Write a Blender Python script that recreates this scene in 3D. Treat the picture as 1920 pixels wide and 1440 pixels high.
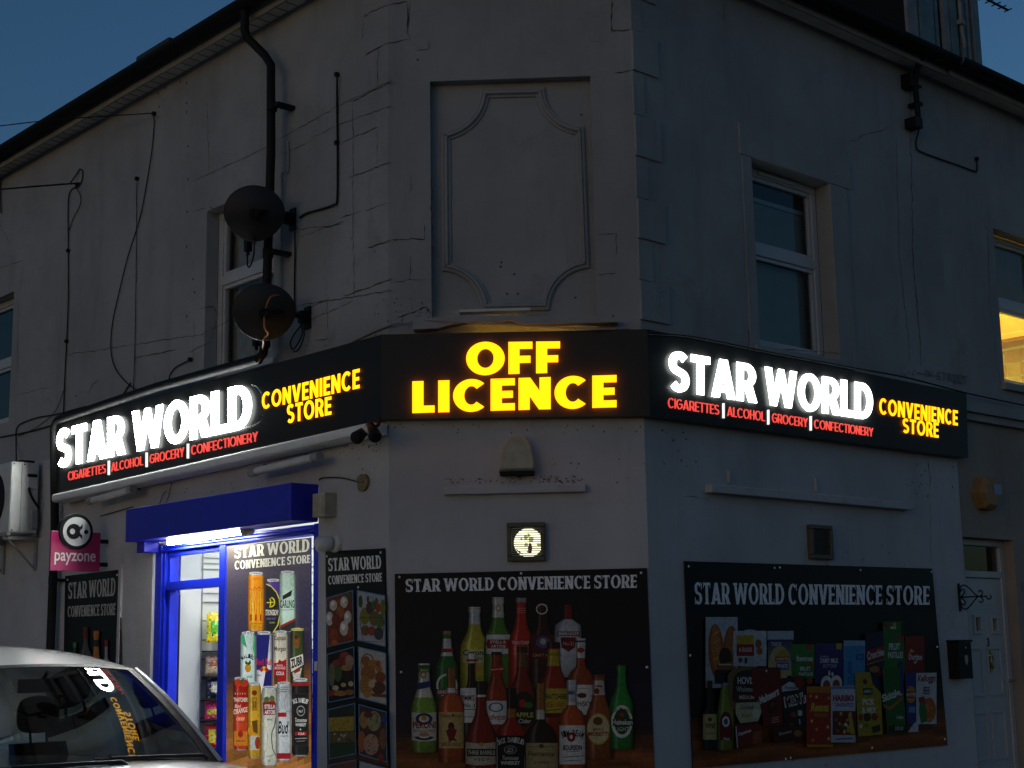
import bpy, math, random
from mathutils import Vector, Matrix
from mathutils.geometry import tessellate_polygon

rad = math.radians
for _o in list(bpy.data.objects):
    bpy.data.objects.remove(_o)
S = bpy.context.scene
COL = S.collection
RNG = random.Random(7)

# ------------------------------------------------------------------ camera
FPX = 2784.4                                   # focal length in pixels of a 1920 x 1440 picture
CAM = Vector((0.3755, -8.7, 1.6))
CROT = (Matrix.Rotation(rad(2.60), 3, 'Z') @ Matrix.Rotation(math.pi/2 + rad(10.135), 3, 'X')
        @ Matrix.Rotation(rad(-0.977), 3, 'Z'))
cd = bpy.data.cameras.new('camera')
cam = bpy.data.objects.new('camera', cd)
COL.objects.link(cam)
cam.matrix_world = Matrix.Translation(CAM) @ CROT.to_4x4()
cd.sensor_width = 36
cd.sensor_fit = 'HORIZONTAL'
cd.lens = FPX / 1920 * 36
cd.clip_start = 0.05
cd.clip_end = 3000
S.camera = cam

# ------------------------------------------------------------------ dusk sky and the last light in the west
SUN_EL, SUN_AZ = 3.5, 212.0                    # elevation, compass azimuth (0 = +Y, clockwise)
world = bpy.data.worlds.new("World")
S.world = world
world.use_nodes = True
wn, wl = world.node_tree.nodes, world.node_tree.links
wn.clear()
sky = wn.new('ShaderNodeTexSky')
sky.sky_type = 'NISHITA'
sky.sun_disc = False
sky.sun_elevation = rad(SUN_EL)
sky.sun_rotation = rad(SUN_AZ)
sky.altitude = 60
sky.air_density = 1.0
sky.dust_density = 1.0
sky.ozone_density = 3.5
bg = wn.new('ShaderNodeBackground')
bg.inputs['Strength'].default_value = 0.112
wo = wn.new('ShaderNodeOutputWorld')
wl.new(sky.outputs[0], bg.inputs[0])
wl.new(bg.outputs[0], wo.inputs[0])

sd = bpy.data.lights.new('sun', 'SUN')
sd.energy = 0.004
sd.angle = rad(60)
sd.color = (1.0, 0.92, 0.80)
sun = bpy.data.objects.new('sun', sd)
COL.objects.link(sun)
_el, _az = rad(18.0), rad(SUN_AZ)
_sv = Vector((math.sin(_az)*math.cos(_el), math.cos(_az)*math.cos(_el), math.sin(_el)))
sun.rotation_euler = _sv.to_track_quat('Z', 'Y').to_euler()
sun.location = _sv * 30

S.view_settings.view_transform = 'Standard'
S.view_settings.look = 'None'
S.view_settings.exposure = 0.0
S.view_settings.gamma = 1.0
S.render.engine = 'CYCLES'
S.cycles.max_bounces = 8
S.cycles.transparent_max_bounces = 16
S.cycles.sample_clamp_indirect = 4.0

# ------------------------------------------------------------------ the walls' own coordinates
# every wall has u along it (to the right seen from the street), v = away from the street, z up
HW = 0.7567                                    # half the width of the cut corner
_s = 2 ** -0.5
def _frame(o, deg):
    return Matrix.Translation(o) @ Matrix.Rotation(rad(deg), 4, 'Z')
WF = {'L': _frame((-HW, 0, 0), -45), 'C': _frame((0, 0, 0), 0), 'R': _frame((HW, 0, 0), 45),
      'P': _frame((-HW, 0, 0), -45) @ Matrix.Translation((-3.498, 0, 0)) @ Matrix.Rotation(rad(90), 4, 'Z'),
      'W': Matrix.Identity(4)}
WI = {k: m.inverted() for k, m in WF.items()}
def uz(w, px, py, off=0.0):
    """point of the wall plane w (moved out by off) seen at a pixel of the photograph"""
    d = CROT @ Vector(((px-960)/FPX, -(py-720)/FPX, -1))
    dl = WI[w].to_3x3() @ d
    cl = WI[w] @ CAM
    t = (-off - cl.y) / dl.y
    p = cl + dl*t
    return p.x, p.z
def U(w, px, py, off=0.0): return uz(w, px, py, off)[0]
def Z(w, px, py, off=0.0): return uz(w, px, py, off)[1]
def at(w, px, py, off=0.0):
    u, z = uz(w, px, py, off)
    return Vector((u, -off, z))

# ------------------------------------------------------------------ materials
def lin(c):
    c = c/255.0
    return c/12.92 if c <= 0.04045 else ((c+0.055)/1.055)**2.4
def rgb(r, g, b): return (lin(r), lin(g), lin(b))
M = {}
def mat(name, col, rough=0.6, metal=0.0, spec=0.5, var=0.0, vscale=6.0, bump=0.0, bscale=60.0, emit=None, estr=0.0, coat=0.0):
    m = bpy.data.materials.new(name)
    m.use_nodes = True
    nt = m.node_tree
    b = nt.nodes['Principled BSDF']
    b.inputs['Base Color'].default_value = (*col, 1)
    b.inputs['Roughness'].default_value = rough
    b.inputs['Metallic'].default_value = metal
    b.inputs['Specular IOR Level'].default_value = spec
    b.inputs['Coat Weight'].default_value = coat
    tc = None
    if var or bump:
        tc = nt.nodes.new('ShaderNodeTexCoord')
    if var:
        n = nt.nodes.new('ShaderNodeTexNoise')
        n.inputs['Scale'].default_value = vscale
        n.inputs['Detail'].default_value = 6
        n.inputs['Roughness'].default_value = 0.65
        nt.links.new(tc.outputs['Object'], n.inputs['Vector'])
        r = nt.nodes.new('ShaderNodeMapRange')
        r.inputs['From Min'].default_value = 0.3
        r.inputs['From Max'].default_value = 0.7
        r.inputs['To Min'].default_value = 1-var
        r.inputs['To Max'].default_value = 1+var*0.6
        nt.links.new(n.outputs['Fac'], r.inputs['Value'])
        x = nt.nodes.new('ShaderNodeVectorMath')
        x.operation = 'SCALE'
        x.inputs[0].default_value = col
        nt.links.new(r.outputs[0], x.inputs['Scale'])
        nt.links.new(x.outputs[0], b.inputs['Base Color'])
    if bump:
        n2 = nt.nodes.new('ShaderNodeTexNoise')
        n2.inputs['Scale'].default_value = bscale
        n2.inputs['Detail'].default_value = 4
        nt.links.new(tc.outputs['Object'], n2.inputs['Vector'])
        bp = nt.nodes.new('ShaderNodeBump')
        bp.inputs['Strength'].default_value = bump
        bp.inputs['Distance'].default_value = 0.01
        nt.links.new(n2.outputs['Fac'], bp.inputs['Height'])
        nt.links.new(bp.outputs[0], b.inputs['Normal'])
    if emit:
        b.inputs['Emission Color'].default_value = (*emit, 1)
        b.inputs['Emission Strength'].default_value = estr
    M[name] = m
    return m

def wall_mat(name, col, dirt, amount=0.5, streak=0.35):
    """painted render: patchy paint, dark specks and chips, rain streaks, fine bump"""
    m = bpy.data.materials.new(name)
    m.use_nodes = True
    nt = m.node_tree
    N, L = nt.nodes, nt.links
    b = N['Principled BSDF']
    b.inputs['Roughness'].default_value = 0.85
    b.inputs['Specular IOR Level'].default_value = 0.25
    tc = N.new('ShaderNodeTexCoord')
    def noise(scale, detail=6, rough=0.6, vec=None, dist=0.0):
        n = N.new('ShaderNodeTexNoise')
        n.inputs['Scale'].default_value = scale
        n.inputs['Detail'].default_value = detail
        n.inputs['Roughness'].default_value = rough
        n.inputs['Distortion'].default_value = dist
        L.new(vec if vec else tc.outputs['Object'], n.inputs['Vector'])
        return n.outputs['Fac']
    def rng(v, a, c, lo=0.0, hi=1.0):
        r = N.new('ShaderNodeMapRange')
        for k, x in (('From Min', a), ('From Max', c), ('To Min', lo), ('To Max', hi)):
            r.inputs[k].default_value = x
        L.new(v, r.inputs['Value'])
        return r.outputs[0]
    def mul(a, c):
        x = N.new('ShaderNodeMath'); x.operation = 'MULTIPLY'
        L.new(a, x.inputs[0])
        if isinstance(c, float): x.inputs[1].default_value = c
        else: L.new(c, x.inputs[1])
        return x.outputs[0]
    def mix(f, a, c):
        x = N.new('ShaderNodeMix'); x.data_type = 'RGBA'
        L.new(f, x.inputs['Factor'])
        for s, v in ((x.inputs['A'], a), (x.inputs['B'], c)):
            if isinstance(v, tuple): s.default_value = (*v, 1)
            else: L.new(v, s)
        return x.outputs['Result']
    mp = N.new('ShaderNodeMapping')
    mp.inputs['Scale'].default_value = (1, 1, 0.12)
    L.new(tc.outputs['Object'], mp.inputs['Vector'])
    c1 = mix(rng(noise(1.1, 5), 0.35, 0.65), tuple(x*0.86 for x in col), tuple(x*1.1 for x in col))
    c2 = mix(mul(rng(noise(5.0, 7, 0.7, mp.outputs[0]), 0.52, 0.75), streak), c1, dirt)
    c3 = mix(mul(rng(noise(2.3, 9, 0.72, None, 0.4), 0.58, 0.72), amount*0.6), c2, dirt)
    sp = mul(rng(noise(38, 3, 0.6), 0.72, 0.76), rng(noise(3.5, 3), 0.5, 0.65))
    c4 = mix(mul(sp, amount), c3, tuple(x*0.3 for x in dirt))
    L.new(c4, b.inputs['Base Color'])
    bp = N.new('ShaderNodeBump')
    bp.inputs['Strength'].default_value = 0.35
    bp.inputs['Distance'].default_value = 0.012
    ad = N.new('ShaderNodeMath'); ad.operation = 'ADD'
    L.new(noise(45, 5, 0.7), ad.inputs[0])
    L.new(mul(noise(5, 4), 2.2), ad.inputs[1])
    L.new(ad.outputs[0], bp.inputs['Height'])
    L.new(bp.outputs[0], b.inputs['Normal'])
    M[name] = m
    return m

def glass_mat(name, tint=(0.85, 0.9, 0.9), fres=1.0, rough=0.0):
    m = bpy.data.materials.new(name)
    m.use_nodes = True
    nt = m.node_tree
    nt.nodes.remove(nt.nodes['Principled BSDF'])
    out = nt.nodes['Material Output']
    tr = nt.nodes.new('ShaderNodeBsdfTransparent'); tr.inputs[0].default_value = (*tint, 1)
    gl = nt.nodes.new('ShaderNodeBsdfGlossy'); gl.inputs['Roughness'].default_value = rough
    fr = nt.nodes.new('ShaderNodeFresnel'); fr.inputs['IOR'].default_value = 1.5
    mu = nt.nodes.new('ShaderNodeMath'); mu.operation = 'MULTIPLY'; mu.use_clamp = True
    mu.inputs[1].default_value = fres
    nt.links.new(fr.outputs[0], mu.inputs[0])
    mx = nt.nodes.new('ShaderNodeMixShader')
    nt.links.new(mu.outputs[0], mx.inputs[0])
    nt.links.new(tr.outputs[0], mx.inputs[1])
    nt.links.new(gl.outputs[0], mx.inputs[2])
    nt.links.new(mx.outputs[0], out.inputs['Surface'])
    M[name] = m
    return m

def print_mat(name, rough=0.35, spec=0.4, film_glow=0.0):
    m = bpy.data.materials.new(name)
    m.use_nodes = True
    nt = m.node_tree
    b = nt.nodes['Principled BSDF']
    b.inputs['Roughness'].default_value = rough
    b.inputs['Specular IOR Level'].default_value = spec
    a = nt.nodes.new('ShaderNodeVertexColor')
    a.layer_name = 'Col'
    tc = nt.nodes.new('ShaderNodeTexCoord')
    n = nt.nodes.new('ShaderNodeTexNoise'); n.inputs['Scale'].default_value = 55; n.inputs['Detail'].default_value = 6; n.inputs['Roughness'].default_value = 0.75
    nt.links.new(tc.outputs['Object'], n.inputs['Vector'])
    mr = nt.nodes.new('ShaderNodeMapRange')
    for k_, x_ in (('From Min', .3), ('From Max', .7), ('To Min', .62), ('To Max', 1.28)): mr.inputs[k_].default_value = x_
    nt.links.new(n.outputs['Fac'], mr.inputs['Value'])
    vm = nt.nodes.new('ShaderNodeVectorMath'); vm.operation = 'SCALE'
    nt.links.new(a.outputs['Color'], vm.inputs[0]); nt.links.new(mr.outputs[0], vm.inputs['Scale'])
    nt.links.new(vm.outputs[0], b.inputs['Base Color'])
    n2 = nt.nodes.new('ShaderNodeTexNoise'); n2.inputs['Scale'].default_value = 3.5
    nt.links.new(tc.outputs['Object'], n2.inputs['Vector'])
    bp = nt.nodes.new('ShaderNodeBump'); bp.inputs['Strength'].default_value = 0.12; bp.inputs['Distance'].default_value = 0.02
    nt.links.new(n2.outputs['Fac'], bp.inputs['Height']); nt.links.new(bp.outputs[0], b.inputs['Normal'])
    if film_glow:                                   # emission added, standing in for shop light through the film
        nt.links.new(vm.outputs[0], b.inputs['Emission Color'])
        b.inputs['Emission Strength'].default_value = film_glow
    M[name] = m
    return m

wall_mat('cream_render', (0.33, 0.34, 0.345), (0.13, 0.13, 0.12), 0.5, 0.28)
wall_mat('white_render', (0.46, 0.465, 0.485), (0.2, 0.19, 0.17), 0.45, 0.2)
wall_mat('grey_render', (0.33, 0.285, 0.24), (0.1, 0.095, 0.085), 0.5, 0.3)
mat('relief_shade', (0.22, 0.215, 0.21), 0.9, var=0.3, vscale=40)  # darker tone stands in for the shade of the raised street letters
mat('crack', (0.07, 0.068, 0.06), 0.95, spec=0.1)
mat('black_plastic', (0.010, 0.010, 0.011), 0.62, spec=0.2)
mat('black_metal', (0.010, 0.010, 0.011), 0.5, spec=0.2, var=0.3, vscale=12)
mat('dish_grey', (0.013, 0.013, 0.015), 0.6, var=0.2, vscale=20)
mat('white_upvc', (0.47, 0.48, 0.49), 0.3, var=0.08, vscale=4)
mat('white_metal', (0.62, 0.62, 0.6), 0.4, var=0.12, vscale=9)
mat('rail_white', (0.80, 0.81, 0.80), 0.35, var=0.1, vscale=9)
mat('aged_plastic', (0.42, 0.38, 0.28), 0.5, var=0.25, vscale=14)
mat('grey_plastic', (0.3, 0.3, 0.29), 0.5, var=0.2, vscale=14)
mat('vent_brown', (0.10, 0.085, 0.055), 0.5, var=0.3, vscale=20)
mat('soffit_white', (0.62, 0.61, 0.57), 0.6, var=0.25, vscale=5)
mat('fascia_grey', (0.30, 0.29, 0.27), 0.6, var=0.25, vscale=5)
mat('slate', (0.03, 0.031, 0.035), 0.6, var=0.4, vscale=3, bump=0.5, bscale=25)
mat('teal_board', (0.15, 0.24, 0.26), 0.6, var=0.35, vscale=8)
mat('pale_board', (0.24, 0.26, 0.27), 0.6, var=0.3, vscale=8)
mat('blue_metal', (0.008, 0.028, 0.72), 0.42, spec=0.3, var=0.12, vscale=10)
mat('blue_shutter', (0.012, 0.016, 0.48), 0.45, var=0.15, vscale=10)
mat('asphalt', (0.05, 0.05, 0.052), 0.9, var=0.3, vscale=30, bump=0.6, bscale=150)
mat('paving', (0.17, 0.165, 0.155), 0.85, var=0.3, vscale=6, bump=0.4, bscale=80)
mat('kerbstone', (0.25, 0.245, 0.23), 0.85, var=0.2, vscale=10)
mat('dark_room', (0.05, 0.05, 0.05), 0.9)
mat('shop_white', (0.72, 0.74, 0.72), 0.5, var=0.06, vscale=3)
mat('shop_floor', (0.3, 0.3, 0.29), 0.4)
mat('blind_slat', (0.62, 0.68, 0.68), 0.5, var=0.1)
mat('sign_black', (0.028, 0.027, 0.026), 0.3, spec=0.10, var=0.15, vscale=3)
mat('sign_edge', (0.02, 0.02, 0.02), 0.35)
mat('letter_white', (0.9, 0.9, 0.9), 0.4, emit=(0.95, 1.0, 0.96), estr=4.5)
mat('letter_white_bright', (0.9, 0.9, 0.9), 0.4, emit=(0.95, 1.0, 0.96), estr=46.0)
mat('letter_yellow_bright', (0.9, 0.6, 0.02), 0.4, emit=(1.0, 0.50, 0.0), estr=2.3)
mat('sign_black_glow', (0.05, 0.045, 0.04), 0.35, spec=0.10)  # paler, warmer copy of the sign black, standing in for letter glow
mat('letter_yellow_rim', (0.9, 0.4, 0.02), 0.4, emit=(1.0, 0.24, 0.0), estr=4.5)
mat('letter_white_bright_side', (0.9, 0.9, 0.9), 0.4, emit=(0.93, 1.0, 0.95), estr=8.0)
mat('divider_white', (0.9, 0.9, 0.9), 0.4, emit=(1.0, 0.97, 0.95), estr=1.0)
mat('letter_yellow', (0.9, 0.6, 0.02), 0.4, emit=(1.0, 0.42, 0.0), estr=2.3)
mat('letter_yellow_side', (0.9, 0.4, 0.02), 0.4, emit=(1.0, 0.26, 0.0), estr=2.2)
mat('letter_white_side', (0.9, 0.9, 0.9), 0.4, emit=(0.9, 1.0, 0.95), estr=9.0)
mat('letter_red', (0.9, 0.1, 0.06), 0.4, emit=(1.0, 0.085, 0.065), estr=0.85)
mat('spill_amber', (0.9, 0.5, 0.05), 0.4, emit=(1.0, 0.5, 0.03), estr=14.0)  # for the added strip hidden in the corner sign's top
mat('tube_lit', (0.9, 0.9, 0.9), 0.4, emit=(1.0, 0.96, 0.74), estr=75.0)
mat('shop_lamp', (0.9, 0.9, 0.9), 0.4, emit=(0.97, 1.0, 0.92), estr=38.0)
mat('kitchen_lamp', (0.9, 0.9, 0.9), 0.4, emit=(1.0, 0.70, 0.11), estr=125.0)
mat('fan_glow', (0.9, 0.9, 0.8), 0.4, emit=(1.0, 1.0, 0.70), estr=1.5)  # emission stands in for shop light behind the vent
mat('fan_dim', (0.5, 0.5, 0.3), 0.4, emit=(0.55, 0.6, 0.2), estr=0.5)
mat('wood_cabinet', (0.42, 0.25, 0.09), 0.4, var=0.2, vscale=5)
mat('silver_paint', (0.78, 0.79, 0.80), 0.36, metal=0.15, coat=1.0, var=0.04, vscale=3)
mat('car_trim', (0.012, 0.012, 0.013), 0.5)
mat('car_seat', (0.02, 0.02, 0.022), 0.9, var=0.2, vscale=20)
mat('car_dash', (0.035, 0.036, 0.038), 0.75, var=0.2, vscale=20)
mat('paper', (0.55, 0.53, 0.5), 0.8)
mat('rubber', (0.015, 0.015, 0.015), 0.8)
mat('chrome', (0.7, 0.7, 0.72), 0.12, metal=1.0)
mat('lamp_lens', (0.6, 0.62, 0.65), 0.1, coat=1.0)
mat('tail_lens', (0.35, 0.01, 0.01), 0.15, coat=1.0)
mat('magenta', (0.42, 0.008, 0.11), 0.35)
mat('sign_white', (0.75, 0.75, 0.74), 0.35)
mat('brass', (0.5, 0.35, 0.1), 0.3, metal=1.0)
mat('tan_plastic', (0.30, 0.17, 0.06), 0.5, var=0.2, vscale=15)
mat('sticker', (0.25, 0.32, 0.45), 0.5)
mat('mud', (0.23, 0.17, 0.09), 0.9, var=0.4, vscale=30, bump=0.6)
mat('screw_white', (0.8, 0.8, 0.8), 0.4)
mat('cable_orange', (0.4, 0.16, 0.06), 0.5)
glass_mat('pane', (0.88, 0.92, 0.92), 1.3)
glass_mat('clear_pane', (0.93, 0.96, 0.95), 0.7)
glass_mat('car_glass', (0.55, 0.6, 0.6), 2.3)
print_mat('poster_print', 0.4, 0.22)
print_mat('pack_print', 0.3, 0.5)
print_mat('glow_print', 0.3, 0.4, 0.5)

# ------------------------------------------------------------------ mesh helpers
ROOTF = {}                                       # frame of every thing's base
class MB:
    """collects geometry in the coordinates of one wall (x = u, y = v, z) and links it as ONE mesh object"""
    def __init__(s, wall='W'):
        s.w, s.v, s.f, s.m, s.c, s.sm = wall, [], [], [], {}, []
    def add(s, verts, faces, mi=0, smooth=False, col=None):
        o = len(s.v)
        s.v.extend([Vector(p) for p in verts])
        for f in faces:
            if col is not None: s.c[len(s.f)] = col if not callable(col) else [col(i) for i in f]
            s.f.append([i+o for i in f]); s.m.append(mi); s.sm.append(smooth)
    def box(s, x0, x1, y0, y1, z0, z1, mi=0, col=None):
        s.add([(x0,y0,z0),(x1,y0,z0),(x1,y1,z0),(x0,y1,z0),(x0,y0,z1),(x1,y0,z1),(x1,y1,z1),(x0,y1,z1)],
              [(0,1,5,4),(1,2,6,5),(2,3,7,6),(3,0,4,7),(4,5,6,7),(3,2,1,0)], mi, False, col)
    def quad(s, a, b, c, d, mi=0, col=None): s.add([a,b,c,d], [(0,1,2,3)], mi, False, col)
    def prism(s, contours, y0, y1, mi=0, ms=None, back=True):
        """contours in (x, z): first the outline, then its holes; front at y0"""
        ms = mi if ms is None else ms
        P = [[Vector((p[0], p[1], 0)) for p in c] for c in contours]
        flat = [p for c in P for p in c]
        tr = tessellate_polygon(P)
        fs = []
        for t in tr:
            a, b, c = (flat[i] for i in t)
            cr = (b-a).cross(c-a).z
            if abs(cr) < 1e-12: continue
            fs.append(tuple(t) if cr > 0 else tuple(reversed(t)))
        n = len(flat)
        s.add([(p.x, y0, p.y) for p in flat], fs, mi)
        if back: s.add([(p.x, y1, p.y) for p in flat], [tuple(reversed(f)) for f in fs], ms)
        for ci, c in enumerate(P):
            area = sum(c[i].x*c[(i+1) % len(c)].y - c[(i+1) % len(c)].x*c[i].y for i in range(len(c)))
            if (area < 0) == (ci == 0): c = list(reversed(c))
            vs = [(p.x, y0, p.y) for p in c] + [(p.x, y1, p.y) for p in c]
            k = len(c)
            s.add(vs, [(i, i+k, (i+1) % k + k, (i+1) % k) for i in range(k)], ms)
    def tube(s, pts, r, n=8, mi=0, cap=True):
        pts = [Vector(p) for p in pts]
        rs = r if isinstance(r, (list, tuple)) else [r]*len(pts)
        t0 = (pts[1]-pts[0]).normalized()
        up = Vector((0,0,1)) if abs(t0.z) < 0.9 else Vector((1,0,0))
        a = t0.cross(up).normalized()
        vs = []
        for i, p in enumerate(pts):
            if i == 0: t = t0
            elif i == len(pts)-1: t = (pts[i]-pts[i-1]).normalized()
            else: t = ((pts[i+1]-pts[i]).normalized() + (pts[i]-pts[i-1]).normalized()).normalized()
            a = (a - t*a.dot(t)).normalized()
            b = t.cross(a)
            for k in range(n):
                q = 2*math.pi*k/n
                vs.append(p + (a*math.cos(q) + b*math.sin(q))*rs[i])
        fs = [(i*n+k, i*n+(k+1) % n, (i+1)*n+(k+1) % n, (i+1)*n+k) for i in range(len(pts)-1) for k in range(n)]
        s.add(vs, fs, mi, True)
        if cap:
            s.add(vs[:n], [tuple(reversed(range(n)))], mi)
            s.add(vs[-n:], [tuple(range(n))], mi)
    def lathe(s, prof, base, axis, n=24, mi=0, sx=1.0, smooth=True):
        """profile (radius, height) turned about axis from base"""
        ax = Vector(axis).normalized()
        up = Vector((0,0,1)) if abs(ax.z) < 0.9 else Vector((0,1,0))
        a = up.cross(ax).normalized(); b = ax.cross(a)
        vs = []
        for r, h in prof:
            for k in range(n):
                q = 2*math.pi*k/n
                vs.append(Vector(base) + ax*h + a*(r*sx*math.cos(q)) + b*(r*math.sin(q)))
        fs = [(i*n+k, i*n+(k+1) % n, (i+1)*n+(k+1) % n, (i+1)*n+k) for i in range(len(prof)-1) for k in range(n)]
        s.add(vs, fs, mi, smooth)
        if prof[0][0] > 1e-6: s.add(vs[:n], [tuple(reversed(range(n)))], mi)
        if prof[-1][0] > 1e-6: s.add(vs[-n:], [tuple(range(n))], mi)
    def grid(s, P, mi=0, smooth=True, col=None):
        nr, nc = len(P), len(P[0])
        vs = [p for row in P for p in row]
        s.add(vs, [(i*nc+j, i*nc+j+1, (i+1)*nc+j+1, (i+1)*nc+j) for i in range(nr-1) for j in range(nc-1)], mi, smooth, col)
    def build(s, name, mats, parent=None, bevel=0.0, frame=None):
        base = frame if frame is not None else (ROOTF[root(parent).name] if parent else Matrix.Identity(4))
        T = base.inverted() @ WF[s.w]
        me = bpy.data.meshes.new(name)
        me.from_pydata([T @ p for p in s.v], [], s.f)
        for m in (mats if isinstance(mats, (list, tuple)) else [mats]):
            me.materials.append(M[m])
        me.polygons.foreach_set('material_index', s.m)
        me.polygons.foreach_set('use_smooth', s.sm)
        if s.c:
            ca = me.color_attributes.new('Col', 'FLOAT_COLOR', 'CORNER')
            for pi, p in enumerate(me.polygons):
                c = s.c.get(pi)
                for k, li in enumerate(p.loop_indices):
                    if c is None: x = (0.5, 0.5, 0.5)
                    elif isinstance(c, list): x = c[k]
                    else: x = c
                    ca.data[li].color = (x[0], x[1], x[2], 1)
        me.update()
        o = bpy.data.objects.new(name, me)
        COL.objects.link(o)
        if parent: o.parent = parent
        else: o.matrix_world = base
        if bevel:
            bv = o.modifiers.new('bevel', 'BEVEL')
            bv.width = bevel; bv.segments = 2; bv.limit_method = 'ANGLE'; bv.angle_limit = rad(40)
        return o
def root(o):
    while o.parent: o = o.parent
    return o
def tag(o, label=None, cat=None, group=None, kind=None):
    if label: o['label'] = label
    if cat: o['category'] = cat
    if group: o['group'] = group
    if kind: o['kind'] = kind
    return o
def base_at(wall, u=0, z=0, off=0): return WF[wall] @ Matrix.Translation((u, -off, z))
def thing(name, label, cat, wall='W', u=0, z=0, off=0, group=None):
    o = bpy.data.objects.new(name, None)
    COL.objects.link(o)
    o.empty_display_size = 0.1
    f = base_at(wall, u, z, off)
    o.matrix_world = f
    ROOTF[o.name] = f
    return tag(o, label, cat, group)
def single(mb, name, label, cat, mats, u=0, z=0, off=0, group=None, bevel=0.0):
    o = mb.build(name, mats, None, bevel, base_at(mb.w, u, z, off))
    ROOTF[o.name] = base_at(mb.w, u, z, off)
    return tag(o, label, cat, group)
def smooth_path(pts, n=6):
    """Catmull-Rom through the points"""
    P = [Vector(p) for p in pts]
    P = [P[0]*2-P[1]] + P + [P[-1]*2-P[-2]]
    out = []
    for i in range(1, len(P)-2):
        for k in range(n):
            t = k/n
            a, b, c, d = P[i-1], P[i], P[i+1], P[i+2]
            out.append(0.5*((2*b) + (c-a)*t + (2*a-5*b+4*c-d)*t*t + (3*b-a-3*c+d)*t**3))
    out.append(P[-2])
    return out

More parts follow.
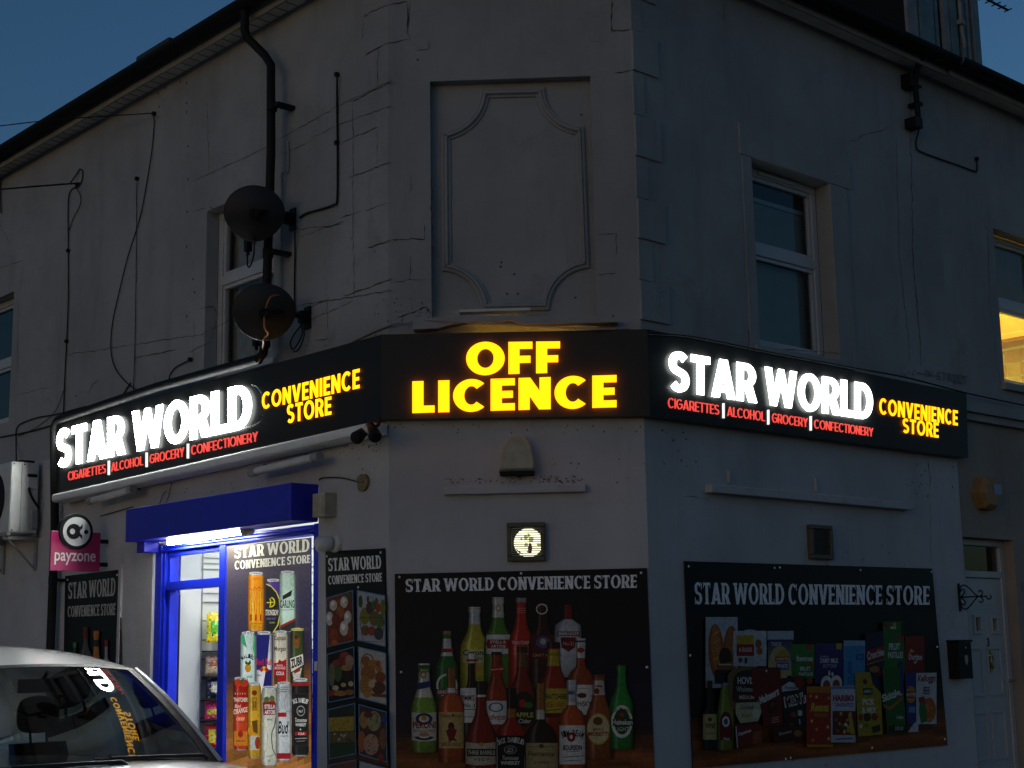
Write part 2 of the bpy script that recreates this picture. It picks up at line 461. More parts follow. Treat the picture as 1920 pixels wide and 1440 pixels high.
# ------------------------------------------------------------------ lettering
def arc(cx, cy, rx, ry, a0, a1, n=16):
    return [(cx+rx*math.cos(rad(a0+(a1-a0)*i/n)), cy+ry*math.sin(rad(a0+(a1-a0)*i/n))) for i in range(n+1)]
def band(path, w, h):
    n = len(path); A, B = [], []
    for i in range(n):
        a, b = path[max(0, i-1)], path[min(n-1, i+1)]
        d = math.hypot(b[0]-a[0], b[1]-a[1])
        nx, ny = -(b[1]-a[1])/d, (b[0]-a[0])/d
        t = (w*nx*nx + h*ny*ny)/2
        A.append((path[i][0]+nx*t, path[i][1]+ny*t)); B.append((path[i][0]-nx*t, path[i][1]-ny*t))
    return A + B[::-1]
def glyph(c, w, h):
    """geometric capital of height 1: (advance, shapes); w, h = weight of uprights and of bars"""
    k = 0.62 + w*0.5
    if c == 'I': return w, [[[(0,0),(w,0),(w,1),(0,1)]]]
    if c == '|': return w*1.2, [[[(0,-.15),(w*1.2,-.15),(w*1.2,1.15),(0,1.15)]]]
    if c == 'L': W = .48+w*.35; return W, [[[(0,0),(W,0),(W,h),(w,h),(w,1),(0,1)]]]
    if c == 'T': W = .56+w*.6; return W, [[[(W/2-w/2,0),(W/2+w/2,0),(W/2+w/2,1-h),(W,1-h),(W,1),(0,1),(0,1-h),(W/2-w/2,1-h)]]]
    if c in 'EF':
        W = .50+w*.45
        p = [(0,0)] + ([(W,0),(W,h),(w,h)] if c == 'E' else [(w,0)])
        m0, m1 = (.5-h/2, .5+h/2) if c == 'E' else (.34, .34+h)
        p += [(w,m0),(W-.05,m0),(W-.05,m1),(w,m1),(w,1-h),(W,1-h),(W,1),(0,1)]
        return W, [[p]]
    if c == 'H':
        W = .6+w*.7; return W, [[[(0,0),(w,0),(w,.5-h/2),(W-w,.5-h/2),(W-w,0),(W,0),(W,1),(W-w,1),(W-w,.5+h/2),(w,.5+h/2),(w,1),(0,1)]]]
    if c == 'N':
        W = .62+w*.75; a = w*1.05; y = max(.36, 1-w*2.0)
        return W, [[[(0,0),(w,0),(w,y),(W-a,0),(W,0),(W,1),(W-w,1),(W-w,1-y),(a,1),(0,1)]]]
    if c == 'V':
        W = .70+w*.7; a = w*1.12; b = w*.56
        return W, [[[(0,1),(a,1),(W/2,.28+w*.5),(W-a,1),(W,1),(W/2+b,0),(W/2-b,0)]]]
    if c == 'W':
        W = 1.02+w*1.25; a = w*1.02; b = w*.5; q = W*.27; y = .26+w*.55
        return W, [[[(0,1),(a,1),(q+.01,y),(W/2-b*.8,1),(W/2+b*.8,1),(W-q-.01,y),(W-a,1),(W,1),(W-q+b,0),(W-q-b*.9,0),(W/2,1-y-.02),(q+b*.9,0),(q-b,0)]]]
    if c == 'A':
        W = .72+w*.75; a = w*1.12; b = w*.56; sl = (W/2-b); zb = .2-h*.25; zt = zb+h*.85
        L = lambda z: a+z*sl
        ap = (W/2-a)/sl
        return W, [[[(0,0),(a,0),(L(zb),zb),(W-L(zb),zb),(W-a,0),(W,0),(W/2+b,1),(W/2-b,1)], [(L(zt),zt),(W-L(zt),zt),(W/2,ap)]]]
    if c == 'O':
        W = .86+w*.55
        return W, [[arc(W/2,.5,W/2,.515,0,360,36)[:-1], arc(W/2,.5,W/2-w,.515-h,0,360,36)[:-1]]]
    if c == 'C':
        W = .74+w*.5; cx = W*.54
        return W, [[arc(cx,.5,cx,.515,46,314,26)+arc(cx,.5,cx-w,.515-h,-44,-316,26)]]
    if c == 'G':
        W = .78+w*.5; cx = W*.52
        o = arc(cx,.5,cx,.515,48,312,26); i = arc(cx,.5,cx-w,.515-h,-58,-314,26)
        return W, [[o+[(W,.16),(W,.56),(cx-.02,.56),(cx-.02,.56-h*.9),(W-w*.95,.56-h*.9),(W-w*.95,.22)]+i]]
    if c == 'D':
        W = .68+w*.65; x = .34
        return W, [[[(0,0)]+arc(x,.5,W-x,.5,-90,90,20)+[(0,1)], [(w,h)]+arc(max(x,w+.01),.5,W-w-max(x,w+.01),.5-h,-90,90,20)+[(w,1-h)]]]
    if c in 'RP':
        W = .60+w*.7; zm = .385-.1*h; x = .36; ry = (1-zm)/2; zc = (1+zm)/2; rx = W*.97-x
        hole = [(w,zm+h*.9)]+arc(max(x,w+.01),zc+h*0,W*.97-w-max(x,w+.01),ry-h*.9,-90,90,14)+[(w,1-h*.9)]
        if c == 'P': return W, [[[(0,0),(w,0),(w,zm)]+arc(x,zc,rx,ry,-90,90,16)+[(0,1)], hole]]
        a = arc(x,zc,rx,ry,-52,90,14)
        return W, [[[(0,0),(w,0),(w,zm),(W*.46-w*.2,zm),(W+.02-w*1.18,0),(W+.03,0)]+a+[(0,1)], hole]]
    if c == 'S':
        W = .58+w*.6; rx = W/2-w/2; ry = (1.03-h)/4; cu = 1.015-h/2-ry; cl = -.015+h/2+ry
        p = arc(W/2,cu,rx,ry,32,232,18) + arc(W/2,cl,rx,ry,52,-148,18)
        return W, [[band(p, w, h)]]
    if c == 'Y':
        W = .68+w*.7; a = w*1.12; y = .40
        return W, [[[(W/2-w/2,0),(W/2+w/2,0),(W/2+w/2,y),(W,1),(W-a,1),(W/2,y+.26),(a,1),(0,1),(W/2-w/2,y)]]]
    return .3, []
def serif_glyph(c):
    w, h = .27, .125
    W, sh = glyph(c, w, h)
    sh = list(sh); e, t = .07, .085
    def s(x0, x1, top): sh.append([[(x0-e, 1-t if top else 0), (x1+e, 1-t if top else 0), (x1+e, 1 if top else t), (x0-e, 1 if top else t)]])
    if c in 'ITRDLEN': s(0, w, 0) if c not in 'T' else s(W/2-w/2, W/2+w/2, 0)
    if c in 'IRDLEN': s(0, w, 1)
    if c in 'N': s(W-w, W, 1)
    if c in 'A': s(0, w*.7, 0); s(W-w, W, 0)
    if c in 'R': s(W-.12, W, 0)
    if c in 'VW': s(0, w, 1); s(W-w, W, 1)
    if c in 'TEL':
        if c != 'L':
            sh.append([[(W-.06,1-.24),(W,1-.24),(W,1),(W-.06,1)]])
        if c == 'T': sh.append([[(0,1-.24),(.06,1-.24),(.06,1),(0,1)]])
        if c in 'EL': sh.append([[(W-.06,0),(W,0),(W,.26),(W-.06,.26)]])
    if c in 'CS': sh.append([[(W-.09,.68),(W-.02,.68),(W-.02,1),(W-.09,1)]])
    if c == 'S': sh.append([[(.02,0),(.09,0),(.09,.32),(.02,.32)]])
    return W, sh
def text_shapes(text, gl, track, space):
    x, out = 0.0, []
    for c in text:
        if c == ' ': x += space; continue
        W, sh = gl(c)
        out += [[[(p[0]+x, p[1]) for p in k] for k in g] for g in sh]
        x += W + track
    return x-track, out
_fc = {}
def font_text(text, bold=0.0, shear=0.0):
    """small printed words: the program's built-in face as triangles in a unit box"""
    key = (text, bold, shear)
    if key in _fc: return _fc[key]
    cu = bpy.data.curves.new('word', 'FONT')
    cu.body = text; cu.offset = bold*.42; cu.shear = shear; cu.resolution_u = 3
    ob = bpy.data.objects.new('word', cu)
    me = ob.to_mesh()
    vs = [(v.co.x, v.co.y) for v in me.vertices]
    fs = [tuple(p.vertices) for p in me.polygons]
    ob.to_mesh_clear()
    bpy.data.objects.remove(ob); bpy.data.curves.remove(cu)
    x0, x1 = min(v[0] for v in vs), max(v[0] for v in vs)
    y0, y1 = min(v[1] for v in vs), max(v[1] for v in vs)
    vs = [((x-x0)/(x1-x0), (y-y0)/(y1-y0)) for x, y in vs]
    _fc[key] = vs, fs
    return vs, fs
def bil(q, s, t):
    """quad TL, TR, BR, BL; s to the right, t upwards"""
    (ax, ay), (bx, by), (cx, cy), (dx, dy) = q
    x = (1-s)*((1-t)*dx+t*ax) + s*((1-t)*cx+t*bx)
    y = (1-s)*((1-t)*dy+t*ay) + s*((1-t)*cy+t*by)
    return x, y
def letters(mb, text, quad, wall, off0, off1, w, h, track, space, mi, ms):
    """solid letters filling the picture quad, standing from off0 to off1 in front of the wall"""
    q = [uz(wall, *p, off1) for p in quad]
    W, shs = text_shapes(text, lambda c: glyph(c, w, h), track, space)
    for g in shs:
        mb.prism([[bil(q, p[0]/W, p[1]) for p in c] for c in g], -off1, -off0, mi, ms)
# ------------------------------------------------------------------ printed boards (flat colour prints, drawn in layers a tenth of a millimetre apart)
class Print:
    def __init__(s, wall, off):
        s.w, s.off, s.k, s.mb, s.gain = wall, off, 0, MB(wall), 1.0
    def lay(s): s.k += 1
    def done(s, parent, m='poster_print'):
        g = lambda c: tuple(x*s.gain for x in c) if max(c) < .8 else c     # dims every print colour but the brightest
        for k, c in s.mb.c.items(): s.mb.c[k] = [g(x) for x in c] if isinstance(c, list) else g(c)
        return s.mb.build('print', m, parent)
    def pt(s, p): return at(s.w, p[0], p[1], s.off + 0.00012*s.k)
    def poly(s, contours, col, lay=True):
        if lay: s.lay()
        P = [[Vector((p[0], -p[1], 0)) for p in c] for c in contours]
        flat = [p for c in contours for p in c]
        fl = [p for c in P for p in c]
        for t in tessellate_polygon(P):
            a, b, c = (fl[i] for i in t)
            cr = (b-a).cross(c-a).z
            if abs(cr) < 1e-9: continue
            t = t if cr > 0 else tuple(reversed(t))
            s.mb.add([s.pt(flat[i]) for i in t], [(0,1,2)], 0, False, col)
    def rect(s, x0, y0, x1, y1, col, top=None, sl=0.0):
        s.lay()
        f = lambda x, y: s.pt((x, y+sl*(x-x0)))
        c = [col, col, top or col, top or col]
        s.mb.add([f(x0,y1), f(x1,y1), f(x1,y0), f(x0,y0)], [(0,1,2,3)], 0, False, lambda i: c[i])
    def quad(s, q, col):
        s.lay()
        s.mb.add([s.pt(q[3]), s.pt(q[2]), s.pt(q[1]), s.pt(q[0])], [(0,1,2,3)], 0, False, col)
    def ell(s, cx, cy, rx, ry, col, hole=0.0, n=24, a0=0, a1=360, rot=0):
        c, sn = math.cos(rad(rot)), math.sin(rad(rot))
        def ring(f): return [(cx+c*x*f-sn*y*f, cy+sn*x*f+c*y*f) for x, y in arc(0,0,rx,ry,a0,a1,n)[:(-1 if a1-a0 == 360 else None)]]
        if hole and a1-a0 != 360: s.poly([ring(1)+ring(hole)[::-1]], col)
        else: s.poly([ring(1)] + ([ring(hole)] if hole else []), col)
    def line(s, pts, wd, col):
        pts = [(p[0], p[1]) for p in pts]
        s.poly([band([(x, -y) for x, y in pts], wd, wd)], col) if False else s.poly([[(x, -y) for x, y in band([(x, -y) for x, y in pts], wd, wd)]], col)
    def text(s, txt, q, col, kind='f', bold=0.02, shear=0.0, lay=True):
        """q: rect (x0, y0, x1, y1) or a quad TL, TR, BR, BL"""
        if len(q) == 4 and not isinstance(q[0], tuple):
            x0, y0, x1, y1 = q
            q = [(x0,y0),(x1,y0),(x1,y1),(x0,y1)]
        if lay: s.lay()
        if kind == 'f':
            vs, fs = font_text(txt, bold, shear)
            s.mb.add([s.pt(bil(q, *v)) for v in vs], fs, 0, False, col)
        else:
            gl = serif_glyph if kind == 'serif' else (lambda c: glyph(c, .2, .17))
            W, shs = text_shapes(txt, gl, .12 if kind == 'serif' else .08, .30)
            for g in shs:
                s.poly([[bil(q, p[0]/W, p[1]) for p in c] for c in g], col, lay=(kind == 'serif'))
            # a serif word takes one layer per shape so that serifs never share a plane with stems
    def arctext(s, txt, cx, cy, r, a0, a1, hgt, col, bold=0.02):
        n = len(txt)
        for i, c in enumerate(txt):
            if c == ' ': continue
            a = rad(a0 + (a1-a0)*(i+.5)/n)
            wd = abs(rad(a1-a0))*r/n*.44
            ux, uy = -math.sin(a), math.cos(a)
            if a1 < a0: ux, uy = -ux, -uy
            rx, ry = math.cos(a), math.sin(a)
            if a1 > a0: rx, ry = -rx, -ry
            o = (cx+math.cos(a)*r, cy-math.sin(a)*r)
            k = hgt/2
            P = lambda sx, sy: (o[0]+ux*wd*sx+rx*k*sy, o[1]-(uy*wd*sx+ry*k*sy))
            s.text(c, [P(-1,1), P(1,1), P(1,-1), P(-1,-1)], col, 'f', bold)
    def shade(s, cx, top, bot, prof, half, colf, hl=(-.45, .35), nx=15):
        """turned body: prof = (height 0..1, width factor); colf(t) = colour up the height"""
        s.lay()
        rows, cols = [], []
        for t, wf in prof:
            y = bot + (top-bot)*t
            row, cr = [], []
            for i in range(nx):
                q = -1 + 2*i/(nx-1)
                row.append(s.pt((cx+q*half*wf, y)))
                k = (1.12 - .86*abs(q)**2.2 + 1.5*hl[1]*math.exp(-((q-hl[0])/.13)**2) + .30*math.exp(-((q-.68)/.10)**2)) * (.80+.34*math.sin(3.1*t+.4)**2)
                c = colf(t)
                cr.append(tuple(min(.95, x*k + .28*hl[1]*math.exp(-((q-hl[0])/.10)**2)) for x in c))
            rows.append(row); cols.append(cr)
        for i in range(len(prof)-1):
            for j in range(nx-1):
                cc = [cols[i][j], cols[i][j+1], cols[i+1][j+1], cols[i+1][j]]
                s.mb.add([rows[i][j], rows[i][j+1], rows[i+1][j+1], rows[i+1][j]], [(0,1,2,3)], 0, False, lambda n, cc=cc: cc[n])
    def label(s, cx, y0, y1, half, col, hl=.12, sag=0.0):
        """paper label wrapped round a body"""
        s.lay(); nx = 9
        r = [[], []]; c = []
        for i in range(nx):
            q = -1+2*i/(nx-1)
            d = sag*(1-q*q)
            r[0].append(s.pt((cx+q*half, y1+d))); r[1].append(s.pt((cx+q*half, y0+d)))
            k = 1-.42*q*q+hl*math.exp(-((q+.4)/.25)**2)
            c.append(tuple(min(.95, x*k) for x in col))
        for j in range(nx-1):
            cc = [c[j], c[j+1], c[j+1], c[j]]
            s.mb.add([r[0][j], r[0][j+1], r[1][j+1], r[1][j]], [(0,1,2,3)], 0, False, lambda n, cc=cc: cc[n])
    def backdrop(s, q, stops, grain_from, n=46, nx=14, seed=1):
        """printed studio backdrop: colour stops down the sheet, wood grain in the table at the foot"""
        r = random.Random(seed)
        s.lay()
        def col(t):
            for i in range(len(stops)-1):
                if t <= stops[i+1][0]:
                    f = (t-stops[i][0])/(stops[i+1][0]-stops[i][0])
                    return tuple(a+(b-a)*f for a, b in zip(stops[i][1], stops[i+1][1]))
            return stops[-1][1]
        ph = [r.uniform(0, 6) for _ in range(4)]
        for i in range(n):
            for j in range(nx):
                t = (i+.5)/n
                c = col(t)
                if t > grain_from:
                    k = 1 + .34*math.sin(t*70+ph[0]+1.5*math.sin(j*.6+ph[1])) * min(1, (t-grain_from)*8) + r.uniform(-.18, .18)
                    c = tuple(x*k for x in c)
                P = [bil(q, (j)/nx, 1-(i+1)/n), bil(q, (j+1)/nx, 1-(i+1)/n), bil(q, (j+1)/nx, 1-i/n), bil(q, j/nx, 1-i/n)]
                s.mb.add([s.pt(p) for p in P], [(0,1,2,3)], 0, False, c)
BEER = [(0,.9),(.015,.97),(.04,1),(.48,1),(.54,.97),(.60,.86),(.66,.66),(.72,.50),(.80,.42),(.93,.37),(.94,.42),(1,.42)]
STUB = [(0,.9),(.02,1),(.46,1),(.55,.93),(.64,.70),(.72,.52),(.82,.46),(.93,.42),(.94,.47),(1,.47)]
SPIRIT = [(0,.96),(.02,1),(.60,1),(.65,.95),(.70,.72),(.73,.42),(.76,.34),(.90,.33),(.91,.38),(1,.38)]
BRANDY = [(0,.9),(.03,1),(.36,1),(.48,.93),(.58,.66),(.66,.42),(.74,.33),(.93,.31),(.94,.36),(1,.36)]
CAN = [(0,.80),(.015,.84),(.05,.99),(.07,1),(.90,1),(.93,.98),(.96,.88),(.985,.85),(1,.86)]
def plain(c): return lambda t: c

# ------------------------------------------------------------------ ground
def struct(mb, name, mats):
    o = mb.build(name, mats)
    o['kind'] = 'structure'
    return o
g = MB(); g.quad((-900,-900,-0.006), (900,-900,-0.006), (900,900,-0.006), (-900,900,-0.006))
struct(g, 'ground', 'asphalt')
# road round the corner, pavement with a kerb along both walls
def offs(off, wall_end):
    """outline of the corner building moved out by off, from far along the left street to far along the right one"""
    k = HW + math.tan(rad(22.5))*off
    return [WF['L'] @ Vector((-wall_end, -off, 0)), Vector((-k, -off, 0)), Vector((k, -off, 0)), WF['R'] @ Vector((wall_end, -off, 0))]
def strip(mb, a, b, za, zb, mi=0):
    for i in range(len(a)-1):
        mb.quad((a[i].x,a[i].y,za), (b[i].x,b[i].y,zb), (b[i+1].x,b[i+1].y,zb), (a[i+1].x,a[i+1].y,za), mi)
g = MB(); strip(g, offs(1.0, 40), offs(9.5, 40), 0.0, 0.0); struct(g, 'road', 'asphalt')
g = MB(); strip(g, offs(-0.3, 40), offs(0.9, 40), 0.10, 0.10); struct(g, 'pavement', 'paving')
g = MB(); strip(g, offs(0.9, 40), offs(1.02, 40), 0.104, 0.104); strip(g, offs(1.02, 40), offs(1.03, 40), 0.104, 0.002); struct(g, 'kerb', 'kerbstone')

# ------------------------------------------------------------------ walls with openings, cracks and quoins
def wall_face(mb, u0, u1, z0, z1, holes, mi=0, rev=0.1, v=0.0):
    """outer skin at v with rectangular holes (ua, ub, za, zb, depth) and their reveals"""
    us = sorted({u0, u1, *[h[0] for h in holes], *[h[1] for h in holes]})
    zs = sorted({z0, z1, *[h[2] for h in holes], *[h[3] for h in holes]})
    us = [u for u in us if u0 <= u <= u1]; zs = [z for z in zs if z0 <= z <= z1]
    for i in range(len(us)-1):
        for j in range(len(zs)-1):
            cu, cz = (us[i]+us[i+1])/2, (zs[j]+zs[j+1])/2
            if any(h[0] < cu < h[1] and h[2] < cz < h[3] for h in holes): continue
            mb.quad((us[i],v,zs[j]), (us[i+1],v,zs[j]), (us[i+1],v,zs[j+1]), (us[i],v,zs[j+1]), mi)
    for a, b, c, d, dp in holes:
        mb.quad((a,v,c), (a,v,d), (a,v+dp,d), (a,v+dp,c), mi)
        mb.quad((b,v,d), (b,v,c), (b,v+dp,c), (b,v+dp,d), mi)
        mb.quad((a,v,d), (b,v,d), (b,v+dp,d), (a,v+dp,d), mi)
        mb.quad((b,v,c), (a,v,c), (a,v+dp,c), (b,v+dp,c), mi)
def crack(mb, w, pts, wd, mi, off=0.0025, jit=1.2, seed=0):
    """thin open joint or crack: a narrow ragged ribbon on the face"""
    r = random.Random(seed*77+int(pts[0][0]*13+pts[0][1]))
    P = []
    for i in range(len(pts)-1):
        a, b = pts[i], pts[i+1]
        n = max(2, int(math.hypot(b[0]-a[0], b[1]-a[1])/7))
        for k in range(n):
            t = k/n
            P.append((a[0]+(b[0]-a[0])*t+r.uniform(-jit,jit), a[1]+(b[1]-a[1])*t+r.uniform(-jit,jit)))
    P.append(pts[-1])
    Q = [at(w, p[0], p[1], off) for p in P]
    Q2 = [(q.x, q.z) for q in Q]
    A = []
    for i in range(len(Q2)):
        a, b = Q2[max(0,i-1)], Q2[min(len(Q2)-1,i+1)]
        d = math.hypot(b[0]-a[0], b[1]-a[1]) or 1
        k = wd*r.uniform(.16, .85)/2 * (0.35 if i in (0, len(Q2)-1) else 1)
        A.append((-(b[1]-a[1])/d*k, (b[0]-a[0])/d*k))
    for i in range(len(Q2)-1):
        (x0,z0),(x1,z1) = Q2[i], Q2[i+1]
        (a0,b0),(a1,b1) = A[i], A[i+1]
        mb.quad((x0-a0,-off,z0-b0), (x1-a1,-off,z1-b1), (x1+a1,-off,z1+b1), (x0+a0,-off,z0+b0), mi)

EAVE = 5.93
SPLIT = 3.415
doorU = (-2.80, -0.72)
shop = thing('corner_shop_building', 'two storey rendered corner shop with glowing signs round its cut corner', 'building')
# left wall ---------------------------------------------------------
WL1 = (-2.14, -1.26, 3.50, 4.75)
WL0 = (-6.45, U('L',22,650), 3.62, Z('L',22,548))
mb = MB('L')
wall_face(mb, -9.5, 0, 3.2, EAVE, [(*WL1, .10), (*WL0, .10)], 0)
wall_face(mb, -9.5, 0, 0, 3.2, [(doorU[0], doorU[1], 0.1, 2.62, .16)], 1)
for i, (pts, wd) in enumerate([
    ([(125,665),(380,645-18),(450,590),(735,545)], .008), ([(385,390),(365,396)], .012), ([(392,388),(405,392)], .012),
    ([(362,340),(500,275),(640,195),(735,150)], .006), ([(388,190),(392,322)], .007), ([(256,335),(254,720)], .005),
    ([(585,258),(640,232),(735,197)], .007), ([(528,290),(590,262)], .005),
    ([(662,260),(661,190),(683,178)], .009), ([(662,258),(662,480)], .006), ([(640,268),(662,258),(708,238)], .01), ([(690,28),(682,32),(680,75)], .008), ([(682,30),(705,18),(730,8)], .01),
    ([(683,104),(705,92),(731,79)], .011), ([(709,92),(707,165)], .009), ([(655,192),(735,153)], .009), ([(708,237),(707,310)], .005),
    ([(655,333),(735,303)], .009), ([(685,395),(724,380)], .009), ([(640,408),(676,396)], .010), ([(560,445),(600,430),(645,415)], .007),
    ([(690,465),(735,450)], .010), ([(645,555),(690,540),(735,522)], .010), ([(663,480),(664,560)], .006), ([(580,600),(640,575),(664,562)], .008),
    ([(540,600),(560,585),(620,560)], .007), ([(612,560),(616,640)], .006), ([(590,640),(616,635)], .010),
    ([(355,660),(395,640),(408,590)], .009), ([(375,578),(400,575),(410,592)], .012), ([(250,672),(330,655)], .010), ([(254,655),(256,680)], .012),
    ([(30,742),(95,725)], .006), ([(165,738),(175,720),(184,712)], .010), ([(86,752),(90,745),(100,762)], .006),
    ([(0,408),(3,430),(12,440),(18,455)], .008), ([(365,515),(360,490)], .006), ([(364,600),(362,690)], .006), ([(42,492),(40,530),(33,545),(33,700)], .007), ([(0,503),(42,488)], .006),
    ([(290,700),(292,730)], .006), ([(560,430),(640,420)], .006)]):
    crack(mb, 'L', pts, wd, 2, seed=i)
for x, y in ((338,153),(350,155),(310,165),(298,200),(297,175),(350,193),(350,210),(353,274),(352,336),(351,397),(350,462),(362,523),(350,593),(365,548),(143,742)):
    c = at('L', x, y, .002); q = .009
    mb.quad(c+Vector((-q,0,-q)), c+Vector((q,0,-q)), c+Vector((q*.7,0,q)), c+Vector((-q,0,q*.8)), 2)
# chipped plaster under the sign and round the fittings
for x0, y0, x1, y1, n in ((640,826,730,850,20), (605,830,720,880,10), (250,905,520,925,12), (700,560,735,640,14), (565,640,700,675,8), (640,440,735,475,4)):
    for _ in range(n):
        x, y = RNG.uniform(x0,x1), RNG.uniform(y0,y1)
        c = at('L', x, y, .002); q = RNG.uniform(.003, .008)
        mb.quad(c+Vector((-q,0,-q*.5)), c+Vector((q*.8,0,-q*.7)), c+Vector((q,0,q*.6)), c+Vector((-q*.6,0,q*.5)), 2)
mb.build('side_wall', ['cream_render', 'white_render', 'crack'], shop)
# ragged plaster edge left of the shop door
mb = MB('L')
mb.box(U('L',224,1150), U('L',229,1150), -.02, .03, .1, 2.3)
mb.build('door_surround', 'white_render', shop, .004)

# cut corner ---------------------------------------------------------
NICHE = (-.497, .497, 3.44, 5.075)
mb = MB('C')
wall_face(mb, -HW, HW, 3.2, EAVE, [(*NICHE, .07)], 0)
wall_face(mb, -HW, HW, 0, 3.2, [], 1)
mb.quad((NICHE[0],.07,NICHE[2]), (NICHE[1],.07,NICHE[2]), (NICHE[1],.07,NICHE[3]), (NICHE[0],.07,NICHE[3]), 0)
for i, (pts, wd) in enumerate([([(764,5),(764,60),(768,76)], .010), ([(768,2),(767,58)], .007), ([(732,80),(765,74)], .011), ([(804,78),(805,92),(780,94)], .005),
    ([(1147,0),(1146,55),(1150,58),(1184,56)], .012), ([(1106,79),(1124,78)], .008), ([(1154,136),(1184,132)], .008), ([(770,330),(770,360)], .006), ([(1120,440),(1156,438),(1155,480)], .006),
    ([(735,450),(772,448),(797,449)], .011), ([(795,420),(796,450)], .006), ([(769,480),(769,525),(735,530)], .008), ([(769,525),(806,523)], .006), ([(808,330),(809,400),(812,480)], .010),
    ([(745,595),(775,585),(800,575),(808,590)], .012), ([(1120,515),(1155,512)], .006), ([(733,8),(764,3)], .012), ([(898,795),(897,805)], .010), ([(1000,790),(996,800)], .007)]):
    crack(mb, 'C', pts, wd, 2, seed=50+i)
for x0, y0, x1, y1, n in ((730,560,806,612,24), (745,580,806,605,20), (830,897,1095,906,60), (1010,890,1080,906,40), (740,795,1215,812,26), (1000,860,1215,905,14), (945,862,1003,884,6), (820,150,1100,158,24)):
    for _ in range(n):
        x, y = RNG.uniform(x0,x1), RNG.uniform(y0,y1)
        if 808 < x < 1106 and y < 600: continue
        c = at('C', x, y, .002); q = RNG.uniform(.002, .0055)
        mb.quad(c+Vector((-q,0,-q*.6)), c+Vector((q*.8,0,-q*.8)), c+Vector((q,0,q*.7)), c+Vector((-q*.6,0,q*.9)), 2)
for x, y in ((783,112),(940,492),(939,500),(964,514),(951,551),(971,551),(1079,558),(1090,215)):
    c = at('C', x, y, -.068 if y > 150 else .002); q = .006
    mb.quad(c+Vector((-q,0,-q)), c+Vector((q,0,-q)), c+Vector((q,0,q)), c+Vector((-q,0,q)), 2)
mb.build('corner_wall', ['cream_render', 'white_render', 'crack'], shop)
# moulded plaster frame in the niche: a swept profile round a panel with scooped corners
def niche_path():
    c = lambda x, y: tuple(uz('C', x, y, -.05))
    tl, tr = c(900,166), c(1021,163)
    lt, lb = c(827,246), c(829,508)
    rt, rb = c(1095,236), c(1105,502)
    bl, br = c(902,583), c(1030,581)
    def scoop(a, b, cx, cz, n=12):
        a0, a1 = math.atan2(a[1]-cz, a[0]-cx), math.atan2(b[1]-cz, b[0]-cx)
        if a1-a0 > math.pi: a1 -= 2*math.pi
        if a0-a1 > math.pi: a1 += 2*math.pi
        r0, r1 = math.hypot(a[0]-cx, a[1]-cz), math.hypot(b[0]-cx, b[1]-cz)
        return [(cx+(r0+(r1-r0)*i/n)*math.cos(a0+(a1-a0)*i/n), cz+(r0+(r1-r0)*i/n)*math.sin(a0+(a1-a0)*i/n)) for i in range(n+1)]
    e = .02
    return (scoop(tl, (lt[0]+e,lt[1]), lt[0]-.01, tl[1]+.0) + [lt] + [lb] + scoop((lb[0]+e,lb[1]), bl, lb[0]-.01, bl[1])
            + scoop(br, (rb[0]-e,rb[1]), rb[0]+.01, br[1]) + [rb] + [rt] + scoop((rt[0]-e,rt[1]), tr, rt[0]+.01, tr[1]))
path = niche_path()
def inset(P, d):
    n, out = len(P), []
    for i in range(n):
        a, b, c = P[i-1], P[i], P[(i+1) % n]
        def nrm(p, q):
            l = math.hypot(q[0]-p[0], q[1]-p[1]) or 1
            return (-(q[1]-p[1])/l, (q[0]-p[0])/l)
        n1, n2 = nrm(a, b), nrm(b, c)
        mx, mz = n1[0]+n2[0], n1[1]+n2[1]
        l = math.hypot(mx, mz) or 1
        mx, mz = mx/l, mz/l
        k = d/max(.45, mx*n1[0]+mz*n1[1])
        out.append((b[0]+mx*k, b[1]+mz*k))
    return out
mb = MB('C')
prof = [(0,.071),(0,.052),(.010,.046),(.018,.050),(.024,.036),(.036,.036),(.046,.056),(.056,.058),(.060,.071)]
rings = [[(x, v, z) for x, z in inset(path, d)] for d, v in prof]
rings = [r+[r[0]] for r in rings]
mb.grid(rings[::-1], 0, False)
mb.build('niche_moulding', 'cream_render', shop)
# plaster ledge and slate bits above the corner sign, broken open at its left half
mb = MB('C')
mb.prism([[(-.60,3.545),(-.35,3.56),(.2,3.545),(.62,3.52),(.62,3.495),(.30,3.497),(.04,3.502),(-.02,3.525),(-.12,3.515),(-.25,3.528),(-.36,3.512),(-.45,3.49),(-.60,3.485)]], -.10, .0, 0)
mb.build('plaster_ledge', 'cream_render', shop, .004)
mb = MB('C')
mb.box(U('C',862,600,.05), U('C',995,600,.05), -.085, .0, 3.585, 3.60)
mb.build('ledge_flashing', 'white_metal', shop)

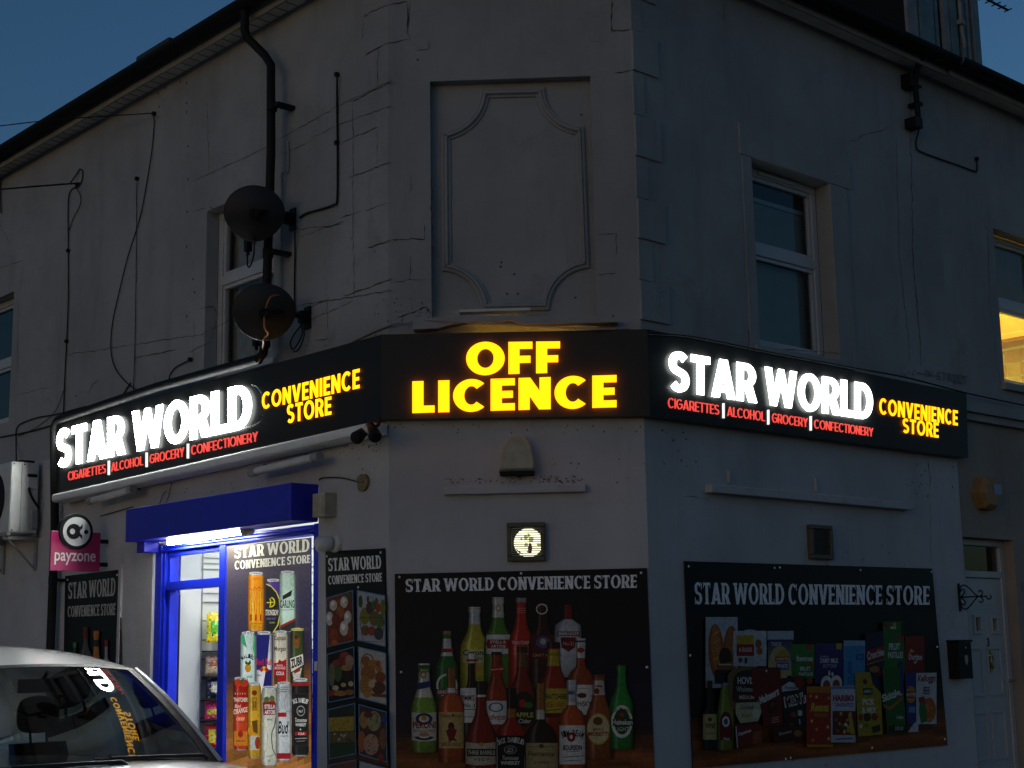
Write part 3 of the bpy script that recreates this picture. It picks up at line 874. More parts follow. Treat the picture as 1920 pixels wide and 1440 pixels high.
# right wall ---------------------------------------------------------
WR1 = (U('R',1416,480), U('R',1562,480), Z('R',1490,660), Z('R',1490,323))
mb = MB('R')
wall_face(mb, 0, SPLIT, 3.2, EAVE, [(*WR1, .12)], 0)
wall_face(mb, 0, SPLIT, 0, 3.2, [], 1)
for i, (pts, wd) in enumerate([([(1706,150),(1712,480),(1725,640),(1727,690)], .010), ([(1680,260),(1686,480),(1704,640),(1705,690)], .006), ([(1398,292),(1400,420),(1407,560),(1404,640),(1402,660)], .010),
    ([(1583,360),(1585,400),(1590,440)], .012), ([(1593,465),(1596,560),(1598,660),(1612,672),(1655,680)], .006), ([(1592,265),(1606,263),(1618,253),(1632,250),(1655,244),(1668,236)], .006),
    ([(1385,275),(1394,286),(1420,296)], .010), ([(1560,335),(1592,345)], .008), ([(1356,0),(1358,40)], .007), ([(1740,858),(1745,918)], .011), ([(1744,925),(1746,1065)], .004), ([(1286,930),(1310,932),(1330,938)], .006),
    ([(1408,658),(1480,655),(1560,662)], .009), ([(1555,660),(1585,665)], .008), ([(1600,680),(1660,690),(1690,702)], .009), ([(1520,950),(1522,962)], .004)]):
    crack(mb, 'R', pts, wd, 2, seed=90+i)
for x0, y0, x1, y1, n in ((1230,790,1330,880,16), (1700,870,1795,940,26), (1540,1020,1800,1090,14), (1480,1400,1560,1435,6)):
    for _ in range(n):
        x, y = RNG.uniform(x0,x1), RNG.uniform(y0,y1)
        c = at('R', x, y, .002); q = RNG.uniform(.0025, .008)
        mb.quad(c+Vector((-q,0,-q*.6)), c+Vector((q*.8,0,-q*.8)), c+Vector((q,0,q*.7)), c+Vector((-q*.6,0,q*.9)), 2)
# quoin blocks: every second stone stands proud
zq = [Z('R',1200,y) for y in (-70,0,62,137,218,295,372,448,525,600)]
for i in range(len(zq)-1):
    px = (1237,1210,1238,1212,1238,1214,1241,1217,1243)[i]
    w_ = U('R', px, 300)
    long = i % 2 == 0
    mb.box(-.004, w_, -.016 if long else -.007, .01, zq[i+1]+.003, zq[i]-.003, 0)
# window surround: raised lintel and jambs
mb.box(U('R',1386,300), U('R',1592,330), -.012, .01, WR1[3]+.002, WR1[3]+.22, 0)
mb.box(U('R',1398,480), WR1[0]-.001, -.008, .01, WR1[2]-.05, WR1[3], 0)
mb.box(WR1[1]+.001, U('R',1594,480), -.008, .01, WR1[2]-.05, WR1[3], 0)
mb.build('front_wall', ['cream_render', 'white_render', 'crack'], shop, .003)
mb = MB('R')
mb.box(WR1[0]-.06, WR1[1]+.08, -.03, .06, WR1[2]-.055, WR1[2]-.004)
mb.build('window_sill', 'cream_render', shop, .005)

# street name, flat letters darkened to stand for relief shade, on the string course of the right wall
mb = MB('R')
for wd_, q in (('ON', [(1730,694),(1744,696),(1744,709),(1730,707)]), ('STREET', [(1753,697),(1812,705.5),(1812,720.5),(1753,712.5)])):
    q = [uz('R',*p) for p in q]
    vs, fs = font_text(wd_, .02)
    mb.add([(x, -.0045, z) for x, z in (bil(q, *v) for v in vs)], fs, 0)
    mb.build('street_name', 'relief_shade', shop); mb = MB('R')
for x, y in ((1688,700),(1694,702),(1701,698),(1709,702),(1712,696),(1719,700)):      # worn, painted-over strokes
    c = at('R', x, y, .0045); mb.quad(c+Vector((-.012,0,-.006)), c+Vector((.014,0,-.008)), c+Vector((.012,0,.004)), c+Vector((-.010,0,.007)))
mb.build('street_name', 'relief_shade', shop)['kind'] = 'stuff'
mb = MB('R')
mb.box(U('R',1600,680), 3.412, -.012, .0, Z('R',1740,725), Z('R',1740,688), 0)
# (the name stands on the string course)
for o in [c for c in shop.children if c.name.startswith('street_name')]:
    o.data.transform(Matrix.Translation(WF['R'].to_3x3() @ Vector((0, -.012, 0))))
mb.build('string_course', 'cream_render', shop, .003)

# eaves, roof -------------------------------------------------------
def eave_parts(parent, lines, soff, boards=None, close=None):
    """lines(off) = the eave's plan outline moved out by off"""
    d = soff
    mb = MB(); strip(mb, lines(0.0), lines(d), EAVE, EAVE)
    if boards:
        w, u0, u1, stp = boards
        WFm = WF[w]
        u = u0
        while u < u1:
            a = WFm @ Vector((u, -.005, EAVE-.002)); b = WFm @ Vector((u+.012, -.005, EAVE-.002))
            c = WFm @ Vector((u+.012, -d+.005, EAVE-.002)); e = WFm @ Vector((u, -d+.005, EAVE-.002))
            mb.quad(a, b, c, e, 1); u += stp
    mb.build('soffit', ['soffit_white', 'crack'], parent)
    mb = MB(); strip(mb, lines(d), lines(d), EAVE-.03, EAVE+.07); strip(mb, lines(d-.015), lines(d), EAVE-.03, EAVE-.03)
    strip(mb, lines(d-.015), lines(d-.015), EAVE-.03, EAVE)
    mb.build('fascia_board', 'fascia_grey', parent)
    mb = MB()
    pr = [(d+.012, EAVE+.075)] + [(d+.075+.062*math.cos(rad(a)), EAVE+.075+.06*math.sin(rad(a))) for a in range(180, 361, 20)]
    for (o0, z0), (o1, z1) in zip(pr[:-1], pr[1:]): strip(mb, lines(o0), lines(o1), z0, z1)
    mb.build('gutter', 'black_plastic', parent)
    mb = MB()
    e0, zi = d+.06, EAVE+.085
    run = 1.72+e0
    strip(mb, lines(e0), lines(-1.72), zi, zi+run*math.tan(rad(36)))
    strip(mb, lines(d-.005), lines(e0), zi-.03, zi-.03); strip(mb, lines(e0), lines(e0), zi-.03, zi)
    mb.build('roof', 'slate', parent)
def shop_lines(off):
    k = HW + math.tan(rad(22.5))*off
    return [WF['L'] @ Vector((-9.5, -off, 0)), Vector((-k, -off, 0)), Vector((k, -off, 0)), WF['R'] @ Vector((SPLIT, -off, 0))]
eave_parts(shop, shop_lines, .15, ('L', -9.4, 0, .115))
# slates lifted at the verge, seen against the sky
mb = MB('L')
a = at('L', 270, 100, .2); b = at('L', 322, 64, .2)
mb.box(-2.95, -2.45, -.17, .05, EAVE+.10, EAVE+.21)
mb.build('roof_vent', 'slate', shop, .004)
# upper rooms and the ridge close the building to the sky
mb = MB()
z = EAVE+.085+(1.72+.21)*math.tan(rad(36))
P = [WF['L'] @ Vector((-9.5, 1.72, 0)), WF['L'] @ Vector((0, 1.72, 0)), WF['R'] @ Vector((SPLIT, 1.72, 0)), WF['R'] @ Vector((SPLIT, 9.5, 0)), WF['L'] @ Vector((-9.5, 9.5, 0))]
mb.add([(p.x,p.y,z) for p in P], [(0,1,2,3,4)])
for i in (2,3,4): mb.quad((P[i].x,P[i].y,0), (P[(i+1)%5].x,P[(i+1)%5].y,0), (P[(i+1)%5].x,P[(i+1)%5].y,z), (P[i].x,P[i].y,z))
e1 = WF['R'] @ Vector((SPLIT, 0, 0)); mb.quad((e1.x,e1.y,0), (P[2].x,P[2].y,0), (P[2].x,P[2].y,z), (e1.x,e1.y,EAVE))
e1 = WF['L'] @ Vector((-9.5, 0, 0)); mb.quad((e1.x,e1.y,0), (P[0].x,P[0].y,0), (P[0].x,P[0].y,z), (e1.x,e1.y,EAVE))
mb.build('rear_shell', 'grey_render', shop)

# windows -----------------------------------------------------------
def room(mb, u0, u1, v0, v1, z0, z1, mi=0):
    mb.quad((u0,v0,z0),(u1,v0,z0),(u1,v1,z0),(u0,v1,z0),mi); mb.quad((u0,v1,z1),(u1,v1,z1),(u1,v0,z1),(u0,v0,z1),mi)
    mb.quad((u0,v1,z0),(u1,v1,z0),(u1,v1,z1),(u0,v1,z1),mi)
    mb.quad((u0,v0,z0),(u0,v1,z0),(u0,v1,z1),(u0,v0,z1),mi); mb.quad((u1,v1,z0),(u1,v0,z0),(u1,v0,z1),(u1,v1,z1),mi)
def window(parent, w, hole, v, zt, fw=.055, blind=None, dark='dark_room', inside=True, vent=False):
    u0, u1, z0, z1 = hole
    win = None
    mb = MB(w)
    f = v
    mb.box(u0,u1,f,f+.06,z0,z0+fw); mb.box(u0,u1,f,f+.06,z1-fw,z1)
    mb.box(u0,u0+fw,f,f+.06,z0+fw,z1-fw); mb.box(u1-fw,u1,f,f+.06,z0+fw,z1-fw)
    mb.box(u0+fw,u1-fw,f,f+.06,zt-.035,zt+.035)
    win = mb.build('window', 'white_upvc', parent, .006)
    mb = MB(w)                                        # opening sashes: a second, slimmer frame in front of the glass
    for za, zb in ((z0+fw, zt-.035), (zt+.035, z1-fw)):
        s_, g0, g1 = .028, f+.012, f+.05
        a, b = u0+fw, u1-fw
        mb.box(a,b,g0,g1,za,za+s_); mb.box(a,b,g0,g1,zb-s_,zb); mb.box(a,a+s_,g0,g1,za+s_,zb-s_); mb.box(b-s_,b,g0,g1,za+s_,zb-s_)
    mb.build('sash', 'white_upvc', win, .004)
    if vent:
        mb = MB(w); mb.box(u0+.22,u1-.22,f-.012,f-.001,z1-.042,z1-.016); mb.build('trickle_vent', 'white_upvc', win, .003)
    mb = MB(w)
    mb.quad((u0+fw,f+.035,z0+fw),(u1-fw,f+.035,z0+fw),(u1-fw,f+.035,z1-fw),(u0+fw,f+.035,z1-fw))
    mb.build('pane', 'pane', win)
    if blind:
        mb = MB(w)
        z = z0+fw+.02
        while z < blind[1]:
            if z >= blind[0]: mb.quad((u0+.03,f+.105,z),(u1-.03,f+.105,z),(u1-.03,f+.085,z+.0225),(u0+.03,f+.085,z+.0225))
            z += .024
        mb.box(u0+.03,u1-.03,f+.08,f+.11,blind[1],blind[1]+.03)
        mb.build('blind', 'blind_slat', win)
    if inside:
        mb = MB(w); room(mb, u0-.3, u1+.3, f+.14, f+1.5, z0-.4, z1+.2); 
        mb.quad((u0-.3,f+.14,z0-.4),(u0,f+.14,z0-.4),(u0,f+.14,z1+.2),(u0-.3,f+.14,z1+.2))
        mb.quad((u1,f+.14,z0-.4),(u1+.3,f+.14,z0-.4),(u1+.3,f+.14,z1+.2),(u1,f+.14,z1+.2))
        mb.build('room', dark, win)
    return win
w_ = window(shop, 'L', WL1, .10, Z('L',450,515,-.1), blind=None)
w_['label'] = 'white casement window behind the two satellite dishes'
mb = MB('L'); mb.quad((WL1[0]+.05,.2,WL1[2]),(WL1[1]-.05,.2,WL1[2]),(WL1[1]-.05,.2,WL1[3]),(WL1[0]+.05,.2,WL1[3])); mb.build('curtain', 'grey_plastic', w_)
w_ = window(shop, 'L', WL0, .10, Z('L',5,685,-.1))
w_['label'] = 'dark window cut by the left edge of the photo'
w_ = window(shop, 'R', WR1, .12, Z('R',1490,487,-.12), blind=(WR1[2]+.05, WR1[3]-.20), vent=True)
w_['label'] = 'white window with a half lowered slatted blind'
# ------------------------------------------------------------------ the neighbouring house
house = thing('terraced_house', 'rendered house right of the shop with a white front door and lit upper window', 'house', 'R', SPLIT, 0, 0)
DOOR = (3.44, 4.16, 0.18, 2.365)
LIT = (U('R',1872,560), U('R',1872,560)+.95, 3.60, Z('R',1875,432))
mb = MB('R')
wall_face(mb, SPLIT, 9, 3.30, EAVE, [(*LIT, .11)], 0)
wall_face(mb, SPLIT, 9, 0, 3.30, [(*DOOR, .13)], 1, v=.012)
mb.quad((SPLIT,0,3.30),(9,0,3.30),(9,.012,3.30),(SPLIT,.012,3.30),0)
for i, (pts, wd) in enumerate([([(1845,405),(1846,425),(1852,430),(1856,560),(1866,650),(1876,720)], .007), ([(1875,300),(1880,330)], .004), ([(1890,925),(1920,922)], .006), ([(1890,928),(1892,985)], .005), ([(1918,1092),(1918,1110)], .02)]):
    crack(mb, 'R', pts, wd, 2, seed=140+i, off=.0025 if i < 2 else -.009)
mb.build('wall', ['cream_render', 'grey_render', 'crack'], house)
mb = MB('R')
mb.prism([[(SPLIT,3.37),(9,3.37),(9,3.305),(SPLIT,3.305)]], -.06, .0, 0)
mb.box(SPLIT, 9, -.03, .0, 3.245, 3.303)
mb.build('string_course', 'cream_render', house, .006)
mb = MB('R'); mb.box(LIT[0]-.05, LIT[1]+.06, -.035, .05, LIT[2]-.06, LIT[2]-.003); mb.build('window_sill', 'cream_render', house, .005)
def house_lines(off): return [WF['R'] @ Vector((SPLIT+.001, -off, 0)), WF['R'] @ Vector((9, -off, 0))]
eave_parts(house, house_lines, .17)
mb = MB('R')
z = EAVE+.085+(1.72+.23)*math.tan(rad(36))
mb.quad((SPLIT+.01,1.72,z),(9,1.72,z),(9,9,z),(SPLIT+.01,9,z)); mb.quad((9,0,0),(9,9,0),(9,9,z),(9,0,EAVE)); mb.quad((SPLIT+.01,9,0),(9,9,0),(9,9,z),(SPLIT+.01,9,z))
mb.build('rear_shell', 'grey_render', house)
# lit window: a kitchen seen from below
f = .11
wt = Z('R',1890,575,-.12)
litw = window(house, 'R', LIT, f, wt, .045, inside=False)
litw['label'] = 'window glowing yellow from the kitchen light'
KU = LIT[1]+.30                                  # the kitchen's right-hand wall, the one seen from the street
mb = MB('R'); room(mb, LIT[0]-.6, KU, f+.14, f+1.7, LIT[2]-.9, LIT[3]+.35)
mb.quad((LIT[0]-.6,f+.14,LIT[2]-.9),(LIT[0],f+.14,LIT[2]-.9),(LIT[0],f+.14,LIT[3]+.35),(LIT[0]-.6,f+.14,LIT[3]+.35))
mb.build('room', 'shop_white', litw)
zc_ = Z('R', 1900, 648, -.55)
for i in range(3):                               # wall cupboards, each with a panelled door
    a = f+.16+i*.44
    mb = MB('R'); mb.box(KU-.26, KU-.002, a, a+.43, zc_, zc_+.72)
    cb = mb.build('kitchen_cabinet', 'wood_cabinet', litw, .004)
    mb = MB('R')
    for z0, z1, v0, v1 in ((.02,.07,.02,.41),(.65,.70,.02,.41),(.07,.65,.02,.08),(.07,.65,.35,.41)): mb.box(KU-.278, KU-.261, a+v0, a+v1, zc_+z0, zc_+z1)
    mb.build('cabinet_door', 'wood_cabinet', cb, .004)
    mb = MB('R'); mb.tube([(KU-.28,a+.36,zc_+.10),(KU-.30,a+.36,zc_+.11),(KU-.30,a+.36,zc_+.2),(KU-.28,a+.36,zc_+.21)], .006, 6); mb.build('cabinet_handle', 'brass', cb)
mb = MB('R')
r_ = random.Random(4)
for i in range(12):
    for j in range(6):
        c = r_.choice([(0.45,.30,.14),(.5,.38,.2),(.36,.26,.14),(.42,.22,.1),(.5,.42,.28)])
        a, zz = f+.16+i*.13, zc_-.02-(j+1)*.12
        mb.quad((KU-.006,a+.004,zz+.004),(KU-.006,a+.126,zz+.004),(KU-.006,a+.126,zz+.116),(KU-.006,a+.004,zz+.116),0,c)
mb.build('wall_tiles', 'pack_print', litw)
mb = MB('R'); mb.box(LIT[0]+.1, LIT[0]+.7, f+.5, f+.8, LIT[3]+.28, LIT[3]+.33); mb.build('ceiling_lamp', 'kitchen_lamp', litw)
mb = MB('R'); mb.quad((LIT[0]-.05,f+.075,wt+.02),(LIT[1]+.05,f+.075,wt+.02),(LIT[1]+.05,f+.075,LIT[3]+.15),(LIT[0]-.05,f+.075,LIT[3]+.15)); mb.build('roller_blind', 'wood_cabinet', litw)

# front door with its fanlight
D0, D1, DZ0, DZ1 = DOOR
fv = .10
mb = MB('R')
ft = Z('R',1850,1080,-.1)
mb.box(D0,D1,fv,fv+.07,DZ1-.05,DZ1); mb.box(D0,D0+.045,fv,fv+.07,DZ0,DZ1-.05); mb.box(D1-.06,D1,fv,fv+.07,DZ0,DZ1-.05)
mb.box(D0+.045,D1-.06,fv-.006,fv+.07,ft-.015,ft+.035)
door_frame = mb.build('door_frame', 'white_upvc', house, .006)
mb = MB('R'); mb.quad((D0+.045,fv+.03,ft+.035),(D1-.06,fv+.03,ft+.035),(D1-.06,fv+.03,DZ1-.05),(D0+.045,fv+.03,DZ1-.05)); mb.build('fanlight_pane', 'pane', door_frame)
mb = MB('R'); room(mb, D0, D1, fv+.08, fv+.9, DZ0, DZ1); mb.build('hallway', 'dark_room', door_frame)
mb = MB('R')
da, db, dz0, dz1 = D0+.05, D1-.065, DZ0+.02, ft-.02
dv = fv+.012
def dpx(x, y): return uz('R', x, y, -dv)
wins = [(*dpx(1827,1158), *dpx(1838,1183)), (*dpx(1859,1160), *dpx(1869,1183))]
holes = [(a+0, c, d, b, .02) for a, b, c, d in wins]
wall_face(mb, da, db, dz0, dz1, holes, 0, v=dv)
mb.quad((da,dv,dz0),(da,dv,dz1),(da,dv+.045,dz1),(da,dv+.045,dz0)); mb.quad((db,dv,dz1),(db,dv,dz0),(db,dv+.045,dz0),(db,dv+.045,dz1))
def moulding(mb, u0, u1, z0, z1, v, w=.022, p=.014, mi=0):
    mb.box(u0-w,u1+w,v-p,v+.002,z1,z1+w,mi); mb.box(u0-w,u1+w,v-p,v+.002,z0-w,z0,mi)
    mb.box(u0-w,u0,v-p,v+.002,z0,z1,mi); mb.box(u1,u1+w,v-p,v+.002,z0,z1,mi)
for a, b, c, d in wins: moulding(mb, a, c, d, b, dv, .024)
mid = (da+db)/2
for z0_, z1_ in ((Z('R',1850,1300,-dv), Z('R',1850,1218,-dv)), (Z('R',1860,1420,-dv), Z('R',1855,1338,-dv)), (.28, .55)):
    for a, b in ((da+.09, mid-.05), (mid+.05, db-.09)): moulding(mb, a, b, z0_, z1_, dv, .02, .012)
leaf = mb.build('door', 'white_upvc', house, .003)
leaf['label'] = 'white six panelled front door'
for a, b, c, d in wins:
    mb = MB('R'); mb.quad((a,dv+.018,d),(c,dv+.018,d),(c,dv+.018,b),(a,dv+.018,b)); mb.build('door_pane', 'pane', leaf)
mb = MB('R')
cu, cz = dpx(1856,1242)
mb.lathe([(.022,0),(.022,.012),(.01,.02)], (cu,dv,cz+.05), (0,-1,0), 14)
mb.tube(smooth_path([(cu-.012,dv-.02,cz+.05),(cu-.022,dv-.024,cz),(cu,dv-.024,cz-.045),(cu+.022,dv-.024,cz),(cu+.012,dv-.02,cz+.05)]), .006, 8)
mb.box(cu-.014,cu+.014,dv-.012,dv,cz-.07,cz+.09)
mb.build('knocker', 'brass', leaf)
vs, fs = font_text('3', .03); cu, cz = dpx(1852,1204)
mb = MB('R'); mb.add([(cu-.018+.036*x, dv-.004, cz-.032+.064*y) for x, y in vs], fs); mb.build('door_number', 'black_metal', leaf)
mb = MB('R'); hz = Z('R',1900,1283,-dv)
mb.box(db+.004,db+.03,dv-.008,dv,hz-.09,hz+.08); mb.tube([(db+.017,dv-.01,hz+.03),(db+.017,dv-.05,hz+.03),(db-.09,dv-.055,hz+.03)], .009, 8)
mb.build('door_handle', 'chrome', leaf)
mb = MB('R'); mb.box(D0-.0,D1+.05,-.22,.10,.10,.17); mb.build('door_step', 'kerbstone', house, .01)

# dormer on the house roof
dt = MB('R')
du0, du1, dv0 = U('R',1698,70,-.3), U('R',1836,112,-.3), .30
dormer = thing('roof_dormer', 'board clad dormer rising from the roof above the gutter at top right', 'dormer', 'R', (du0+du1)/2, 6.25, -dv0)
mb = MB('R')
mb.box(du0,du1,dv0,dv0+2.2,6.0,8.3)
mb.build('cheeks', 'black_metal', dormer)
xs = [1698,1717,1720,1747,1752,1759,1764,1776,1778,1792,1798,1806,1810,1816,1822,1826,1836]
pale = [1,None,2,None,0,None,1,None,2,None,2,None,1,None,1,2]
mb = MB('R')
lo_, hi_ = 6.0, 8.3
for i in range(len(xs)-1):
    if pale[i] is None: continue
    a = du0+(du1-du0)*(xs[i]-1698)/138.0; b = du0+(du1-du0)*(xs[i+1]-1698)/138.0
    mb.box(a+.003,b-.003,dv0-.03 if pale[i] else dv0-.012,dv0+.0,lo_,hi_,1 if pale[i] == 1 else 0)
mb.build('cladding', ['teal_board', 'pale_board'], dormer, .003)
mb = MB('R'); mb.box(du0-.12,du1+.12,dv0-.18,dv0+2.3,8.3,8.42); mb.build('roof', 'slate', dormer, .01)
mb = MB('R'); mb.box(du0-.05,du1+.05,dv0-.02,dv0+.0,5.95,6.42); mb.build('lead_apron', 'slate', dormer)
cx = du0+(du1-du0)*(1793-1698)/138.0
mb = MB('R'); mb.tube(smooth_path([(cx-.02,dv0-.05,8.2),(cx,dv0-.05,7.4),(cx+.01,dv0-.05,6.75),(cx-.02,dv0-.08,6.55),(cx-.12,dv0-.14,6.47)]), .016, 8)
for z in (6.72,6.95,7.25,7.6): mb.box(cx-.028,cx+.034,dv0-.075,dv0-.028,z,z+.04)
single(mb, 'aerial_cable', 'pale cable clipped down the boards of the roof dormer', 'cable', 'grey_plastic', cx, 6.5, -dv0)

# yagi aerial
ae = thing('rooftop_aerial', 'dark television aerial with short cross rods against the sky at top right', 'aerial', 'R', du1+.1, 7.4, -.3)
p0, p1 = at('R',1790,-32,.1), at('R',1890,19,.1)
dirv = (p1-p0)
mb = MB('R'); mb.tube([p0-dirv*.8, p1], .010, 8); mb.build('boom', 'black_metal', ae)
mb = MB('R')
for k in range(14):
    c = p0 + dirv*(1.0-.115*k)
    h_ = Vector((.062+.006*k, .0, .032+.003*k))
    mb.tube([c-h_, c+h_], .006, 6)
mb.build('element', 'black_metal', ae)
m0 = p0-dirv*.25
mb = MB('R'); mb.tube([(m0.x,m0.y,m0.z+.2),(m0.x,m0.y,6.9)], .02, 8); mb.build('mast', 'black_metal', ae)

# ------------------------------------------------------------------ the three illuminated signs
SO = .08
kx = HW + .414*SO
def sign(name, label, w, q, off=SO):
    """black box sign; q = picture or wall corners TL, TR, BR, BL in (u, z)"""
    u = (q[0][0]+q[1][0])/2; z = (q[2][1]+q[3][1])/2
    t = thing(name, label, 'sign', w, u, z, off, 'illuminated shop signs')
    mb = MB(w)
    mb.prism([[q[3], q[2], q[1], q[0]]], -off, -off+.012, 0)
    mb.build('panel', 'sign_black_glow' if w == 'C' else 'sign_black', t)
    mb = MB(w)                                       # folded edge returning to the wall
    n = [q[3], q[2], q[1], q[0]]
    for i in range(4):
        a, b = n[i], n[(i+1) % 4]
        if w != 'L' and i == 1 and w == 'C' or (w == 'C' and i == 3): continue
        top = 0.045 if i == 2 else 0.0
        mb.quad((a[0],-off+.012,a[1]), (b[0],-off+.012,b[1]), (b[0],-top,b[1]), (a[0],-top,a[1]), 0)
    mb.build('sign_edge', 'sign_edge', t)
    return t
sc = sign('fascia_sign', 'black sign reading OFF LICENCE in yellow on the cut corner', 'C', [(-kx,3.462),(kx,3.452),(kx,2.935),(-kx,2.952)])
o0, o1 = SO+.014, SO+.024
for txt, q in (('OFF', [(874,642),(1050,640),(1050,698),(874,703)]), ('LICENCE', [(773,715),(1156,703),(1156,763),(773,774)])):
    mb = MB('C')
    letters(mb, txt, q, 'C', o0, o1, .29, .215, .10, .3, 0, 1)
    o = mb.build('lettering', ['letter_yellow', 'letter_yellow_rim'], sc); o['label'] = 'glowing yellow word ' + txt
mb = MB('C'); mb.box(-.26, .42, -.058, -.05, 3.44, 3.447); mb.build('spill_strip', 'spill_amber', sc)  # unseen strip added to throw amber spill onto the ledge above
def strapline(w, sg, words, bars, top, bot):
    """top/bot: picture lines ((x0,y0),(x1,y1)) of the cap and base line"""
    L_ = lambda ln, x: ln[0][1] + (ln[1][1]-ln[0][1])*(x-ln[0][0])/(ln[1][0]-ln[0][0])
    for txt, x0, x1 in words:
        mb = MB(w)
        letters(mb, txt, [(x0,L_(top,x0)),(x1,L_(top,x1)),(x1,L_(bot,x1)),(x0,L_(bot,x0))], w, SO-.002, SO+.008, .098, .095, .17, .3, 0, 0)
        o = mb.build('lettering', 'letter_red', sg); o['label'] = 'small red word ' + txt
    for x0, x1 in bars:
        mb = MB(w); d = 5
        pts = [uz(w, x, y, SO+.012) for x, y in ((x0,L_(bot,x0)+d),(x1,L_(bot,x1)+d),(x1,L_(top,x1)-d),(x0,L_(top,x0)-d))]
        mb.prism([pts], -SO-.012, -SO+.002); mb.build('divider', 'divider_white', sg)
def big(w, sg, txt, q, mats, wgt, tr=.09, sp=.30, o1=SO+.020):
    mb = MB(w)
    letters(mb, txt, q, w, SO+.010, o1, wgt[0], wgt[1], tr, sp, 0, 1)
    o = mb.build('lettering', mats, sg); o['label'] = ('white' if 'white' in mats[0] else 'yellow') + ' glowing words ' + txt
sl = sign('fascia_sign', 'long black sign with white STAR WORLD letters above the shop door', 'L', [uz('L',102,793,SO),(.414*SO,3.462),(.414*SO,2.955),uz('L',98,925,SO)])
big('L', sl, 'STAR WORLD', [(106,807),(470,717),(470,801),(106,878)], ['letter_white_bright','letter_white_bright_side'], (.265,.19), .07)
big('L', sl, 'CONVENIENCE', [(491,737),(674,691),(674,727.5),(491,767.5)], ['letter_yellow_bright','letter_yellow_side'], (.225,.175), .13, .3, SO+.0125)
big('L', sl, 'STORE', [(538,759),(621,743),(621,777),(538,794)], ['letter_yellow_bright','letter_yellow_side'], (.225,.175), .13, .3, SO+.0125)
strapline('L', sl, [('CIGARETTES',127,197),('ALCOHOL',208,267),('GROCERY',280,344),('CONFECTIONERY',358,482)], [(201.6,203.6),(272.4,274.4),(349.9,351.9)], ((127,885),(482,809)), ((127,901),(482,827)))
sr = sign('fascia_sign', 'long black sign with white STAR WORLD letters on the wall beside the house', 'R', [(-.414*SO,3.452),uz('R',1812,738,SO),uz('R',1815,858,SO),(-.414*SO,2.935)])
big('R', sr, 'STAR WORLD', [(1256,657),(1637,721),(1637,788),(1256,731)], ['letter_white','letter_white_side'], (.255,.185), .08)
big('R', sr, 'CONVENIENCE', [(1649,746),(1796,770),(1796,798),(1649,776)], ['letter_yellow','letter_yellow_side'], (.225,.175), .13, .3, SO+.0125)
big('R', sr, 'STORE', [(1693,784),(1760,793),(1760,821),(1693,811)], ['letter_yellow','letter_yellow_side'], (.225,.175), .13, .3, SO+.0125)
strapline('R', sr, [('CIGARETTES',1254,1349),('ALCOHOL',1365,1435),('GROCERY',1449,1515),('CONFECTIONERY',1528,1638)], [(1357,1359),(1441,1443),(1520.5,1522.5)], ((1254,745.5),(1638,802.5)), ((1254,764),(1638,818.5)))
# half loose clear acrylic edge round the last letter of the left sign
mb = MB('L')
mb.tube(smooth_path([at('L',*p,SO+.016) for p in ((470,722),(482,726),(492,745),(495,768),(490,786),(478,797),(455,803))]), .005, 6)
mb.build('acrylic_rim', 'clear_pane', sl)

# awning rail under the left sign, with two spotlights at its corner end
rail = thing('awning_rail', 'long white metal rail along the bottom of the left sign', 'rail', 'L', -2.2, 2.85, .1)
RO = .16
a, b = uz('L',97,942,RO), uz('L',690,812,RO)
a2, b2 = uz('L',97,925,RO), uz('L',690,796,RO)
mb = MB('L')
prof = [(-.02,.0),(-RO+.03,.0),(-RO+.006,.008),(-RO,.025),(-RO,.05),(-RO+.006,.062),(-RO+.02,.066),(-.02,.066)]
rows = [[(u_, v, z_+h) for v, h in prof] for u_, z_ in (a, b)]
mb.grid(rows, 0, False)
for k, r_ in enumerate(rows): mb.add(r_, [tuple(range(len(r_)))[::(-1 if k else 1)]])
mb.build('rail_profile', 'rail_white', rail, .002)
for k, (x, y) in enumerate(((672,818),(700,812))):
    c = at('L', x, y, .19)
    t = thing('spotlight', ('black spotlight on the awning rail nearest the rail end', 'black floodlight tucked into the corner below the signs')[k], 'lamp', 'L', c.x, c.z, .19)
    mb = MB('L')
    ax = Vector(((.25,-.6,-.35),(.8,-.3,-.55))[k])
    L_ = (.085,.14)[k]
    mb.lathe([(.018,-.02),(.033,0),(.036,L_*.5),(.040,L_*.9),(.036,L_),(.02,L_+.004),(0,L_+.005)], c-ax.normalized()*L_*.6, ax, 18)
    mb.build('housing', 'black_metal', t)
    mb = MB('L'); mb.tube(smooth_path([c-ax.normalized()*L_*.5, c+Vector((-.01,.04,.05)), c+Vector((-.03,.07,.09))]), .011, 8); mb.build('bracket', 'black_metal', t)

# two unlit tube fittings on the underside of the sign
for k, (xa, ya, xb, yb) in enumerate(((167,940,250,917),(470,886,600,855))):
    O_ = .13
    A, B = at('L', xa, ya, O_), at('L', xb, yb, O_)
    t = thing('tube_light_fitting', ('unlit white tube fitting under the left end of the sign', 'unlit white tube fitting above the right end of the blue shutter box')[k], 'light fitting', 'L', (A.x+B.x)/2, (A.z+B.z)/2, O_, 'unlit tube fittings under the sign')
    d = B-A
    mb = MB('L'); mb.tube([A+d*.08, B-d*.08], .026, 14); mb.build('diffuser', 'white_metal', t)
    for P_, s_ in ((A, 1), (B, -1)):
        mb = MB('L'); mb.tube([P_, P_+d*.09*s_], .031, 14); mb.build('end_cap', 'grey_plastic', t)
    for f_ in (.2, .8):
        mb = MB('L'); mb.box((A+d*f_).x-.012, (A+d*f_).x+.012, -O_, .0, (A+d*f_).z+.02, (A+d*f_).z+.034); mb.build('bracket', 'black_metal', t)

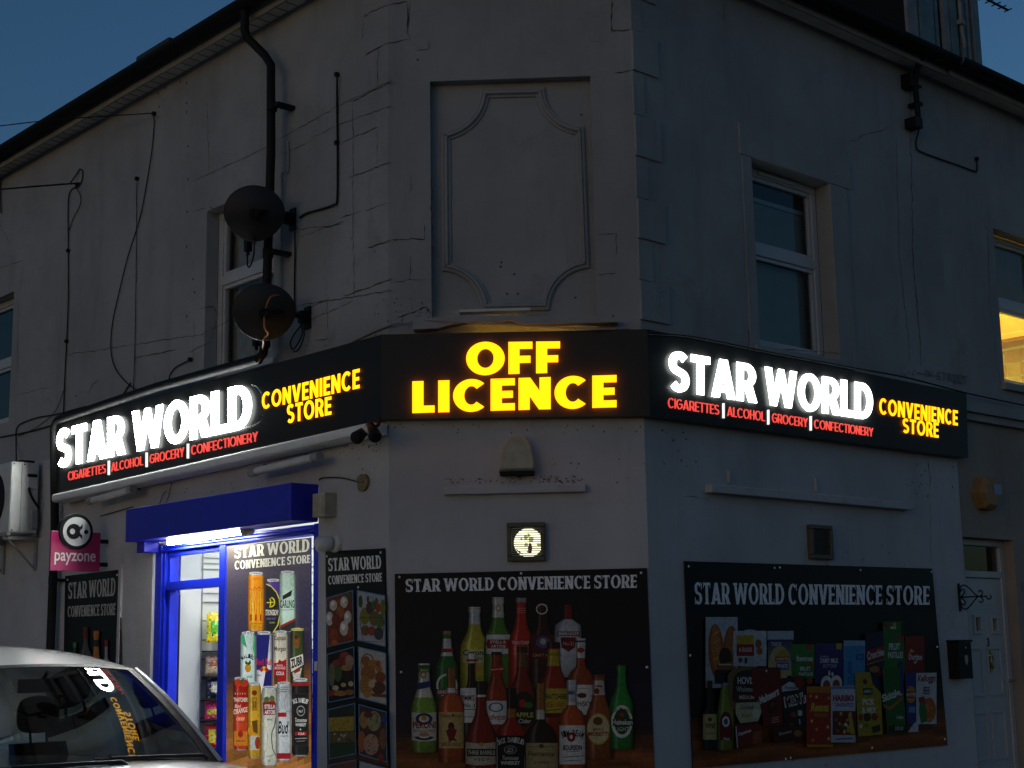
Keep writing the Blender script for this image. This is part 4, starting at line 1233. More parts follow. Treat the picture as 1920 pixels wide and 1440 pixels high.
# ------------------------------------------------------------------ shop front in the left wall
O_ = .208
sh = thing('shutter_box', 'blue metal roller shutter box over the shop door', 'shutter box', 'L', -1.78, 2.40, .1)
u0, u1 = -2.832, -.722
mb = MB('L'); mb.box(u0,u1,-O_,-.001,2.405,2.640); mb.build('housing', 'blue_shutter', sh, .006)
mb = MB('L'); mb.box(u1-.001,u1+.003,-O_+.006,-.004,2.41,2.635); mb.build('end_plate', 'blue_shutter', sh)
mb = MB('L'); mb.box(u0+.01,u0+.12,-.12,-.002,2.33,2.404); mb.build('guide_bracket', 'blue_shutter', sh, .004)
sf = thing('shop_door_frame', 'bright blue metal door frame with a toplight and an open doorway', 'door', 'L', -1.75, .10, 0)
fr_v = .02
L_ = doorU[0]; Rr = doorU[1]
uT = uz('L',350,1096,-fr_v)[1]
um = U('L',416,1150,-fr_v)
mb = MB('L')
mb.box(L_+.002,L_+.09,fr_v,fr_v+.10,.10,2.40); mb.box(L_+.095,L_+.125,fr_v+.01,fr_v+.09,.10,2.40)
mb.box(L_+.128,L_+.165,fr_v+.03,fr_v+.10,.10,2.40)
mb.box(Rr-.085,Rr-.002,fr_v,fr_v+.10,.10,2.40)
mb.box(um-.038,um+.038,fr_v-.006,fr_v+.10,.10,2.33)
for k, (za, zb) in enumerate(((2.335,2.352),(2.36,2.376),(2.384,2.40))): mb.box(L_+.091,Rr-.086,fr_v+.02*k-.012,fr_v+.10,za,zb)
mb.build('frame', 'blue_metal', sf, .004)
mb = MB('L'); mb.box(L_+.166,um-.039,fr_v,fr_v+.09,uT-.03,uT+.03); mb.box(L_+.166,um-.039,fr_v+.02,fr_v+.08,2.30,2.334); mb.build('transom', 'blue_metal', sf, .004)
mb = MB('L'); mb.quad((L_+.166,fr_v+.05,uT+.03),(um-.039,fr_v+.05,uT+.03),(um-.039,fr_v+.05,2.30),(L_+.166,fr_v+.05,2.30)); mb.build('toplight_pane', 'clear_pane', sf)
mb = MB('L')                                    # door leaf folded back into the shop
mb.box(L_+.055,L_+.095,.12,.165,.12,uT-.05); mb.box(L_+.06,L_+.088,.166,.185,.12,uT-.05,1)
lf = mb.build('door_leaf', ['blue_metal', 'black_plastic'], sf, .004)
mb = MB('L'); z = Z('L',318,1255,0); mb.box(L_+.095,L_+.112,.125,.15,z-.05,z+.06); mb.build('door_handle', 'white_metal', lf, .003)
mb = MB('L'); mb.box(Rr-.05,Rr-.02,fr_v-.012,fr_v,Z('L',590,1258),Z('L',590,1240)); mb.build('lock_plate', 'white_metal', sf)
# shop interior: white room, lamps, slatted shelving on the left wall
mb = MB('L')
room(mb, L_-.02, 1.4-2.0, .17, 3.6, .12, 2.75)
mb.build('sales_room', 'shop_white', shop)
for o in list(shop.children):
    if o.name.startswith('sales_room'): o.data.materials[0] = M['shop_white']
for k in range(2):
    t = thing('ceiling_tube', ('bright ceiling strip lamp just inside the shop door', 'bright ceiling strip lamp deeper in the shop')[k], 'lamp', 'L', -1.7, 2.66, -(.8+1.3*k), 'ceiling lamps in the shop')
    mb = MB('L'); mb.box(-2.4,-1.0,.72+1.3*k,.82+1.3*k,2.66,2.70); mb.build('tube', 'shop_lamp', t, .01)
    mb = MB('L'); mb.box(-2.42,-.98,.69+1.3*k,.85+1.3*k,2.701,2.74); mb.build('body', 'white_metal', t)
# white cabinet side seen through the door
mb = MB('L'); mb.box(L_+.0,L_+.075,.187,.372,.12,2.60,0); mb.box(L_+.0755,L_+.08,.363,.372,.12,2.60,1)
single(mb, 'side_panel', 'plain pale panel just inside the open shop door', 'panel', ['shop_white', 'grey_plastic'], L_+.04, .12, -.5)
rack = thing('snack_rack', 'slatted wall rack of hanging snacks seen through the open door', 'rack', 'L', L_+.05, .12, -1.0)
mb = MB('L'); mb.box(L_+.0,L_+.03,.376,2.3,.12,2.55); mb.build('back_panel', 'shop_white', rack)
mb = MB('L')
for k in range(16): mb.box(L_+.031,L_+.036,.377,2.3,.3+.14*k,.312+.14*k)
mb.build('slat_groove', 'grey_plastic', rack)
mb = MB('L')
for px_y in (1220,1268,1312,1352,1405):
    z = Z('L',395,px_y,-.44); mb.box(L_+.031,L_+.20,.378,2.2,z-.010,z)
mb.build('shelf', 'black_metal', rack)
mb = MB('L')
for px_y in (1042,1063,1108,1125): z = Z('L',395,px_y,-.44); mb.box(L_+.037,L_+.05,.38,2.0,z-.012,z+.012)
mb.build('price_strip', 'sign_white', rack)
# the packets: pillow bags hanging or standing on the shelves, each its own thing
def bag(u, v, z, w_, h_, d_, base, bands, label, seed):
    """pillow packet facing the doorway (+u): crimped ends, bulged middle, printed bands"""
    r = random.Random(seed); mb = MB('L'); n, m = 15, 11; P = [[], []]
    cols = []
    for side in (0, 1):
        for i in range(n):
            t = i/(n-1); row = []
            for j in range(m):
                s_ = j/(m-1)
                b = (math.sin(math.pi*t)**.6)*(math.sin(math.pi*s_)**.7)*d_/2*(1 if side == 0 else -1)
                row.append((u + b + r.uniform(-.002,.002), v + (s_-.5)*w_*(1-.05*math.sin(math.pi*t)), z + t*h_))
            P[side].append(row)
    cm = []
    for i in range(n-1):
        for j in range(m-1):
            c = base
            for (t0,t1,s0,s1,cc) in bands:
                if t0 <= (i+.5)/(n-1) < t1 and s0 <= (j+.5)/(m-1) < s1: c = cc
            q_ = r.random()
            if q_ < .16 and .12 < i/(n-1) < .85: c = tuple(min(.9, x*1.5+.12) for x in c)
            elif q_ < .34: c = tuple(x*.55 for x in c)
            elif q_ < .40: c = r.choice([WHT, RED, NAV, YEL])
            cm.append(c)
    for side in (0, 1):
        pts = [p for row in P[side] for p in row]
        idx = 0
        for i in range(n-1):
            for j in range(m-1):
                f_ = (i*m+j, i*m+j+1, (i+1)*m+j+1, (i+1)*m+j)
                mb.add([pts[k] for k in f_], [(0,1,2,3)], 0, True, cm[idx]); idx += 1
    return single(mb, 'snack_bag', label, 'snack bag', 'pack_print', u, z, -v, 'snack bags on the rack')
RB = random.Random(11)
def zpx(y, d=.44): return Z('L', 395, y, -d)
YEL, GRN, RED, PNK, WHT, BLU, NAV, ORG = rgb(240,220,30), rgb(90,190,40), rgb(215,30,35), rgb(225,40,110), rgb(235,232,225), rgb(60,80,190), rgb(30,32,70), rgb(240,140,30)
rows = [  # (bottom y, top y, list of (base, bands, word))
    (1206,1148,[(YEL,[(.3,.7,.2,.8,GRN)],'yellow bag with a green patch'),(GRN,[(.2,.6,.2,.8,WHT),(.6,1,0,1,YEL)],'green and yellow bag'),(YEL,[(0,.4,0,1,rgb(40,40,30))],'yellow bag with a dark foot'),(RED,[(.4,.7,.1,.9,YEL)],'red bag with a yellow band'),(GRN,[(.3,.5,0,1,WHT)],'green bag with a white band')]),
    (1265,1228,[(rgb(225,190,160),[(.4,.8,.2,.8,rgb(150,70,50))],'beige bag with a brown patch'),(WHT,[(.2,.5,.3,.9,rgb(210,140,120))],'white bag with a pink patch'),(rgb(230,215,180),[(.1,.4,0,1,ORG)],'cream bag with an orange band'),(WHT,[(.5,.8,.1,.8,RED)],'white bag with a red patch')]),
    (1309,1270,[(NAV,[(.3,.8,.3,.8,WHT)],'navy bag with a white patch'),(rgb(190,195,230),[(.3,.7,.2,.7,BLU)],'pale blue bag'),(BLU,[(.4,.7,0,1,WHT)],'blue bag with a white band'),(WHT,[(.1,.5,.2,.8,NAV)],'white bag with a navy patch')]),
    (1350,1314,[(PNK,[(.3,.6,.1,.9,YEL)],'pink bag with a yellow band'),(RED,[(.4,.8,.2,.9,WHT)],'red bag with a white patch'),(PNK,[(.1,.4,.2,.8,WHT)],'pink bag with a white foot'),(rgb(190,30,80),[(.5,.8,0,1,PNK)],'crimson bag')]),
    (1403,1356,[(RED,[(.2,.8,.25,.75,YEL)],'red bag with a yellow centre'),(rgb(235,120,60),[(.3,.7,.2,.8,WHT)],'orange bag with a white centre'),(RED,[(.5,.9,0,1,ORG)],'red bag with an orange top'),(YEL,[(.2,.5,.1,.9,RED)],'yellow bag with a red band')])]
for ri, (yb, yt, items) in enumerate(rows):
    v = .435
    z0_, z1_ = zpx(yb)+.004, zpx(yt)
    for k, (base, bands, words) in enumerate(items):
        bag(L_+.13, v + RB.uniform(-.004,.004), z0_, .115, (z1_-z0_)*RB.uniform(.92,1.04), .05, base, bands,
            words + (' hanging at the ' if ri == 0 else ' on the ') + ('top of the rack', 'second shelf of the rack', 'third shelf of the rack', 'fourth shelf of the rack', 'lowest shelf of the rack')[ri], 100*ri+10*k)
        v += .125
# lit tube over the door
A, B = at('L',318,1017,.06), at('L',466,994,.06)
tl = thing('door_tube_light', 'glowing fluorescent tube under the blue shutter box', 'lamp', 'L', (A.x+B.x)/2, A.z, .06)
d = B-A
mb = MB('L'); mb.tube([A, B-d*.03], .021, 14); mb.build('tube', 'tube_lit', tl)
mb = MB('L'); mb.box(A.x+.02,B.x,-.05,-.025,A.z+.018,A.z+.045); mb.build('batten', 'white_metal', tl, .004)
mb = MB('L'); mb.tube([B-d*.05, B+d*.02], .036, 14); mb.build('end_cap', 'aged_plastic', tl)
mb = MB('L'); mb.tube(smooth_path([A, A+Vector((-.12,.0,-.01)), A+Vector((-.22,.02,.03)), A+Vector((-.26,.04,.05))]), .006, 6); mb.build('cable', 'grey_plastic', tl)
# ------------------------------------------------------------------ downpipe
PR = .030
PO = .13
def p_(x, y, o=PO): return at('L', x, y, o)
pts = [at('L',459,28,.24), at('L',459,62,.22), p_(470,84,.16), p_(500,108,PO)]
pp = thing('rain_downpipe', 'black rainwater pipe passing the dishes and running along the left sign top', 'pipe', 'L', p_(505,300).x, 3.5, PO)
uP, uB = p_(508,300).x, p_(497,640).x
zB = Z('L',490,672,PO)
mb = MB('L')
run = [at('L',459,20,.22), at('L',459,58,.22), at('L',463,70,.20), p_(497,104), Vector((p_(508,125).x,-PO,p_(508,122).z)), Vector((uP,-PO,4.9)), Vector((uB,-PO,zB+.10)), Vector((uB-.02,-PO,zB+.03)), Vector((uB-.09,-PO,zB-.005))]
mb.tube(run, PR, 12)
mb.build('drop_pipe', 'black_plastic', pp)
mb = MB('L')
e0 = at('L',110,787,.10)
mb.tube([Vector((uB-.07,-PO,zB)), Vector((-2.6,-.11,3.515)), e0, e0+Vector((-.05,0,-.02)), e0+Vector((-.075,0,-.07)), Vector((e0.x-.08,-.06,2.6)), Vector((e0.x-.08,-.06,.12))], .034, 12)
mb.build('run_pipe', 'black_plastic', pp)
for z, u, o_ in ((p_(510,200).z, p_(510,200).x, PO), (4.2, (uP+uB)/2, PO), (2.2, e0.x-.08, .06), (1.5, e0.x-.08, .06)):
    mb = MB('L'); mb.tube([(u,-o_,z-.03),(u,-o_,z+.03)], PR+.006, 12); mb.box(u+.03,u+.085,-o_-.01,-.0,z-.012,z+.012); mb.build('clip', 'black_plastic', pp)
mb = MB('L'); mb.tube([(uB,-PO,zB+.07),(uB,-PO,zB+.14)], PR+.006, 12); mb.build('collar', 'black_plastic', pp)
# right-hand downpipe stub and box under the eaves
a = at('R',1716,158,.08); b = at('R',1723,236,.08)
rp = thing('rain_hopper', 'short black pipe stub with brackets below the right eaves', 'pipe', 'R', a.x, b.z, .08)
mb = MB('R'); mb.tube([a+Vector((0,-.10,.28)), a+Vector((0,-.02,.10)), a, b], .022, 10); mb.build('pipe', 'black_plastic', rp)
for bx in ((a.x-.07,a.x+.02,-.09,-.0,a.z-.03,a.z+.08),(b.x-.07,b.x+.025,-.10,-.0,b.z-.02,b.z+.06),(a.x+.021,a.x+.06,-.10,-.0,a.z-.02,a.z),(b.x-.01,b.x+.05,-.10,-.0,(a.z+b.z)/2,(a.z+b.z)/2+.03)):
    mb = MB('R'); mb.box(*bx); mb.build('bracket', 'black_metal', rp, .003)

# ------------------------------------------------------------------ satellite dishes
def dish(cx, cy, off, rx, rz, plate, nrm, label, cable_mat):
    c = at('L', cx, cy, off)
    t = thing('satellite_dish', label, 'satellite dish', 'L', c.x, c.z-.2, off, 'satellite dishes')
    n = Vector(nrm).normalized()                     # the dish looks this way, away from us
    up = Vector((0,0,1)); sx = n.cross(up).normalized(); sz = sx.cross(n).normalized()
    mb = MB('L')
    for back in (0, 1):
        P = []
        for i in range(9):
            r = i/8; row = []
            for k in range(37):
                q = 2*math.pi*k/36
                # a squared-off oval, slightly narrower at the foot
                x = math.cos(q)*rx*r*(1-.10*max(0,-math.sin(q))); z = math.sin(q)*rz*r
                dd = -.045*(1-r*r)
                row.append(c + sx*x + sz*z + n*(dd-.006*back))
            P.append(row)
        mb.grid(P if back else P[::-1], 0, True)
    rim = []
    for k in range(37):
        q = 2*math.pi*k/36
        rim.append(c + sx*math.cos(q)*rx*(1-.10*max(0,-math.sin(q))) + sz*math.sin(q)*rz)
    mb.tube(rim, .007, 6, 0, False)
    mb.build('reflector', 'dish_grey', t)
    hub = c - n*.06
    pl = at('L', *plate, .01)
    mb = MB('L')
    mb.tube([hub+n*.02, hub-n*.06], .035, 12)
    el = hub - n*.06 + Vector((.02,0,0))
    mb.tube([el, Vector((el.x*.35+pl.x*.65, el.y*.4+pl.y*.6-.05, pl.z+.01)), Vector((pl.x,-.02,pl.z))], .018, 10)
    mb.build('mount_arm', 'black_metal', t)
    mb = MB('L'); mb.box(pl.x-.035,pl.x+.035,-.014,-.0,pl.z-.075,pl.z+.075); mb.box(pl.x-.02,pl.x+.02,-.07,-.014,pl.z-.04,pl.z+.04); mb.build('wall_plate', 'black_metal', t, .004)
    foot = c - sz*rz*.93
    tip = foot + n*.27 + Vector((-.08,0,.03))
    mb = MB('L'); mb.tube([foot-n*.02, foot+n*.08-sz*.03, tip], .011, 8); mb.build('feed_arm', 'black_metal', t)
    hd = (c + n*.05 - tip).normalized()
    mb = MB('L'); mb.tube([tip-hd*.05, tip-hd*.02, tip+hd*.0, tip+hd*.06, tip+hd*.062], [.014,.022,.026,.026,.02], 12)
    mb.box(tip.x-.02,tip.x+.02,tip.y-.02,tip.y+.02,tip.z-.11,tip.z-.0)
    for k in range(3): mb.tube([tip+Vector((-.014+.014*k,0,-.10)), tip+Vector((-.014+.014*k,0,-.14))], .005, 6)
    mb.build('receiver', 'black_plastic', t)
    mb = MB('L')
    mb.tube(smooth_path([tip+Vector((-.01,0,-.13)), tip+Vector((.0,0,-.21)), tip+Vector((.05,-.01,-.22)), tip+Vector((.09,-.01,-.15)), foot-n*.02+Vector((0,0,-.02)), foot-n*.05]), .0055, 6)
    if cable_mat == 'cable_orange':
        mb.tube(smooth_path([foot-n*.04, foot-n*.07+Vector((.05,0,.03)), hub-n*.03+Vector((.04,-.02,-.10)), hub-n*.04]), .006, 6)
        mb.tube(smooth_path([hub-n*.03, hub-n*.05+Vector((.08,0,.10)), Vector((pl.x-.05,-.12,pl.z+.12)), Vector((pl.x-.02,-.05,pl.z))]), .005, 6)
    mb.build('cable', cable_mat, t)
    return t
N_ = (-.80, .52, .30)
dish(477, 400, .30, .192, .176, (548,411), N_, 'upper grey satellite dish on a wall arm in front of the window', 'black_plastic')
dish(495, 585, .30, .196, .178, (576,596), (-.80,.50,.34), 'lower grey satellite dish with a pale orange cable, just above the sign', 'cable_orange')
# loops of spare cable hanging below the lower dish bracket
mb = MB('L')
lp = [at('L',x,y,.05) for x,y in ((563,604),(567,625),(556,648),(548,655),(545,640),(558,618),(568,610),(570,630),(560,655),(550,660))]
mb.tube(smooth_path(lp), .005, 6); c = lp[0]
single(mb, 'coiled_cable', 'loops of spare black cable hanging under the lower dish bracket', 'cable', 'black_plastic', c.x, c.z, .05)

# ------------------------------------------------------------------ wall cables on the side street
def cable(pts, r, label, m='black_plastic', name='wall_cable', clips=(), w='L', off=.012):
    P = [at(w, *(p if len(p) == 3 else (*p, off))) for p in pts]
    if name == 'overhead_wire': P.insert(0, P[0] + (P[0]-P[1])*1.6 + Vector((0, 0, .05)))     # on towards its pole
    mb = MB(w); mb.tube(smooth_path(P, 5), r*.74, 6)
    for x, y in clips:
        c = at(w, x, y, off); mb.box(c.x-.011,c.x+.011,-.028,-.0,c.z-.013,c.z+.013)
    c = P[0]
    return single(mb, name, label, 'cable', m, c.x, c.z, -c.y)
cable([(-160,250,3.0),(0,236,.9),(60,229,.55),(150,221,.30),(290,212,.06)], .006, 'overhead wire coming in across the eaves to a hook on the left wall', name='overhead_wire')
cable([(287,214,.04),(289,230),(285,280),(274,350),(262,410),(240,480),(224,545),(211,605),(208,655),(216,690),(238,718),(262,735)], .006, 'long loose black cable curving down the left wall to the sign', clips=((289,213),))
cable([(-150,362,2.6),(0,355,.8),(60,350,.4),(150,343,.06)], .010, 'thick black overhead cable ending at a looped hook high on the left wall', name='overhead_wire')
cable([(132,343,.03),(144,326),(150,317),(155,323),(153,340),(146,350),(134,356),(128,380),(128,470),(128,560),(125,640),(121,720),(119,785)], .0075, 'thick vertical black cable looped at its top hook on the left wall', clips=((145,347),(128,470),(125,640)))
cable([(143,352,.03),(151,368),(150,385),(138,408),(129,432)], .005, 'short slack loop beside the thick vertical cable')
cable([(257,332),(256,420),(255,520),(253,640),(250,735)], .004, 'thin straight cable stub running down the middle of the left wall', clips=((257,335),))
cable([(317,722,.05),(318,705),(328,690),(345,680),(358,674)], .006, 'short curved cable end poking out above the left sign', clips=((357,674),))
cable([(0,820),(60,808),(120,790),(175,770),(225,744),(238,728),(245,718)], .008, 'black cable running along the wall above the left end of the sign')
cable([(31,880,.10),(30,830),(31,805),(40,794),(70,783),(110,776),(160,762)], .007, 'black cable bending down to the air conditioning unit')
cable([(34,818),(70,800),(104,770),(120,730)], .004, 'thin slanting cable above the air conditioning unit')
cable([(632,138,.03),(632,200),(633,300),(632,374),(626,384),(600,393),(575,400),(562,408)], .010, 'thick black cable down the left wall and along to the upper dish', clips=((632,140),(632,268)))
cable([(553,420,.03),(553,480),(552,540),(553,590)], .008, 'straight black cable between the two dish brackets')
cable([(540,265),(540,318),(531,322),(527,330),(528,380),(527,450),(527,540)], .008, 'pale painted cable trunking beside the rain pipe', 'cream_render', 'cable_trunking')
cable([(2,335),(1,360),(2,400)], .008, 'short cable at the left edge of the wall')
cable([(640,650),(700,622),(735,608)], .009, 'cable along the top of the sign beside the cut corner on the side street', 'grey_plastic')
cable([(735,606,.03),(775,603,.06),(800,600,.10),(862,604,.11),(1000,611,.11),(1120,617,.11),(1180,616,.04)], .007, 'pale cable along the ledge over the corner sign', 'grey_plastic', w='C')
cable([(1149,590),(1150,612)], .004, 'short dark cable stub over the right end of the corner sign', w='C')
cable([(1724,240,.05),(1718,262),(1718,275),(1724,283),(1760,297),(1800,311),(1828,321),(1832,318),(1831,297)], .008, 'black cable running from the pipe stub along the right wall under the eaves', w='R', clips=((1831,298),))
cable([(1216,626,.10),(1300,632,.10),(1450,662,.10),(1600,690,.10),(1700,708,.10),(1812,737,.06),(1920,760,.05)], .008, 'cable along the top of the right sign', w='R')
cable([(312,920),(304,930),(298,950)], .004, 'thin wire hanging left of the shutter box under the sign')
cable([(322,905),(316,930),(310,945)], .004, 'thin wire hanging over the shutter box')
cable([(188,968,.03),(215,960),(250,950)], .005, 'wire from the projecting sign to the blue shutter box')
cable([(598,900),(606,896),(640,896),(672,904)], .0055, 'thin wire running to the brown cover patch beside the shutter box')
cable([(1722,700),(1760,706)], .003, 'short wire stub over the right sign', w='R')

# brown patch where the wire enters the wall
c = at('L', 680, 905, .012)
mb = MB('L'); mb.prism([[(c.x+.052*math.cos(a)*(1+.12*math.sin(3*a+1)), c.z+.058*math.sin(a)*(1+.1*math.cos(2*a))) for a in [i*math.pi/10 for i in range(20)]]], -.02, .0, 0)
mb.tube([c+Vector((-.03,-.01,.008)), c+Vector((.02,-.012,.0))], .006, 6)
single(mb, 'cable_entry_cover', 'small rough brown disc where a wire enters the wall below the spotlights', 'cover', 'mud', c.x, c.z, .012)
c = at('L', 604, 946, .07)
mb = MB('L'); mb.box(c.x-.075,c.x+.055,-.09,-.0,c.z-.075,c.z+.07); mb.box(c.x-.06,c.x+.04,-.094,-.089,c.z-.06,c.z+.055)
single(mb, 'junction_box', 'small cream junction box at the right end of the shutter box', 'junction box', 'aged_plastic', c.x, c.z, .0, bevel=.005)
# white security camera
c = at('L', 612, 1019, .07)
cm = thing('security_camera', 'white round security camera on the wall right of the shop door', 'camera', 'L', c.x, c.z, .0)
mb = MB('L'); mb.lathe([(.055,0),(.055,.03),(.048,.035)], (c.x+.02,0,c.z), (0,-1,0), 20); mb.build('base', 'white_metal', cm)
mb = MB('L'); ax = Vector((-.55,-.8,-.12)); mb.lathe([(.030,-.04),(.048,-.02),(.050,.03),(.046,.055),(.03,.068),(.0,.072)], (c.x,-.07,c.z), ax, 20); mb.build('housing', 'white_metal', cm)
mb = MB('L'); mb.lathe([(.011,.0),(.011,.004),(0,.004)], Vector((c.x,-.07,c.z))+ax.normalized()*.069+Vector((0,0,.012)), ax, 12); mb.build('lens', 'black_plastic', cm)

# ------------------------------------------------------------------ air conditioner on its bracket
au = -4.67; aw = .82; ad = .27; az0, az1 = 2.60, 3.18
ac = thing('air_conditioner', 'cream outdoor air conditioning unit on a wall bracket at the left edge', 'air conditioner', 'L', au-.4, az0-.1, 0)
mb = MB('L'); mb.box(au-aw,au,-ad,-.03,az0,az1); mb.build('casing', 'white_metal', ac, .014)
mb = MB('L')
mb.box(au,au+.002,-ad+.088,-ad+.090,az0+.01,az1-.01); mb.box(au,au+.004,-ad+.14,-ad+.22,az1-.12,az1-.095)
for v_, z_ in ((-ad+.02,az0+.02),(-ad+.02,az1-.02),(-ad+.11,az1-.02)): mb.lathe([(.006,0),(.006,.004),(0,.004)], (au,v_,z_), (1,0,0), 8)
mb.build('seam', 'black_plastic', ac)
mb = MB('L'); mb.box(au,au+.02,-ad+.13,-ad+.22,az1-.22,az1-.125); mb.build('valve_cover', 'white_metal', ac, .006)
mb = MB('L'); mb.box(au-.04,au+.035,-ad+.17,-.04,az0+.03,az0+.19); mb.build('pipe_box', 'grey_plastic', ac, .012)
mb = MB('L'); mb.box(au-.10,au-.01,-ad+.08,-ad+.20,az1,az1+.018); mb.build('top_cap', 'black_plastic', ac, .004)
mb = MB('L'); mb.tube(smooth_path([(au+.012,-ad+.15,az1-.21),(au+.03,-ad+.155,az1-.26),(au+.035,-ad+.18,az1-.31),(au+.04,-.04,az1-.38)]), .011, 8); mb.build('hose', 'black_plastic', ac)
for k in range(2):
    u_ = au-.06-.62*k
    mb = MB('L')
    mb.box(u_-.02,u_+.02,-ad-.02,-.0,az0-.055,az0-.025); mb.box(u_-.02,u_+.02,-.02,-.0,az0-.30,az0-.055)
    mb.tube([(u_,-.02,az0-.28),(u_,-ad+.02,az0-.05)], .01, 6)
    mb.build('bracket', 'grey_plastic', ac, .003)
for v_ in (-ad-.015, -.06):
    mb = MB('L'); mb.box(au-aw,au-.0,v_,v_+.03,az0-.024,az0-.001); mb.build('bearer', 'grey_plastic', ac, .003)
mb = MB('L')
cx_, cz_ = au-aw*.42, (az0+az1)/2
mb.lathe([(.235,0),(.235,.012),(.222,.012)], (cx_,-ad,cz_), (0,-1,0), 32)
for k in range(9): mb.lathe([(.02+.024*k,.003),(.024+.024*k,.007),(.028+.024*k,.003)], (cx_,-ad,cz_), (0,-1,0), 32)
mb.build('fan_grille', 'black_plastic', ac)

# ------------------------------------------------------------------ projecting payment sign (stands square to the wall)
ps = thing('projecting_sign', 'magenta projecting payment sign with a round fish like symbol', 'sign', 'P', -.26, 2.23, 0)
def pz(px, py):                                   # picture point on the sign's own plane
    return uz('P', px, py, .012)
xa, xb = pz(95,1035)[0], pz(188,1035)[0]
z0, z1 = pz(142,1071)[1], pz(142,997)[1]
mb = MB('P'); mb.box(xa, xb, -.012, .012, z0, z1); mb.build('board', 'magenta', ps, .003)
cx_, cz_ = pz(142,997)[0], Z('P',142,997,.012)
R_ = (Z('P',142,963,.012)-Z('P',142,1031,.012))/2
mb = MB('P'); mb.lathe([(R_,0),(R_,.044),(R_*.985,.048)], (cx_,.024,cz_), (0,-1,0), 48); disc = mb.build('disc', 'black_plastic', ps)
mb = MB('P'); mb.lathe([(R_*.80,0),(R_*.80,.006)], (cx_,-.024,cz_), (0,-1,0), 48); mb.build('disc_face', 'sign_white', disc)
mb = MB('P')                                      # the symbol: a ring with a forked tail, and a dot
k = R_
ring = [(cx_-.18*k+.42*k*math.cos(a), cz_+.42*k*math.sin(a)) for a in [rad(d) for d in range(35, 326, 10)]]
tail = [(cx_+.32*k,cz_-.42*k),(cx_+.32*k,cz_-.20*k),(cx_+.22*k,cz_-.12*k),(cx_+.17*k,cz_+.0*k),(cx_+.22*k,cz_+.12*k),(cx_+.32*k,cz_+.20*k),(cx_+.32*k,cz_+.42*k)]
hole = [(cx_-.26*k+.16*k*math.cos(rad(d)), cz_+.16*k*math.sin(rad(d))) for d in range(0, 360, 15)]
mb.prism([ring+tail, hole], -.0335, -.030)
mb.prism([[(cx_+.55*k+.12*k*math.cos(rad(d)), cz_+.12*k*math.sin(rad(d))) for d in range(0,360,15)]], -.0335, -.030)
mb.build('emblem', 'black_plastic', disc)
vs, fs = font_text('payzone', .028)
ta, tb = pz(102,1050)[0], pz(179,1050)[0]; zb_, zt_ = Z('P',140,1059.5,.012), Z('P',140,1036.5,.012)
mb = MB('P'); mb.add([(ta+(tb-ta)*x, -.0135, zb_+(zt_-zb_)*y) for x, y in vs], fs); mb.build('lettering', 'sign_white', ps)
for z_ in (z0+.04, z1-.08):
    mb = MB('P'); mb.box(xb-.005, -.0, -.01, .01, z_, z_+.03); mb.build('wall_arm', 'black_metal', ps)

# ------------------------------------------------------------------ fittings on the cut corner
al = thing('alarm_bell_box', 'dome topped cream alarm box below the corner sign', 'alarm box', 'C', at('C',969,850).x, Z('C',969,886,.09), 0)
def shape(o): return [uz('C',x,y,o) for x,y in ((935,884),(937,858),(942,840),(951,825),(962,816),(972,814),(984,820),(994,833),(1000,850),(1003,866),(1003,882))]
mb = MB('C')
s0, s1 = shape(.0), shape(.085)
mid_ = (sum(p[0] for p in s1)/len(s1), sum(p[1] for p in s1)/len(s1))
s2 = [(mid_[0]+(p[0]-mid_[0])*.88, mid_[1]+(p[1]-mid_[1])*.90+.004) for p in s1]
rows = [[(x,-.002,z) for x, z in s1], [(x,-.075,z) for x, z in s1], [(x,-.09,z) for x, z in s2]]
mb.grid([r+[r[0]] for r in rows][::-1], 0, True)
mb.add(rows[-1], [tuple(range(len(s2)))[::-1]])
mb.build('cover', 'aged_plastic', al)
mb = MB('C'); mb.box(s1[0][0]+.005,s1[-1][0]-.005,-.07,-.004,s1[0][1]-.02,s1[0][1]+.004); mb.box(mid_[0]-.01,mid_[0]+.012,-.05,-.03,s1[0][1]-.032,s1[0][1]-.018); mb.build('base', 'black_plastic', al)
def bar(w, xa, xb, ya, yb, h, o, label, stubs=()):
    A, B = at(w, xa, ya, o), at(w, xb, yb, o)
    t = thing('wall_ledge', label, 'ledge', w, (A.x+B.x)/2, A.z, 0, 'white ledge bars on the ground floor walls')
    mb = MB(w); mb.box(A.x,B.x,-o,-.0,(A.z+B.z)/2-h,(A.z+B.z)/2); mb.build('bar', 'white_render', t, .004)
    for x, y0, y1 in stubs:
        c, e = at(w,x,y0,.02), at(w,x,y1,.02)
        mb = MB(w); mb.box(c.x-.008,c.x+.008,-.022,-.0,e.z,c.z); mb.build('bracket', 'white_render', t, .003)
bar('C',832,1098,912,908,.045,.045,'white ledge bar under the alarm box on the cut corner')
bar('R',1335,1711,907,943,.05,.06,'long white ledge bar with two upright brackets under the right sign',((1368,882,905),(1531,897,922)))
